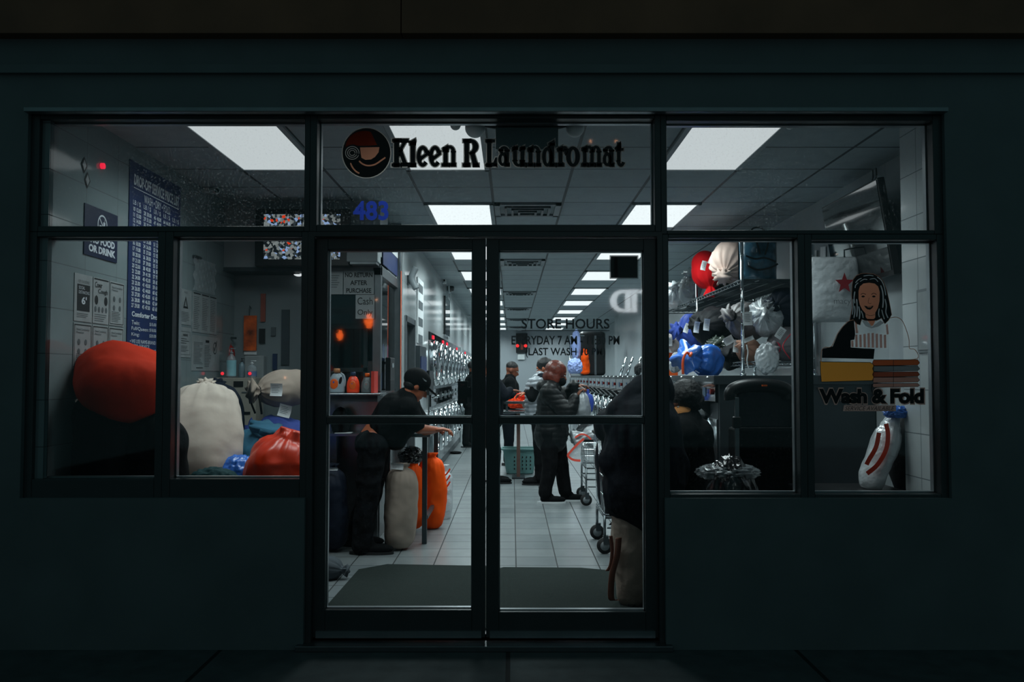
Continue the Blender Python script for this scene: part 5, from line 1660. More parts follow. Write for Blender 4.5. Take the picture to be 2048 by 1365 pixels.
z1, z0 = P(0, 537, 9.1).z, P(0, 580, 9.1).z
ob('housing', MB().tube(curve_pts([(XC + .10, 9.0, z0), (XC + .05, 9.0, (z0 + z1) / 2), (XC + .09, 9.0, z1)], 6), .035, 10), M['grey_plastic'], t, smooth=True)
ob('mount', MB().box(XC + .001, XC + .05, 9.0, 9.12, (z0 + z1) / 2 - .06, (z0 + z1) / 2 + .03), M['steel_dark'], t)

# --- tables and bags along the left aisle
t = thing('work_table', 'narrow steel table the capped man leans on', 'table', (-.88, 7.7, 0))
zt2 = P(0, 868, 7.2).z
ob('top', MB().box(-1.08, -.68, 7.2, 8.3, zt2 - .03, zt2), M['steel'], t, bevel=.004)
for (x, y) in ((-.73, 7.25), (-.72, 8.2), (-1.04, 7.25), (-1.04, 8.2)): ob('leg', MB().box(x - .02, x + .02, y - .02, y + .02, 0, zt2 - .03), M['steel_dark'], t, bevel=.003)
ob('side_rail', MB().box(-.735, -.705, 7.27, 8.2, .20, .23), M['steel_dark'], t)
tag(ob('paper_sheet', MB().box(-.99, -.72, 7.24, 7.44, zt2 + .001, zt2 + .005), M['paper']), 'white paper lying at the edge of the work table', 'paper')
sack('upright beige cloth bag standing at the table leg', Cbeige, (P(808, 0, 7.06).x, 7.03, .345), (.03, 0, 1), .69, .145, .13, neck=.3, p=5.5, amp=.05, folds=8, seed=11, lump=.02, ruffle=.04, open_end=.4, tie=None, tags=((Vector((P(806, 0, 7.0).x - .02, 6.95, .675)), .10, .05, .1, 0),))
sack('vivid orange bag standing right of the table legs', Corange, (P(864, 0, 7.95).x + .01, 7.97, .34), (-.02, 0, 1), .70, .105, .13, neck=.3, p=5.0, amp=.06, seed=12, lump=.025, ruffle=.05, tie=None)
sack('dull orange bag under the table behind the beige bag', Corange, (P(834, 0, 7.9).x, 7.85, .32), (0, 0, 1), .62, .085, .12, neck=.3, p=4.0, amp=.06, seed=13, lump=.02, ruffle=.06, tie=None)
crumple('plastic_bag', 'black glossy plastic bag on top of the bags under the table', 'plastic bag', Cblackp, P(822, 912, 7.6) + Vector((0, 0, .0)), (.10, .10, .075), .35, 3, 14)
sack('tall navy bag standing below the booth, left of the man', Cnavy, (P(668, 0, 7.02).x, 6.98, .345), (0, 0, 1), .70, .19, .13, neck=.4, p=5.0, amp=.05, seed=15, lump=.025, ruffle=.04, tie=None, tags=((Vector((P(679, 0, 7).x, 6.84, .665)), .10, .02, 0, 0),))
t = sack('white plastic bag with orange swirls right of the orange bag', Cwhitep, (P(889, 0, 8.5).x + .01, 8.5, .25), (0, 0, 1), .56, .065, .10, neck=.3, p=4.0, amp=.1, seed=16, lump=.02, ruffle=.12, tie=None, name='shopping_bag', cat='shopping bag')
b = MB()
for k in range(3):
    px_ribbon(b, curve_pts([(884, 948 + 13 * k), (890, 951 + 13 * k), (896, 945 + 13 * k), (900, 938 + 13 * k)], 4), 3.2, 8.36)
ob('orange_swirl', b, mat('orange_print', S(240, 70, 20), .5), t, normals=False)
sack('small grey cloth bag lying at the left of the entrance mat', cloth('grey_cloth', S(70, 78, 84)), (P(652, 0, 6.0).x, 6.02, .07), (1, -.2, -.05), .38, .10, .08, neck=.2, p=2.6, seed=17, lump=.02, ruffle=.1, tie=None)
crumple('cloth_scrap', 'small dark cloth dropped on the aisle floor', 'cloth', M['cloth_black'], FL(911, 908) + Vector((0, 0, .02)), (.10, .10, .022), .4, 3, 18, sub=4)

# entrance mats
def floor_mat(label, pts, g='entrance mats inside the doors'):
    b = MB()
    f_ = b.face([Vector((x, y, 0.002)) for x, y in pts])
    r = bmesh.ops.extrude_face_region(b.b, geom=[f_])
    for v in r['geom']:
        if isinstance(v, bmesh.types.BMVert): v.co.z += .010
    tag(ob('entrance_mat', b, M['mat']), label, 'mat', g)
floor_mat('dark entrance mat inside the left door', [(-1.13, 4.80), (-.13, 4.80), (-.13, 6.28), (-.17, 6.36), (-.92, 6.42), (-1.10, 6.25)])
floor_mat('dark entrance mat inside the right door', [(-.11, 4.80), (1.10, 4.80), (1.10, 5.9), (.86, 6.15), (.50, 6.30), (-.06, 6.32), (-.11, 6.26)])

# folding table in the aisle with clothes and basket
t = thing('folding_table', 'steel folding table with a copper pedestal in the middle aisle', 'table', (.09, 12.2, 0))
zt3 = P(0, 822, 11.9).z
ob('top', MB().box(P(1003, 0, 11.9).x, P(1070, 0, 11.9).x, 11.7, 12.9, zt3 - .03, zt3), M['steel'], t, bevel=.006)
ob('pedestal', MB().box(P(1033, 0, 11.9).x, P(1040, 0, 11.9).x, 11.85, 11.91, .02, zt3 - .03), M['brown_tube'], t)
ob('foot', MB().box(P(1024, 0, 11.9).x, P(1049, 0, 11.9).x, 11.75, 12.1, .001, .02), M['steel_dark'], t)
b = MB()
x0, x1 = P(1004, 0, 12.3).x, P(1075, 0, 12.3).x
t = thing('laundry_basket', 'teal plastic laundry basket on the floor under the folding table', 'basket', ((x0 + x1) / 2, 12.45, 0))
def rrect(cx, cy, z, a, c, r, n=6):
    pts = []
    for k, (sx, sy) in enumerate(((1, 1), (-1, 1), (-1, -1), (1, -1))):
        for i in range(n + 1):
            an = PI / 2 * k + PI / 2 * i / n
            pts.append((cx + sx * (a - r) + r * math.cos(an), cy + sy * (c - r) + r * math.sin(an), z))
    return pts
xm_, ym_ = (x0 + x1) / 2, 12.45
R_ = []
hw = (x1 - x0) / 2
for z, s_ in ((0.005, .72), (0.02, .76), (.33, .93), (.35, .94)):
    R_.append([b.b.verts.new(p) for p in rrect(xm_, ym_, z, hw * s_, .18 * s_, .06)])
for i in range(3): b.bridge(R_[i], R_[i + 1])
b.b.faces.new(R_[0])
o = ob('basket_body', b, M['teal_plastic'], t, smooth=True)
md = o.modifiers.new('wall', 'SOLIDIFY'); md.thickness = .006
b = MB(); pts = rrect(xm_, ym_, .355, hw, .19, .07); b.tube(pts, .014, 8, closed=True)
ob('rim', b, M['teal_plastic'], t, smooth=True)
b = MB()
for i in range(5):
    for j in range(4): b.ell((xm_ - hw * .3 + hw * .22 * i, ym_ - .148 - .0075 * j, .08 + .055 * j), (.009, .004, .015))
ob('holes', b, M['black_plastic'], t)
Cor = cloth('orange_cotton', S(250, 70, 20))
crumple('folded_clothes', 'vivid orange clothes heaped on the folding table', 'clothes', Cor, P(1035, 806, 12.2), (.13, .12, .09), .35, 3, 21)
crumple('folded_clothes', 'bright orange-red garment higher on the clothes heap', 'clothes', cloth('red_cotton', S(244, 50, 22)), P(1046, 793, 12.15), (.09, .06, .05), .4, 3, 22)
crumple('folded_clothes', 'white cloth at the right end of the clothes heap', 'clothes', Ccream, P(1052, 809, 12.0), (.05, .06, .06), .3, 3, 23)
tag(ob('steel_tray', MB().box(P(1009, 0, 11.8).x, P(1050, 0, 11.8).x, 11.72, 11.95, P(0, 808, 11.8).z, P(0, 803, 11.8).z).box(P(1012, 0, 11.8).x, P(1016, 0, 11.8).x, 11.74, 11.78, zt3, P(0, 808, 11.8).z), M['steel']), 'raised steel tray at the left of the folding table', 'tray')

# emergency light on the back wall
t = thing('exit_beacon', 'black wall box with two glowing red lamps on the far wall', 'beacon', P(1043, 705, YB))
a, c = P(1032, 706, YB - .1), P(1055, 667, YB - .1)
ob('housing', MB().box(a.x, c.x, YB - .12, YB - .002, a.z, c.z), M['black_plastic'], t, bevel=.01)
for px in (1035, 1051): ob('red_glow', MB().ell(P(px, 692, YB - .14), (.055, .03, .055)), emit_mat('red_beacon', (1, .02, .02, 1), 1.6), t, smooth=True)
ob('label_plate', MB().box(P(1041, 0, YB - .13).x, P(1046, 0, YB - .13).x, YB - .13, YB - .121, P(0, 700, YB).z, P(0, 688, YB).z), mat('dull_red', S(110, 46, 30), .6), t)
t = thing('wall_box', 'pale box on the far wall below the beacon', 'box', P(1042, 722, YB))
ob('box_body', MB().box(P(1035, 0, YB).x, P(1049, 0, YB).x, YB - .06, YB - .002, P(0, 720, YB).z, P(0, 709, YB).z), M['white_plastic'], t, bevel=.01)

# far end of the ledge: trunk, sacks
a, c = P(1160, 748, 20), P(1207, 663, 20)
t = thing('storage_chest', 'large black trunk standing at the far end of the right ledge', 'trunk', (2.0, 20.2, 1.401))
ob('trunk_body', MB().box(a.x, c.x + .05, 20.0, 20.5, 1.401, c.z), M['black_plastic'], t, bevel=.08, seg=4)
ob('strap', MB().box(P(1186, 0, 20).x, P(1190, 0, 20).x, 19.985, 20.0, 1.42, c.z - .1), M['steel'], t)
sack('small vivid orange sack in front of the black trunk', Corange, P(1170, 724, 19.3) + Vector((.0, 0, .0)), (0, 0, 1), .58, .11, .12, neck=.35, p=3, seed=24, ruffle=.12, tie=None)
Cpale = cloth('pale_blue_cotton', S(150, 168, 220))
crumple('hanging_clothes', 'pale blue clothes hanging at the far end of the washers', 'clothes', Cpale, P(1152, 692, 19.3), (.10, .10, .33), .30, 1.8, 25, group='pale blue clothes at the far end')
crumple('folded_clothes', 'pale blue clothes heap below the hanging ones at the far end', 'clothes', Cpale, P(1150, 734, 18.6), (.15, .14, .17), .35, 2.0, 27, group='pale blue clothes at the far end')
tag(ob('clothes_rail', MB().cyl((1.30, 19.3, 0.0), (1.30, 19.3, 2.32), .014).cyl((1.30, 19.3, 2.30), (1.62, 19.3, 2.30), .012), M['chrome'], smooth=True), 'thin chrome rail post beside the pale blue hanging clothes', 'clothes rail')
for i, px in enumerate((1240, 1253, 1270, 1283)):
    Yb = 1.66 * FPX / (px - 1024)
    p0, p1 = P(px, 745, Yb), P(px + 13, 717, Yb)
    p0.z = 1.402
    d_ = (p1 - p0)
    t = ob('chrome_bar', MB().cyl(p0, p1, .022, n=10).ell(p1, (.022, .022, .022)), M['chrome'], smooth=True)
    tag(t, '%s slanted chrome bar rising from the right ledge' % ['leftmost', 'second', 'third', 'rightmost'][i], 'bar', 'slanted chrome bars on the ledge')
sack('black bag lying on the ledge below the slanted bars', Cdark, Vector((1.80, 11.4, 1.50)), (0, -1, 0), .6, .17, .10, seed=29, tie=Ccream, ruffle=.12)

# --- right shelf bags
def sb(label, m, px, py, Y, rx, ry, L=.5, axis=(-.55, -.8, -.05), sd=0, zmin=None, **k):
    c = P(px, py, Y) + Vector((0, L * .3, 0))
    return sack(label, m, c, axis, L, rx, ry, seed=sd, group=None, **k)
# top shelf
t = thing('printed_bag', 'large bag printed with dark palm trees on the top shelf', 'shopping bag', P(1522, 550, 7.6))
a, c = P(1486, 549, 7.6), P(1561, 470, 7.6)
b = MB()
n_ = 16
F_ = [[None] * (n_ + 1) for _ in range(n_ + 1)]
B_ = [[None] * (n_ + 1) for _ in range(n_ + 1)]
for i in range(n_ + 1):
    for j in range(n_ + 1):
        x, z = a.x + (c.x - a.x) * i / n_, 2.24 + (c.z - 2.24) * j / n_
        w_ = (max(math.sin(PI * i / n_), 0) ** .4) * (max(math.sin(PI * j / n_), 0) ** .4)
        nn = noise.noise(Vector((x * 9, 0, z * 9))) * .02
        F_[i][j] = b.b.verts.new((x, 7.72 - .12 * w_ + nn, z))
        B_[i][j] = b.b.verts.new((x, 7.76 + .12 * w_, z))
for i in range(n_):
    for j in range(n_):
        b.b.faces.new((F_[i][j], F_[i + 1][j], F_[i + 1][j + 1], F_[i][j + 1]))
        b.b.faces.new((B_[i][j], B_[i][j + 1], B_[i + 1][j + 1], B_[i + 1][j]))
bmesh.ops.remove_doubles(b.b, verts=b.b.verts[:], dist=1e-4)
ob('bag', b, mat('palm_print', S(52, 92, 112), .25, 0, .75, 7, coat=.4), t, smooth=True)
b = MB()
for pts in ([(1512, 482), (1516, 492), (1520, 508)], [(1537, 482), (1535, 494), (1530, 510)], [(1492, 512), (1510, 518), (1530, 516), (1552, 524)], [(1496, 532), (1515, 540), (1540, 536), (1556, 528)]):
    px_ribbon(b, curve_pts(pts, 4), [4, 4.5, 4] + [4] * 20 if len(pts) == 0 else 3.6, 7.585)
ob('palm_drawing', b, M['ink'], t, normals=False)
ob('handles', MB().tube(curve_pts([(a.x + .1, 7.74, c.z - .01), (a.x + .13, 7.74, c.z + .08), (a.x + .22, 7.74, c.z + .08), (a.x + .25, 7.74, c.z - .01)], 5), .008, 6), M['ink'], t)
sack('pale pink bag with gathered neck on the top shelf beside the post', Cpink, P(1466, 522, 8.15) + Vector((0, .12, 0)), (-.42, -.75, -.55), .62, .19, .19, neck=.14, p=2.6, folds=15, amp=.20, seed=31, lump=.02, ruffle=.16, open_end=.42, tie=Cpink)
sack('bright red bag with two paper tags on the top shelf', cloth('scarlet_cotton', S(225, 14, 24)), P(1419, 545, 8.9) + Vector((0, .1, 0)), (.10, -.35, -.95), .50, .15, .15, neck=.25, p=2.6, seed=32, amp=.1, lump=.03, tie=None, tags=((P(1425, 519, 8.62), .065, .115, .45, 0), (P(1407, 532, 8.6), .05, .095, .25, 0)))
sack('black bag squeezed behind the red bag on the top shelf', Cdark, P(1437, 540, 9.1) + Vector((.02, .05, 0)), (0, -.5, .85), .5, .15, .15, neck=.3, seed=33, tie=None)
sack('clear plastic bag of dark clothes on the top shelf', Cclearp, P(1384, 575, 9.7), (-.2, -.5, .8), .42, .15, .15, neck=.2, seed=34, lump=.05, amp=.2, tie=None, name='plastic_bag', cat='plastic bag')
crumple('clothes_bundle', 'dark and brown clothes inside the clear plastic bag', 'clothes', mat('mixed_dark_cloth', S(60, 60, 62), .8, 0, .6, 6), P(1384, 577, 9.72), (.10, .10, .12), .3, 3, 35)
sack('white plastic bag at the far end of the top shelf', Cwhitep, P(1353, 590, 10.4), (-.3, -.7, .5), .38, .15, .15, neck=.2, seed=36, lump=.05, amp=.25, tie=None, name='plastic_bag', cat='plastic bag')
# upper row on the lower shelf
sack('royal blue bag with a tag on the far part of the lower shelf', Cblue2, P(1385, 665, 9.2) + Vector((0, .1, 0)), (-.75, -.6, .1), .52, .14, .165, neck=.2, seed=41, amp=.12, tie=Cdark, tags=((P(1373, 657, 8.9), .05, .10, .35, 0),))
sack('big black bag with two tags in the middle of the lower shelf', Cdark, P(1432, 652, 8.35) + Vector((0, .12, 0)), (-.65, -.72, 0), .66, .19, .19, neck=.15, p=2.8, seed=42, amp=.1, tie=Cdark, tags=((P(1393, 655, 8.0), .05, .105, .15, 0), (P(1413, 650, 8.0), .055, .11, .12, 0)))
sack('patterned grey and brown bag with a tag on the shelf', Cpattern, P(1494, 640, 7.72) + Vector((0, .1, 0)), (-.7, -.6, .15), .54, .16, .165, neck=.2, seed=43, amp=.12, lump=.03, tie=Cdark, tags=((P(1495, 638, 7.40), .078, .115, -.04, 0),))
sack('white translucent plastic bag beside the patterned bag', Cwhitep, P(1535, 633, 7.6) + Vector((0, .06, 0)), (-.35, -.9, .1), .46, .14, .16, neck=.2, folds=10, amp=.25, seed=44, lump=.04, ruffle=.14, open_end=.6, tie=None, name='plastic_bag', cat='plastic bag')
sack('large round navy bag at the near end of the shelf', Cnavy, P(1577, 614, 7.62) + Vector((0, .08, 0)), (-.7, -.65, -.05), .48, .17, .18, neck=.15, p=2.8, folds=10, amp=.14, seed=45, lump=.02, tie=Cdark)
# lower row
sack('small grey and red bag at the far end of the lower shelf', mat('grey_red_cloth', S(150, 140, 138), .7, 0, .3, 6), P(1354, 686, 10.2), (-.6, -.7, .2), .36, .13, .12, seed=46, tie=mat('red_cord', S(214, 60, 40), .6), tags=((P(1340, 684, 9.9), .05, .10, 0, 0),))
tag(ob('orange_box', MB().box(P(1330, 0, 10.3).x, P(1350, 0, 10.3).x, 10.3, 10.5, 1.402, P(0, 706, 10.3).z), mat('orange_carton', S(232, 92, 20), .5)), 'orange carton on the ledge left of the blue tarpaulin bag', 'carton')
sack('small black and white checked bag before the orange carton', mat('checked_cloth', S(150, 152, 156), .7, 0, .85, 22), P(1352, 726, 9.6), (-.3, -.8, .1), .30, .075, .10, seed=47, tie=Cdark, neck=.2)
t = thing('tote_bag', 'large open blue tarpaulin bag with orange straps on the ledge', 'tote bag', P(1400, 750, 7.6))
b, tn, d_, u_, w_ = sack_mesh(P(1404, 722, 7.75) + Vector((0, 0, .0)), (-.8, -.5, .18), .42, .145, .13, neck=.6, p=3.4, folds=5, amp=.16, seed=48, lump=.06, ruffle=.25, open_end=1.05)
ob('bag', b, Ctarp, t, smooth=True)
ob('strap', MB().tube(curve_pts([P(1381, 712, 7.55), P(1373, 706, 7.5), P(1366, 722, 7.47), P(1366, 749, 7.46)], 5), .012, 6), mat('orange_strap', S(250, 90, 30), .5), t, smooth=True)
ob('strap', MB().tube(curve_pts([P(1380, 700, 7.7), P(1383, 706, 7.6), P(1380, 712, 7.5)], 5), .014, 6), mat('orange_strap_rear', S(240, 100, 30), .5), t, smooth=True)
sack('dark green glossy bag with crumpled tags in the lower row', mat('dark_green_plastic', S(44, 52, 46), .2, 0, .4, 7, bump=.4, bscale=14, coat=.6), P(1447, 703, 8.2), (-.6, -.7, .3), .42, .14, .125, seed=49, tie=Cgreyp, amp=.2, tags=((P(1457, 681, 7.7), .09, .07, -.5, 0), (P(1472, 693, 7.62), .05, .11, .15, 0)))
sack('black bag low in the middle of the lower shelf', Cdark, P(1468, 712, 7.85) + Vector((0, .1, 0)), (-.5, -.8, 0), .42, .14, .11, seed=50, tie=None)
sack('tan cotton bag with a long white drawstring in the lower row', Cbrown, P(1503, 702, 7.62) + Vector((0, .08, 0)), (-.55, -.8, .25), .42, .105, .115, neck=.25, folds=9, amp=.14, seed=51, lump=.015, tie=Ccream, tags=((P(1497, 679, 7.35), .09, .035, -.4, 0),))
tag(ob('drawstring', MB().tube(curve_pts([P(1493, 690, 7.36), P(1496, 705, 7.35), P(1494, 722, 7.36), P(1497, 737, 7.37)], 5), .005, 6), M['paper'], smooth=True), 'long white drawstring hanging from the tan bag', 'cord')
crumple('plastic_bag', 'crumpled white plastic bag hanging over the shelf edge', 'plastic bag', Cwhitep, P(1534, 718, 7.42), (.095, .07, .125), .28, 2.2, 52, flat_bottom=False)
t = sack('grey bag with pink edge lines at the near end of the lower row', mat('grey_fleece', S(128, 124, 128), .85), P(1575, 690, 7.62) + Vector((0, .05, 0)), (-.7, -.6, -.15), .46, .17, .15, neck=.2, folds=8, amp=.12, seed=53, lump=.02, tie=mat('pink_cord', S(214, 52, 84), .6), tags=((P(1560, 667, 7.3), .06, .10, .6, 0),))
b = MB()
b.tube(curve_pts([P(1588, 662, 7.42), P(1572, 680, 7.38), P(1566, 696, 7.36), P(1580, 718, 7.40)], 6), .0045, 6)
ob('pink_piping', b, mat('pink_piping', S(235, 50, 70), .5), t, smooth=True)

# --- behind the right-hand window
t = thing('shopping_trolley_bag', 'tall black trolley bag with silver side rails by the right window', 'trolley bag', (P(1517, 0, 5.5).x, 5.6, 0))
Yq = 5.5
def q5(px, py): return P(px, py, Yq)
b = MB()
pts = curve_pts([q5(1463, 800), q5(1463, 784), q5(1482, 774), q5(1517, 771), q5(1558, 775), q5(1577, 786), q5(1577, 800)], 5)
b.tube(pts, .045, 10)
ob('top_pad', b, M['black_plastic'], t, smooth=True)
ob('upper_panel', MB().box(q5(1466, 0).x, q5(1574, 0).x, 5.50, 5.54, q5(0, 856).z, q5(0, 776).z), cloth('dark_grey_nylon', S(44, 48, 53), .6), t, bevel=.012)
ob('lower_panel', MB().box(q5(1462, 0).x, q5(1578, 0).x, 5.47, 5.70, .12, q5(0, 857).z), M['cloth_black'], t, bevel=.02)
for (a, c, e) in ((1455, 1465, 1), (1577, 1585, 1)):
    ob('rail', MB().box(q5(a + 3, 0).x, q5(c + 1, 0).x, 5.455, 5.475, .1, q5(0, 795).z), M['alu'], t, bevel=.003)
    ob('rail_bracket', MB().box(q5(a - 2, 0).x, q5(c + 4, 0).x, 5.435, 5.48, q5(0, 856).z, q5(0, 833).z), M['black_plastic'], t, bevel=.01)
ob('orange_tag', MB().box(q5(1510, 0).x, q5(1520, 0).x, 5.44, 5.45, q5(0, 773).z, q5(0, 770).z), Lor, t)
for x in (1470, 1570): ob('wheel', MB().cyl((q5(x, 0).x - .015, 5.6, .07), (q5(x, 0).x + .015, 5.6, .07), .07, n=20), M['rubber'], t, smooth=True)
crumple('plastic_bag', 'black glossy rubbish bag bulging behind the right window sill', 'plastic bag', Cblackp, (P(1450, 0, 5.06).x, 5.06, .50), (.18, .15, .42), .13, 3.0, 61)
crumple('plastic_sheet', 'crumpled clear plastic lying on the black rubbish bag', 'plastic', Cclearp, P(1455, 945, 5.08), (.17, .12, .05), .3, 3.4, 65)
t = thing('storage_tote', 'dark storage tote below the striped bag at the right', 'tote', (2.0, 5.2, 0))
ob('tote_body', MB().box(1.74, 2.28, 4.86, 5.4, 0, .70), M['black_plastic'], t, bevel=.02)
ob('lid', MB().box(1.72, 2.30, 4.84, 5.42, .70, .73), M['black_plastic'], t, bevel=.008)
t = sack('white bag with curved orange stripes leaning at the right window', Cwhitep, P(1766, 905, 5.15) + Vector((0, .03, -.01)), (.33, 0, .95), .48, .115, .07, neck=.75, p=6, amp=.06, seed=62, lump=.02, ruffle=.12, tie=None, name='shopping_bag', cat='shopping bag')
b = MB()
for st_ in ([(1772, 848), (1776, 870), (1772, 900), (1755, 930), (1734, 948)], [(1758, 866), (1752, 895), (1738, 920), (1733, 930)]):
    px_ribbon(b, curve_pts(st_, 5), 9, 5.04)
ob('orange_stripe', b, mat('orange_red_print', S(240, 62, 24), .5), t, normals=False)
crumple('plastic_bag', 'blue plastic tucked into the top of the striped bag', 'plastic bag', Ctarp, P(1797, 826, 5.12), (.075, .05, .035), .5, 3, 63)
sack('black cloth bag hanging at the right beside the striped bag', Cdark, P(1818, 893, 5.30), (.1, 0, 1), .62, .13, .11, neck=.2, seed=64, tie=Cdark, lump=.02)
t = thing('star_bag', 'crinkled white plastic bag with a red star hanging by the right wall', 'shopping bag', P(1670, 640, 6.25))
b = MB()
a, c = P(1622, 645, 6.25), P(1718, 514, 6.25)
n_ = 26
G_ = []
for side in (0, 1):
    g = []
    for i in range(n_ + 1):
        row = []
        for j in range(n_ + 1):
            x, z = a.x + (c.x - a.x) * i / n_, a.z + (c.z - a.z) * j / n_
            w1 = (max(math.sin(PI * i / n_), 0) ** .5) * (max(math.sin(PI * j / n_), 0) ** .5)
            cr = (.5 - abs(noise.noise(Vector((x * 8, side * 3, z * 22))))) * .018 * w1
            row.append(b.b.verts.new((x, 6.25 + (-.05 * w1 - cr if side == 0 else .05 * w1), z)))
        g.append(row)
    for i in range(n_):
        for j in range(n_): b.b.faces.new((g[i][j], g[i + 1][j], g[i + 1][j + 1], g[i][j + 1]))
bmesh.ops.remove_doubles(b.b, verts=b.b.verts[:], dist=1e-4)
ob('bag', b, Cwhitep, t, smooth=True)
b = MB()
pts = []
for k in range(10):
    r = 20 if k % 2 == 0 else 8.5
    an = -PI / 2 + PI * k / 5
    pts.append((1689 + r * math.cos(an) * .98, 567 + r * math.sin(an) * 1.1))
px_poly(b, pts, 6.17)
ob('red_star', b, mat('dark_red_print', S(150, 34, 44), .5), t)
b = MB(); px_text(b, 'macy', 1668, 600, 1702, 612, 6.172)
ob('faint_lettering', b, mat('faint_grey_print', S(120, 126, 130), .5), t, normals=False)
ob('hanger_hook', MB().tube([(2.42, 6.25, c.z - .005), (2.42, 6.25, c.z + .05), (2.5, 6.3, c.z + .07), (XR, 6.35, c.z + .07)], .006, 6), M['steel_dark'], t)
t = thing('paper_notice', 'two small bright papers on the right wall above the star bag', 'paper', (XR - .01, 7.15, 2.34))
for px in (1634, 1652):
    p = P(px, 508, 7.3)
    ob('sheet', MB().obox((XR - .012, XR * FPX / (px - 1024), p.z), (.006, .12, .13), rotm(x=.1)), M['paper'], t)
t = thing('pillar_sign', 'tall narrow framed notice on the white tiled pillar', 'sign', (2.31, 4.9, 1.5))
y0_, y1_ = 4.74, 4.90
ob('frame', MB().box(2.305, 2.314, y0_, y1_, P(0, 706, 4.82).z, P(0, 578, 4.82).z), M['grey_plastic'], t)
ob('notice_sheet', MB().box(2.302, 2.306, y0_ + .02, y1_ - .02, P(0, 700, 4.82).z, P(0, 584, 4.82).z), M['paper_grey'], t)

# --- carts
def cart(label, x0, x1, y0, y1, zb, zt, bag=None):
    t = thing('laundry_cart', label, 'cart', ((x0 + x1) / 2, (y0 + y1) / 2, 0))
    b = MB()
    for (x, y) in ((x0, y0), (x1, y0), (x0, y1), (x1, y1)):
        b.tube([(x, y, .13), (x, y, zb)], .011, 8)
    for z in (.28, zb): b.tube([(x0, y0, z), (x1, y0, z), (x1, y1, z), (x0, y1, z)], .009, 8, closed=True)
    b.tube([(x0 + .02, y0, .2), (x1 - .02, y0, .2)], .007, 8)
    ob('frame', b, M['alu'], t, smooth=True)
    b = MB()
    for k in range(5):
        z = zb + (zt - zb) * k / 4
        e = .03 * k / 4
        b.tube([(x0 - e, y0 - e, z), (x1 + e, y0 - e, z), (x1 + e, y1 + e, z), (x0 - e, y1 + e, z)], .005, 6, closed=True)
    for k in range(7):
        x = x0 + (x1 - x0) * k / 6
        for y, s_ in ((y0, -1), (y1, 1)): b.tube([(x, y, zb), (x, y + s_ * .03, zt)], .003, 5)
        y = y0 + (y1 - y0) * k / 6
        for x, s_ in ((x0, -1), (x1, 1)): b.tube([(x, y, zb), (x + s_ * .03, y, zt)], .003, 5)
    ob('basket', b, M['chrome'], t, smooth=True)
    ob('rim', MB().tube([(x0 - .03, y0 - .03, zt), (x1 + .03, y0 - .03, zt), (x1 + .03, y1 + .03, zt), (x0 - .03, y1 + .03, zt)], .014, 8, closed=True), M['black_plastic'], t, smooth=True)
    for (x, y) in ((x0, y0), (x1, y0), (x0, y1), (x1, y1)):
        wh = ob('wheel', MB().cyl((x, y - .016, .062), (x, y + .016, .062), .062, n=24), M['rubber'], t, smooth=True)
        ob('wheel_hub', MB().cyl((x, y - .019, .062), (x, y + .019, .062), .036, n=18), M['grey_plastic'], wh, smooth=True)
        ob('wheel_fork', MB().box(x - .012, x + .03, y - .024, y + .024, .075, .14), M['steel_dark'], wh)
    return t
cart('chrome wire laundry cart beside the woman in the black puffer coat', .80, 1.30, 9.36, 9.95, .40, .70)
# wheels seen sideways: carts roll along x
t = sack('white plastic bag with red stripes draped over the wire cart', Cwhitep, (P(1170, 0, 9.4).x + .06, 9.55, .76), (-.9, -.2, -.25), .42, .13, .085, neck=.5, p=3, amp=.12, seed=71, lump=.03, ruffle=.3, open_end=.9, tie=None, name='shopping_bag', cat='shopping bag')
b = MB()
px_ribbon(b, curve_pts([(1168, 878), (1156, 888), (1142, 903), (1136, 912), (1146, 920), (1161, 922)], 5), 4.5, 9.28)
px_ribbon(b, curve_pts([(1150, 876), (1162, 869), (1174, 872), (1184, 882)], 5), 3.5, 9.36)
b2 = MB(); px_poly(b2, [(1168, 880), (1158, 884), (1140, 906), (1138, 914), (1160, 920), (1163, 890)], 9.30)
ob('hanging_side', b2, Cwhitep, t, normals=False)
ob('red_stripe', b, mat('red_print', S(236, 84, 66), .5), t, normals=False)
crumple('plastic_bag', 'shiny grey plastic bag heaped in the cart behind the woman', 'plastic bag', Cgreyp, P(1192, 858, 9.75), (.19, .16, .11), .35, 2.6, 72)
cart('laundry cart with a navy bag by the right door', .73, 1.20, 6.85, 7.45, .30, .92)
sack('navy cloth bag hanging deep inside the cart by the right door', M['cloth_navy'], (P(1222, 0, 6.95).x + .08, 7.15, .62), (.02, 0, -1), .90, .19, .20, neck=.25, p=3.2, amp=.06, seed=73, lump=.02, ruffle=.05, tie=None)

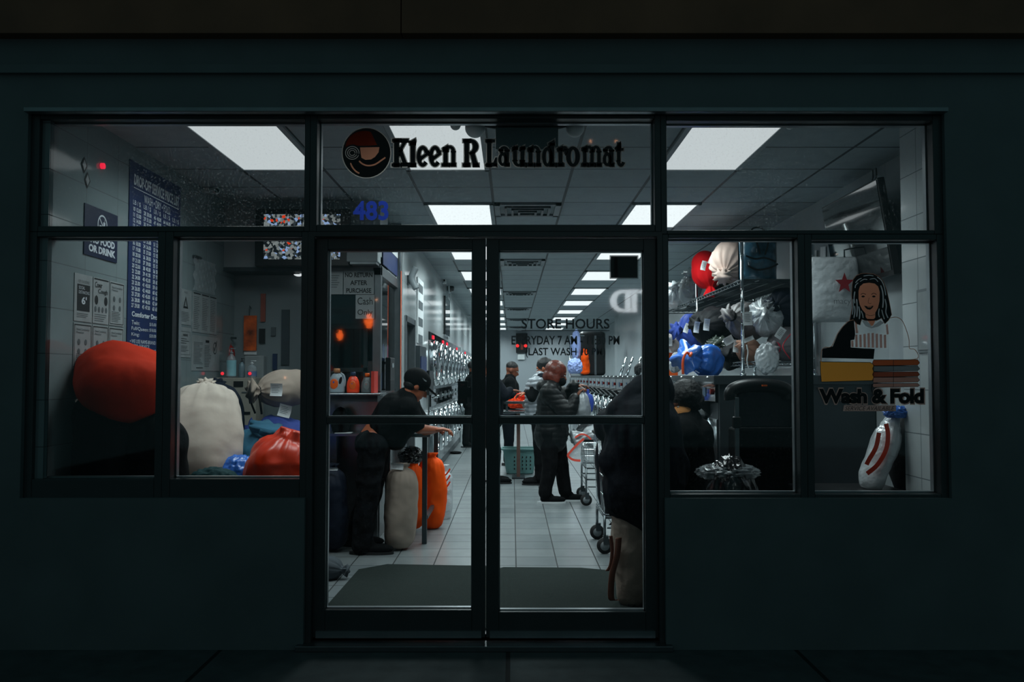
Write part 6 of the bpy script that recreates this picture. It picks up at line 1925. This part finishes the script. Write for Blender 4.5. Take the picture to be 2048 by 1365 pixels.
# ================================================================ PEOPLE
def hand(mb, wrist, direction, palm_n, s=1.0, curl=0.5, side=1):
    """palm, four unequal bent fingers and a thumb; direction runs from the wrist to the knuckles"""
    d = Vector(direction).normalized()
    n = (Vector(palm_n) - d * d.dot(Vector(palm_n))).normalized()      # faces out of the palm
    w = d.cross(n) * side                                               # towards the thumb
    R = Matrix((w, d, n)).transposed()
    k = wrist + d * .05 * s
    mb.ell(k, (.042 * s, .052 * s, .017 * s), R, 12, 8)
    for i, (o, L) in enumerate(((.029, .070), (.010, .078), (-.010, .072), (-.028, .056))):
        p = wrist + d * .090 * s + w * o * s
        a = curl * (.7 + .12 * i)
        p1 = p + (d * math.cos(a * .6) + n * math.sin(a * .6)) * L * .45 * s
        p2 = p1 + (d * math.cos(a * 1.5) + n * math.sin(a * 1.5)) * L * .33 * s
        p3 = p2 + (d * math.cos(a * 2.2) + n * math.sin(a * 2.2)) * L * .26 * s
        mb.cap(p - d * .02 * s, p1, .0095 * s, .009 * s, 8); mb.cap(p1, p2, .009 * s, .0085 * s, 8); mb.cap(p2, p3, .0085 * s, .007 * s, 8)
    t0 = wrist + d * .03 * s + w * .03 * s
    t1 = t0 + (w * .75 + d * .5 + n * .3).normalized() * .042 * s
    t2 = t1 + (w * .35 + d * .8 + n * .5 * (curl + .3)).normalized() * .034 * s
    mb.cap(t0, t1, .013 * s, .011 * s, 8); mb.cap(t1, t2, .011 * s, .009 * s, 8)
def shoe(t, name, ankle, toe, m, sole, s=1.0, parent=None):
    a, b_ = Vector(ankle), Vector(toe)
    f = Vector((b_.x - a.x, b_.y - a.y, 0)).normalized()
    w = Vector((-f.y, f.x, 0))
    R = Matrix((f, w, Vector((0, 0, 1)))).transposed()
    heel = Vector((a.x, a.y, 0)) - f * .05 * s
    mb = MB()
    mb.ell(heel + f * .16 * s + Vector((0, 0, .042)), (.125 * s, .048 * s, .040), R)
    mb.ell(heel + f * .05 * s + Vector((0, 0, .055)), (.055 * s, .042 * s, .055), R)
    mb.ell(heel + f * .09 * s + Vector((0, 0, .075)), (.06 * s, .040 * s, .045), R)
    me = remesh(mb, .008, 3)
    for v in me.vertices: v.co.z = max(v.co.z, .012)
    o = obj_mesh(name, me, m, t, smooth=True)
    sb_ = MB()
    pts = []
    for k in range(24):
        an = 2 * PI * k / 24
        x, y = math.cos(an), math.sin(an)
        pts.append(heel + f * (.12 + .162 * x) * s + w * (.046 + .006 * x) * y * s)
    lo = [sb_.b.verts.new(p + Vector((0, 0, .001))) for p in pts]
    hi = [sb_.b.verts.new(p + Vector((0, 0, .022))) for p in pts]
    sb_.bridge(lo, hi); sb_.b.faces.new(hi); sb_.b.faces.new(list(reversed(lo)))
    ob('sole', sb_, sole, o, smooth=False)
    return o
class Fig:
    """J: joints in the place's coordinates. head, neck, chest, pelvis, and sh/el/wr/hip/kn/an/toe with r and l"""
    def __init__(s, label, J, face, up=(0, 0, 1), skin='skin', size=1.0, group=None, vox=.011):
        s.J = {k: Vector(v) for k, v in J.items()}
        s.s, s.skin, s.vox = size, M[skin], vox
        c = s.J['pelvis']
        s.t = thing('person', label, 'person', (c.x, c.y, 0), group)
        f = Vector(face).normalized()
        u = (Vector(up) - f * f.dot(Vector(up))).normalized()
        s.f, s.u, s.w = f, u, f.cross(u)                 # w: the figure's right
        s.HR = Matrix((s.w, f, u)).transposed()
    def hp(s, r, f, u): return s.J['head'] + s.HR @ Vector((r, f, u)) * s.s
    def body(s, hands=(), legs=True, arms=('r', 'l')):
        J, k = s.J, s.s
        mb = MB()
        mb.ell(s.hp(0, -.012, .022), (.075 * k, .095 * k, .098 * k), s.HR, 20, 14)     # skull
        mb.ell(s.hp(0, .026, -.045), (.057 * k, .062 * k, .075 * k), s.HR, 16, 12)     # face and jaw
        mb.ell(s.hp(0, .058, -.096), (.027 * k, .026 * k, .022 * k), s.HR, 12, 8)      # chin
        mb.cap(s.hp(0, .082, .006), s.hp(0, .104, -.034), .009 * k, .0145 * k, 10)     # nose
        mb.ell(s.hp(0, .080, -.066), (.024 * k, .014 * k, .008 * k), s.HR, 10, 8)      # lips
        mb.ell(s.hp(0, .078, .028), (.050 * k, .016 * k, .010 * k), s.HR, 10, 8)       # brow
        for q in (-1, 1): mb.ell(s.hp(.078 * q, -.010, -.012), (.010 * k, .020 * k, .030 * k), s.HR, 10, 8)
        mb.cap(s.hp(0, -.02, -.07), J['neck'], .054 * k, .062 * k)
        mb.cap(J['neck'], J['chest'], .075 * k, .125 * k)
        mb.cap(J['chest'], J['pelvis'], .125 * k, .125 * k)
        for q in 'rl':
            mb.cap(J['neck'] * .6 + J['chest'] * .4, J['sh' + q], .085 * k, .060 * k)
            mb.cap(J['chest'], J['sh' + q], .10 * k, .06 * k)
            if q in arms:
                mb.cap(J['sh' + q], J['el' + q], .056 * k, .042 * k)
                mb.cap(J['el' + q], J['wr' + q], .042 * k, .028 * k)
            if legs:
                mb.cap(J['pelvis'], J['hip' + q], .12 * k, .10 * k)
                mb.cap(J['hip' + q], J['kn' + q], .088 * k, .058 * k)
                mb.cap(J['kn' + q], J['kn' + q] * .6 + J['an' + q] * .4, .058 * k, .056 * k)
                mb.cap(J['kn' + q] * .6 + J['an' + q] * .4, J['an' + q], .056 * k, .038 * k)
        me = remesh(mb, s.vox, 3)
        for (wr, d, n, cu, sd) in hands:
            hb = MB()
            hand(hb, J[wr], d, n, k, cu, sd)
            hm = remesh(hb, .0045, 1)
            bb = bmesh.new()
            bb.from_mesh(me); bb.from_mesh(hm)
            bb.to_mesh(me); bb.free()
        s.bd = obj_mesh('body', me, s.skin, s.t, smooth=True)
        for q in (-1, 1):
            e = MB().ell(s.hp(.030 * q, .079, .004), (.011 * k, .007 * k, .007 * k), s.HR, 10, 8)
            eo = ob('eye', e, M['white_plastic'], s.t, smooth=True)
            ob('iris', MB().ell(s.hp(.030 * q, .0845, .004), (.005 * k, .003 * k, .0055 * k), s.HR, 8, 6), M['ink'], eo, smooth=True)
        return s
    def garment(s, name, m, caps, vox=None, fold=.006, fscale=7, quilt=None, smooth=3, extra=None, seed=0):
        mb = MB()
        for c in caps:
            a, b_, r1, r2 = c
            a = s.J[a] if isinstance(a, str) else Vector(a)
            b_ = s.J[b_] if isinstance(b_, str) else Vector(b_)
            mb.cap(a, b_, r1 * s.s, r2 * s.s)
        if extra: extra(mb)
        me = remesh(mb, vox or s.vox, smooth, fold, fscale, quilt, seed)
        return obj_mesh(name, me, m, s.t, smooth=True)
    def mix(s, a, b_, k): return s.J[a].lerp(s.J[b_], k)
def D(v, x=0, y=0, z=0): return Vector(v) + Vector((x, y, z))

# A: man leaning over the work table
YA = 6.93
def a_(px, py, dy=0): return P(px, py, YA + dy)
an = FL(722, 1092)
J = dict(head=a_(834, 772, .02), neck=a_(813, 797, .03), chest=a_(792, 822, .03), pelvis=a_(748, 880, .03),
         shr=a_(816, 815, -.16), shl=a_(822, 812, .20), elr=a_(838, 858, -.10), ell=a_(850, 862, .26), wrr=a_(868, 860, .06), wrl=a_(872, 860, .22),
         hipr=a_(744, 893, -.08), hipl=a_(752, 893, .12), knr=a_(736, 988, -.10), knl=a_(742, 985, .16), anr=a_(724, 1072, -.10), anl=a_(708, 1056, .22), toer=a_(752, 1092, -.10), toel=a_(735, 1078, .22))
J['anr'].z = .085; J['anl'].z = .085
A = Fig('man in black cap and black shirt leaning over the narrow table', J, (.80, .25, -.55), (.45, .1, .9), 'skin', 1.0, vox=.009)
A.body(hands=(('wrr', (.96, .1, .05), (0, 0, -1), .7, 1), ('wrl', (.96, -.2, .02), (0, 0, -1), .7, -1)))
wst = A.mix('pelvis', 'chest', .48)
A.garment('shirt', M['cloth_black'], [('neck', 'chest', .088, .150), ('chest', wst, .150, .140), ('chest', 'shr', .12, .082), ('chest', 'shl', .12, .082), ('neck', 'shr', .08, .078), ('neck', 'shl', .08, .078),
          ('shr', A.mix('shr', 'elr', .75), .078, .068), ('shl', A.mix('shl', 'ell', .75), .078, .068), (D(wst, .03, 0, -.02), D(wst, .09, 0, -.10), .125, .095), (D(A.mix('pelvis', 'chest', .45), .10, 0, -.06), D(A.J['chest'], .10, 0, -.09), .095, .10)], fold=.006, seed=1)
A.garment('trousers', M['camo'], [(D(A.J['pelvis'], -.01, 0, -.035), 'hipr', .138, .118), (D(A.J['pelvis'], -.01, 0, -.035), 'hipl', .138, .118), ('hipr', 'knr', .112, .092), ('hipl', 'knl', .112, .092), ('knr', D(A.J['anr'], 0, 0, -.01), .090, .080), ('knl', D(A.J['anl'], 0, 0, -.01), .090, .080)], fold=.011, fscale=9, seed=2)
shoe(A.t, 'shoe', J['anr'], J['toer'], M['cloth_black'], M['rubber'], 1.08)
shoe(A.t, 'shoe', J['anl'], J['toel'], M['cloth_black'], M['rubber'], 1.08)
cb = MB()
cb.ell(A.hp(0, -.022, .040), (.094, .116, .096), A.HR, 24, 14)
cap_o = ob('cap', cb, M['cloth_black'], A.t, smooth=True)
bb = MB(); bb.ell(A.hp(0, .11, .030), (.07, .075, .008), A.HR @ rotm(x=-.15), 20, 6)
ob('brim', bb, M['cloth_black'], cap_o, smooth=True)
ob('cap_mark', MB().obox(A.hp(.086, .0, .065), (.004, .06, .010), A.HR), M['grey_plastic'], cap_o)
ob('hair', MB().ell(A.hp(0, -.045, -.02), (.076, .062, .055), A.HR, 16, 10), M['hair_black'], A.t, smooth=True)

# B: woman in the black puffer coat
YBw = 9.62
def b_(px, py, dy=0): return P(px, py, YBw + dy)
J = dict(head=b_(1116, 749), neck=b_(1102, 772), chest=b_(1104, 800), pelvis=b_(1104, 862), shr=b_(1098, 786, -.17), shl=b_(1104, 786, .17), elr=b_(1134, 826, -.20), ell=b_(1138, 794, .17), wrr=b_(1153, 795, -.16), wrl=b_(1152, 772, .08),
         hipr=b_(1098, 868, -.08), hipl=b_(1112, 868, .10), knr=b_(1100, 930, -.10), knl=b_(1122, 930, .10), anr=b_(1090, 985, -.10), anl=b_(1130, 984, .06), toer=b_(1112, 996, -.10), toel=b_(1150, 996, .06))
J['anr'].z = .085; J['anl'].z = .085
B = Fig('woman with auburn bob, black mask and black puffer coat holding a bag', J, (.90, -.12, -.30), (.25, 0, 1), 'skin_dark', .98, vox=.010)
B.body(hands=(('wrr', (.45, .05, .75), (.8, .1, -.4), 1.0, 1), ('wrl', (.95, -.1, .05), (0, 0, -1), .7, -1)))
hipm = (J['hipr'] + J['hipl']) / 2
B.garment('coat', M['cloth_puffer'], [('neck', 'chest', .10, .155), ('chest', 'pelvis', .16, .185), ('pelvis', D(hipm, -.02, 0, -.04), .185, .185), ('chest', 'shr', .13, .10), ('chest', 'shl', .13, .10), ('neck', 'shr', .10, .09), ('neck', 'shl', .10, .09),
          ('shr', 'elr', .098, .092), ('elr', D(B.J['wrr'], -.01, 0, -.02), .090, .062), ('shl', 'ell', .095, .085), ('ell', D(B.J['wrl'], -.02, 0, 0), .083, .060)], fold=.010, fscale=5, quilt=(.12, .007), seed=4)
B.garment('hood', M['cloth_puffer'], [(D(B.J['neck'], -.09, -.09, -.01), D(B.J['neck'], -.09, .09, -.01), .07, .07), (D(B.J['neck'], -.08, -.10, .0), D(B.J['neck'], .06, -.09, -.04), .055, .045), (D(B.J['neck'], -.08, .10, .0), D(B.J['neck'], .06, .09, -.04), .055, .045)], fold=.006, seed=5)
B.garment('trousers', M['cloth_black'], [('pelvis', 'hipr', .13, .11), ('pelvis', 'hipl', .13, .11), ('hipr', 'knr', .105, .085), ('hipl', 'knl', .105, .085), ('knr', D(B.J['anr'], .0, 0, .03), .084, .072), ('knl', D(B.J['anl'], .0, 0, .03), .084, .072)], fold=.007, fscale=8, seed=6)
shoe(B.t, 'sneaker', J['anr'], J['toer'], M['cloth_black'], M['white_plastic'], .98)
shoe(B.t, 'sneaker', J['anl'], J['toel'], M['cloth_black'], M['white_plastic'], .98)
hb = MB()
hb.ell(B.hp(0, -.04, .035), (.108, .120, .112), B.HR, 20, 14); hb.ell(B.hp(0, -.06, -.05), (.112, .100, .095), B.HR, 20, 12)
for q in (-1, 1): hb.ell(B.hp(.072 * q, -.02, -.06), (.040, .065, .085), B.HR, 14, 10)
hb.ell(B.hp(0, .012, .078), (.078, .060, .045), B.HR, 14, 10)
hm = remesh(hb, .009, 4, .004, 14, None, 3)
obj_mesh('hair', hm, M['hair_auburn'], B.t, smooth=True)
ob('face_mask', MB().ell(B.hp(0, .050, -.065), (.060, .068, .058), B.HR, 18, 12), M['cloth_black'], B.t, smooth=True)
t = thing('plastic_bag', 'pale grey plastic bag held by the woman in the puffer coat', 'plastic bag', b_(1168, 835, -.12))
sm, tn, d_, u_, w_ = sack_mesh(b_(1166, 812, -.13), (-.12, 0, 1), .40, .105, .08, neck=.14, p=2.2, folds=8, amp=.18, seed=81, lump=.03, ruffle=.10, open_end=.3)
ob('bag', sm, Cgreyp, t, smooth=True)
sm2, *_ = sack_mesh(b_(1176, 803, -.10), (-.1, 0, 1), .26, .035, .05, neck=.3, seed=82, lump=.02)
ob('blue_contents', sm2, Cblue2, t, smooth=True)

# C: person in the silver puffer vest behind her
YCp = 11.2
def c_(px, py, dy=0): return P(px, py, YCp + dy)
J = dict(head=c_(1087, 737), neck=c_(1083, 757), chest=c_(1078, 778), pelvis=c_(1078, 826), shr=c_(1074, 768, .17), shl=c_(1074, 768, -.17), elr=c_(1062, 790, .16), ell=c_(1064, 795, -.2), wrr=c_(1050, 786, .10), wrl=c_(1053, 787, -.16),
         hipr=c_(1079, 834, .09), hipl=c_(1077, 834, -.09), knr=c_(1078, 892, .09), knl=c_(1078, 892, -.09), anr=c_(1082, 950, .09), anl=c_(1080, 950, -.09), toer=c_(1070, 955, .09), toel=c_(1068, 955, -.09))
J['anr'].z = .085; J['anl'].z = .085
C_ = Fig('person with black hair and silver puffer vest facing left', J, (-.9, .15, -.3), skin='skin', size=.98, vox=.012)
C_.body(hands=(('wrl', (-.9, .1, -.1), (0, 0, -1), .7, 1),))
C_.garment('vest', M['cloth_silver'], [('neck', 'chest', .09, .165), ('chest', 'pelvis', .17, .175), ('chest', 'shr', .12, .09), ('chest', 'shl', .12, .09)], fold=.004, quilt=(.11, .02), seed=7)
C_.garment('sleeves', M['cloth_black'], [('shl', 'ell', .072, .062), ('ell', D(C_.J['wrl'], .02), .06, .045), ('shr', 'elr', .072, .062), ('elr', D(C_.J['wrr'], .02), .06, .045)], fold=.005, seed=8)
C_.garment('scarf', M['cloth_navy'], [(D(C_.J['neck'], 0, -.06, -.01), D(C_.J['neck'], 0, .06, -.01), .075, .075)], fold=.008, seed=9)
C_.garment('trousers', M['cloth_black'], [('pelvis', 'hipr', .13, .11), ('pelvis', 'hipl', .13, .11), ('hipr', 'knr', .10, .075), ('hipl', 'knl', .10, .075), ('knr', 'anr', .072, .062), ('knl', 'anl', .072, .062)], fold=.006, seed=10)
for q in 'rl': shoe(C_.t, 'shoe', J['an' + q], J['toe' + q], M['cloth_black'], M['rubber'])
hb = MB(); hb.ell(C_.hp(0, -.03, .04), (.088, .105, .095), C_.HR, 20, 14); hb.ell(C_.hp(0, -.07, -.05), (.075, .06, .10), C_.HR, 16, 12)
obj_mesh('hair', remesh(hb, .010, 3, .006, 16), M['hair_black'], C_.t, smooth=True)

# D: man in a dark jacket at the back
YDm = 13.6
def d__(px, py, dy=0): return P(px, py, YDm + dy)
J = dict(head=d__(1025, 741), neck=d__(1020, 757), chest=d__(1018, 776), pelvis=d__(1016, 826), shr=d__(1020, 765, -.17), shl=d__(1020, 765, .17), elr=d__(1026, 795, -.20), ell=d__(1032, 795, .16), wrr=d__(1040, 808, -.16), wrl=d__(1044, 806, .10),
         hipr=d__(1016, 834, -.09), hipl=d__(1016, 834, .09), knr=d__(1018, 880, -.09), knl=d__(1018, 880, .09), anr=d__(1015, 925, -.09), anl=d__(1015, 925, .09), toer=d__(1026, 930, -.09), toel=d__(1026, 930, .09))
J['anr'].z = .085; J['anl'].z = .085
Dm = Fig('short-haired man in dark jacket at the back of the aisle', J, (.9, -.1, -.35), skin='skin_dark', size=1.05, vox=.013)
Dm.body(hands=(('wrr', (.7, .1, -.5), (0, .3, -1), .8, 1), ('wrl', (.7, -.1, -.5), (0, -.3, -1), .8, -1)))
Dm.garment('jacket', M['cloth_black'], [('neck', 'chest', .085, .15), ('chest', 'pelvis', .155, .15), ('chest', 'shr', .12, .085), ('chest', 'shl', .12, .085), ('shr', 'elr', .080, .068), ('elr', D(Dm.J['wrr'], -.02), .065, .048), ('shl', 'ell', .080, .068), ('ell', D(Dm.J['wrl'], -.02), .065, .048)], fold=.007, seed=11)
Dm.garment('trousers', M['cloth_navy'], [('pelvis', 'hipr', .13, .11), ('pelvis', 'hipl', .13, .11), ('hipr', 'knr', .10, .075), ('hipl', 'knl', .10, .075), ('knr', 'anr', .072, .062), ('knl', 'anl', .072, .062)], fold=.006, seed=12)
for q in 'rl': shoe(Dm.t, 'shoe', J['an' + q], J['toe' + q], M['cloth_black'], M['rubber'])
hb = MB(); hb.ell(Dm.hp(0, -.025, .050), (.080, .098, .080), Dm.HR, 20, 14)
obj_mesh('hair', remesh(hb, .010, 2, .003, 20), M['hair_black'], Dm.t, smooth=True)

# E: person half hidden by the door stile, reaching over the table
YEm = 11.35
def e_(px, py, dy=0): return P(px, py, YEm + dy)
J = dict(head=e_(984, 738), neck=e_(984, 757), chest=e_(984, 780), pelvis=e_(980, 840), shr=e_(992, 770, -.17), shl=e_(988, 770, .17), elr=e_(1010, 792, -.18), ell=e_(1008, 792, .18), wrr=e_(1023, 781, -.12), wrl=e_(1026, 790, .14),
         hipr=e_(980, 848, -.09), hipl=e_(980, 848, .09), knr=e_(990, 905, -.10), knl=e_(985, 905, .10), anr=e_(988, 955, -.10), anl=e_(984, 955, .10), toer=e_(1000, 960, -.10), toel=e_(996, 960, .10))
J['anr'].z = .085; J['anl'].z = .085
E = Fig('person in dark jacket half hidden by the door stile, arm reaching right', J, (.9, .1, -.3), skin='skin_dark', size=1.0, vox=.012)
E.body(hands=(('wrr', (.95, .1, -.1), (0, 0, -1), .4, 1),))
E.garment('jacket', M['cloth_navy'], [('neck', 'chest', .085, .165), ('chest', 'pelvis', .165, .165), ('chest', 'shr', .12, .09), ('chest', 'shl', .12, .09), ('shr', 'elr', .085, .070), ('elr', D(E.J['wrr'], -.02), .068, .048), ('shl', 'ell', .080, .068), ('ell', D(E.J['wrl'], -.02), .065, .048)], fold=.007, seed=13)
E.garment('trousers', M['cloth_black'], [('pelvis', 'hipr', .13, .11), ('pelvis', 'hipl', .13, .11), ('hipr', 'knr', .10, .08), ('hipl', 'knl', .10, .08), ('knr', 'anr', .078, .07), ('knl', 'anl', .078, .07)], fold=.006, seed=14)
for q in 'rl': shoe(E.t, 'shoe', J['an' + q], J['toe' + q], M['cloth_black'], M['rubber'])
obj_mesh('hair', remesh(MB().ell(E.hp(0, -.025, .045), (.083, .10, .085), E.HR, 20, 14), .010, 2, .003, 20), M['hair_black'], E.t, smooth=True)
crumple('dark_cloth', 'black cloth heap on the left of the folding table', 'cloth', M['cloth_black'], P(1016, 809, 12.45), (.14, .12, .085), .3, 3, 85)

# H: distant person beside the dryers
YH = 17.0
def h_(px, py, dy=0): return P(px + 7, py, YH + dy)
J = dict(head=h_(940, 736), neck=h_(939, 750), chest=h_(938, 765), pelvis=h_(935, 808), shr=h_(938, 758, -.17), shl=h_(938, 758, .17), elr=h_(940, 785, -.2), ell=h_(942, 785, .2), wrr=h_(950, 800, -.16), wrl=h_(950, 800, .14),
         hipr=h_(934, 814, -.09), hipl=h_(934, 814, .09), knr=h_(926, 850, -.10), knl=h_(932, 850, .10), anr=h_(924, 888, -.10), anl=h_(934, 888, .10), toer=h_(930, 892, -.10), toel=h_(940, 892, .10))
J['anr'].z = .085; J['anl'].z = .085
Hp = Fig('distant person in black walking beside the dryers behind the push plate', J, (.9, .2, -.1), skin='skin_dark', size=1.0, vox=.014)
Hp.body()
Hp.garment('jacket', M['cloth_black'], [('neck', 'chest', .085, .16), ('chest', 'pelvis', .16, .16), ('chest', 'shr', .12, .09), ('chest', 'shl', .12, .09), ('shr', 'elr', .085, .070), ('elr', 'wrr', .068, .05), ('shl', 'ell', .080, .068), ('ell', 'wrl', .065, .05)], fold=.006, seed=15)
Hp.garment('trousers', M['cloth_black'], [('pelvis', 'hipr', .13, .11), ('pelvis', 'hipl', .13, .11), ('hipr', 'knr', .10, .075), ('hipl', 'knl', .10, .075), ('knr', 'anr', .072, .062), ('knl', 'anl', .072, .062)], fold=.006, seed=16)
for q in 'rl': shoe(Hp.t, 'shoe', J['an' + q], J['toe' + q], M['cloth_black'], M['rubber'])
obj_mesh('hair', remesh(MB().ell(Hp.hp(0, -.025, .04), (.083, .10, .09), Hp.HR, 20, 14), .012, 2), M['hair_black'], Hp.t, smooth=True)

# F: person in the big dark coat and khaki trousers just inside the right door
YFp = 5.35
def f_p(px, py, dy=0): return P(px, py, YFp + dy)
J = dict(head=f_p(1312, 792, .10), neck=f_p(1305, 820, .06), chest=f_p(1290, 862, .02), pelvis=f_p(1288, 985), shr=f_p(1314, 862, .02), shl=f_p(1252, 845, .05), elr=f_p(1342, 935, .05), ell=f_p(1222, 850, .26), wrr=f_p(1350, 960, .25), wrl=f_p(1262, 858, .38),
         hipr=f_p(1312, 1005, .02), hipl=f_p(1262, 1005, .0), knr=f_p(1318, 1100, .02), knl=f_p(1262, 1100, -.04), anr=f_p(1318, 1178), anl=f_p(1262, 1178, -.02), toer=f_p(1322, 1190, .16), toel=f_p(1258, 1190, .16))
J['anr'].z = .085; J['anl'].z = .085
Fp = Fig('person in bulky dark navy coat and khaki trousers bending behind the right door', J, (-.15, .85, -.5), skin='skin_dark', size=1.05, vox=.011)
Fp.body()
Fp.garment('coat', M['cloth_navy'], [('neck', 'chest', .12, .21), ('chest', 'pelvis', .22, .235), ('chest', 'shr', .16, .12), ('chest', 'shl', .17, .13), ('neck', 'shl', .12, .12), ('neck', 'shr', .12, .12), ('shl', 'ell', .125, .105), ('ell', 'wrl', .10, .07), ('shr', 'elr', .12, .10), ('elr', 'wrr', .095, .07),
           (D(Fp.J['shl'], 0, 0, .04), D(Fp.J['head'], -.06, 0, .02), .12, .10), (D(Fp.J['pelvis'], -.12, 0, .18), D(Fp.J['chest'], -.10, 0, -.05), .14, .13)], fold=.016, fscale=5, seed=17)
Fp.garment('trousers', M['khaki'], [('pelvis', 'hipr', .14, .12), ('pelvis', 'hipl', .14, .12), ('hipr', 'knr', .115, .10), ('hipl', 'knl', .115, .105), ('knr', 'anr', .10, .09), ('knl', 'anl', .105, .09)], fold=.012, fscale=8, seed=18)
for q in 'rl': shoe(Fp.t, 'shoe', J['an' + q], J['toe' + q], M['cloth_black'], M['rubber'], 1.05)
obj_mesh('hood', remesh(MB().ell(Fp.hp(0, -.02, .02), (.11, .13, .13), Fp.HR, 20, 14), .011, 2, .006, 9), M['cloth_navy'], Fp.t, smooth=True)
t = thing('leather_strap', 'brown leather bag strap hanging beside the khaki trousers', 'strap', f_p(1226, 1200, -.14))
b = MB()
def strap(pts, w):
    pts = [Vector(q) for q in pts]
    s_ = Vector((w, .2 * w, 0))
    L = [(b.b.verts.new(q - s_), b.b.verts.new(q + s_)) for q in pts]
    for i in range(len(L) - 1): b.b.faces.new((L[i][0], L[i][1], L[i + 1][1], L[i + 1][0]))
strap(curve_pts([f_p(1237, 1076, -.16), f_p(1234, 1110, -.17), f_p(1224, 1150, -.17), f_p(1222, 1196, -.16), f_p(1232, 1200, -.15)], 6), .018)
strap(curve_pts([f_p(1221, 1072, -.15), f_p(1224, 1100, -.15), f_p(1221, 1130, -.155), f_p(1214, 1142, -.15)], 6), .010)
o = ob('strap', b, M['brown_leather'], t, smooth=True)
md = o.modifiers.new('thick', 'SOLIDIFY'); md.thickness = .006
tag(ob('paper_sheet', MB().obox(f_p(1278, 836, .1), (.13, .05, .09), rotm(y=-.6)), M['paper']), 'white paper corner by the right door middle rail', 'paper')

# G: person with dark round hair and tan mask behind the right mullion
YGp = 6.0
def g_p(px, py, dy=0): return P(px, py, YGp + dy)
J = dict(head=g_p(1368, 806), neck=g_p(1376, 842, .02), chest=g_p(1378, 880, .02), pelvis=g_p(1378, 990), shr=g_p(1366, 868, -.16), shl=g_p(1384, 868, .16), elr=g_p(1366, 930, -.18), ell=g_p(1380, 930, .2), wrr=g_p(1340, 950, -.10), wrl=g_p(1345, 950, .12),
         hipr=g_p(1380, 1015, -.08), hipl=g_p(1380, 1015, .10), knr=g_p(1378, 1060, -.08), knl=g_p(1380, 1060, .10), anr=g_p(1386, 1130, -.08), anl=g_p(1386, 1130, .1), toer=g_p(1362, 1140, -.08), toel=g_p(1362, 1140, .1))
J['anr'].z = .085; J['anl'].z = .085
G = Fig('person with short round dark hair and tan face mask looking down left', J, (-.80, -.42, -.42), (-.1, 0, 1), 'skin_dark', 1.0, vox=.011)
G.body()
G.garment('coat', M['cloth_black'], [('neck', 'chest', .10, .175), ('chest', 'pelvis', .165, .18), ('pelvis', 'hipr', .17, .15), ('chest', 'shr', .14, .105), ('chest', 'shl', .14, .105), ('neck', 'shr', .10, .10), ('neck', 'shl', .10, .10), ('shr', 'elr', .10, .085), ('elr', 'wrr', .08, .06), ('shl', 'ell', .10, .085), ('ell', 'wrl', .08, .06)], fold=.010, fscale=6, seed=19)
G.garment('trousers', M['cloth_black'], [('pelvis', 'hipr', .13, .11), ('pelvis', 'hipl', .13, .11), ('hipr', 'knr', .10, .08), ('hipl', 'knl', .10, .08), ('knr', 'anr', .078, .07), ('knl', 'anl', .078, .07)], fold=.006, seed=20)
for q in 'rl': shoe(G.t, 'shoe', J['an' + q], J['toe' + q], M['cloth_black'], M['rubber'])
hb = MB(); hb.ell(G.hp(0, -.035, .045), (.112, .118, .105), G.HR, 20, 14); hb.ell(G.hp(0, -.06, -.02), (.10, .085, .07), G.HR, 20, 14)
obj_mesh('hair', remesh(hb, .009, 2, .006, 30), M['hair_black'], G.t, smooth=True)
ob('face_mask', MB().ell(G.hp(0, .056, -.050), (.078, .070, .068), G.HR, 18, 12), cloth('tan_mask_cloth', S(240, 165, 100), .8), G.t, smooth=True)
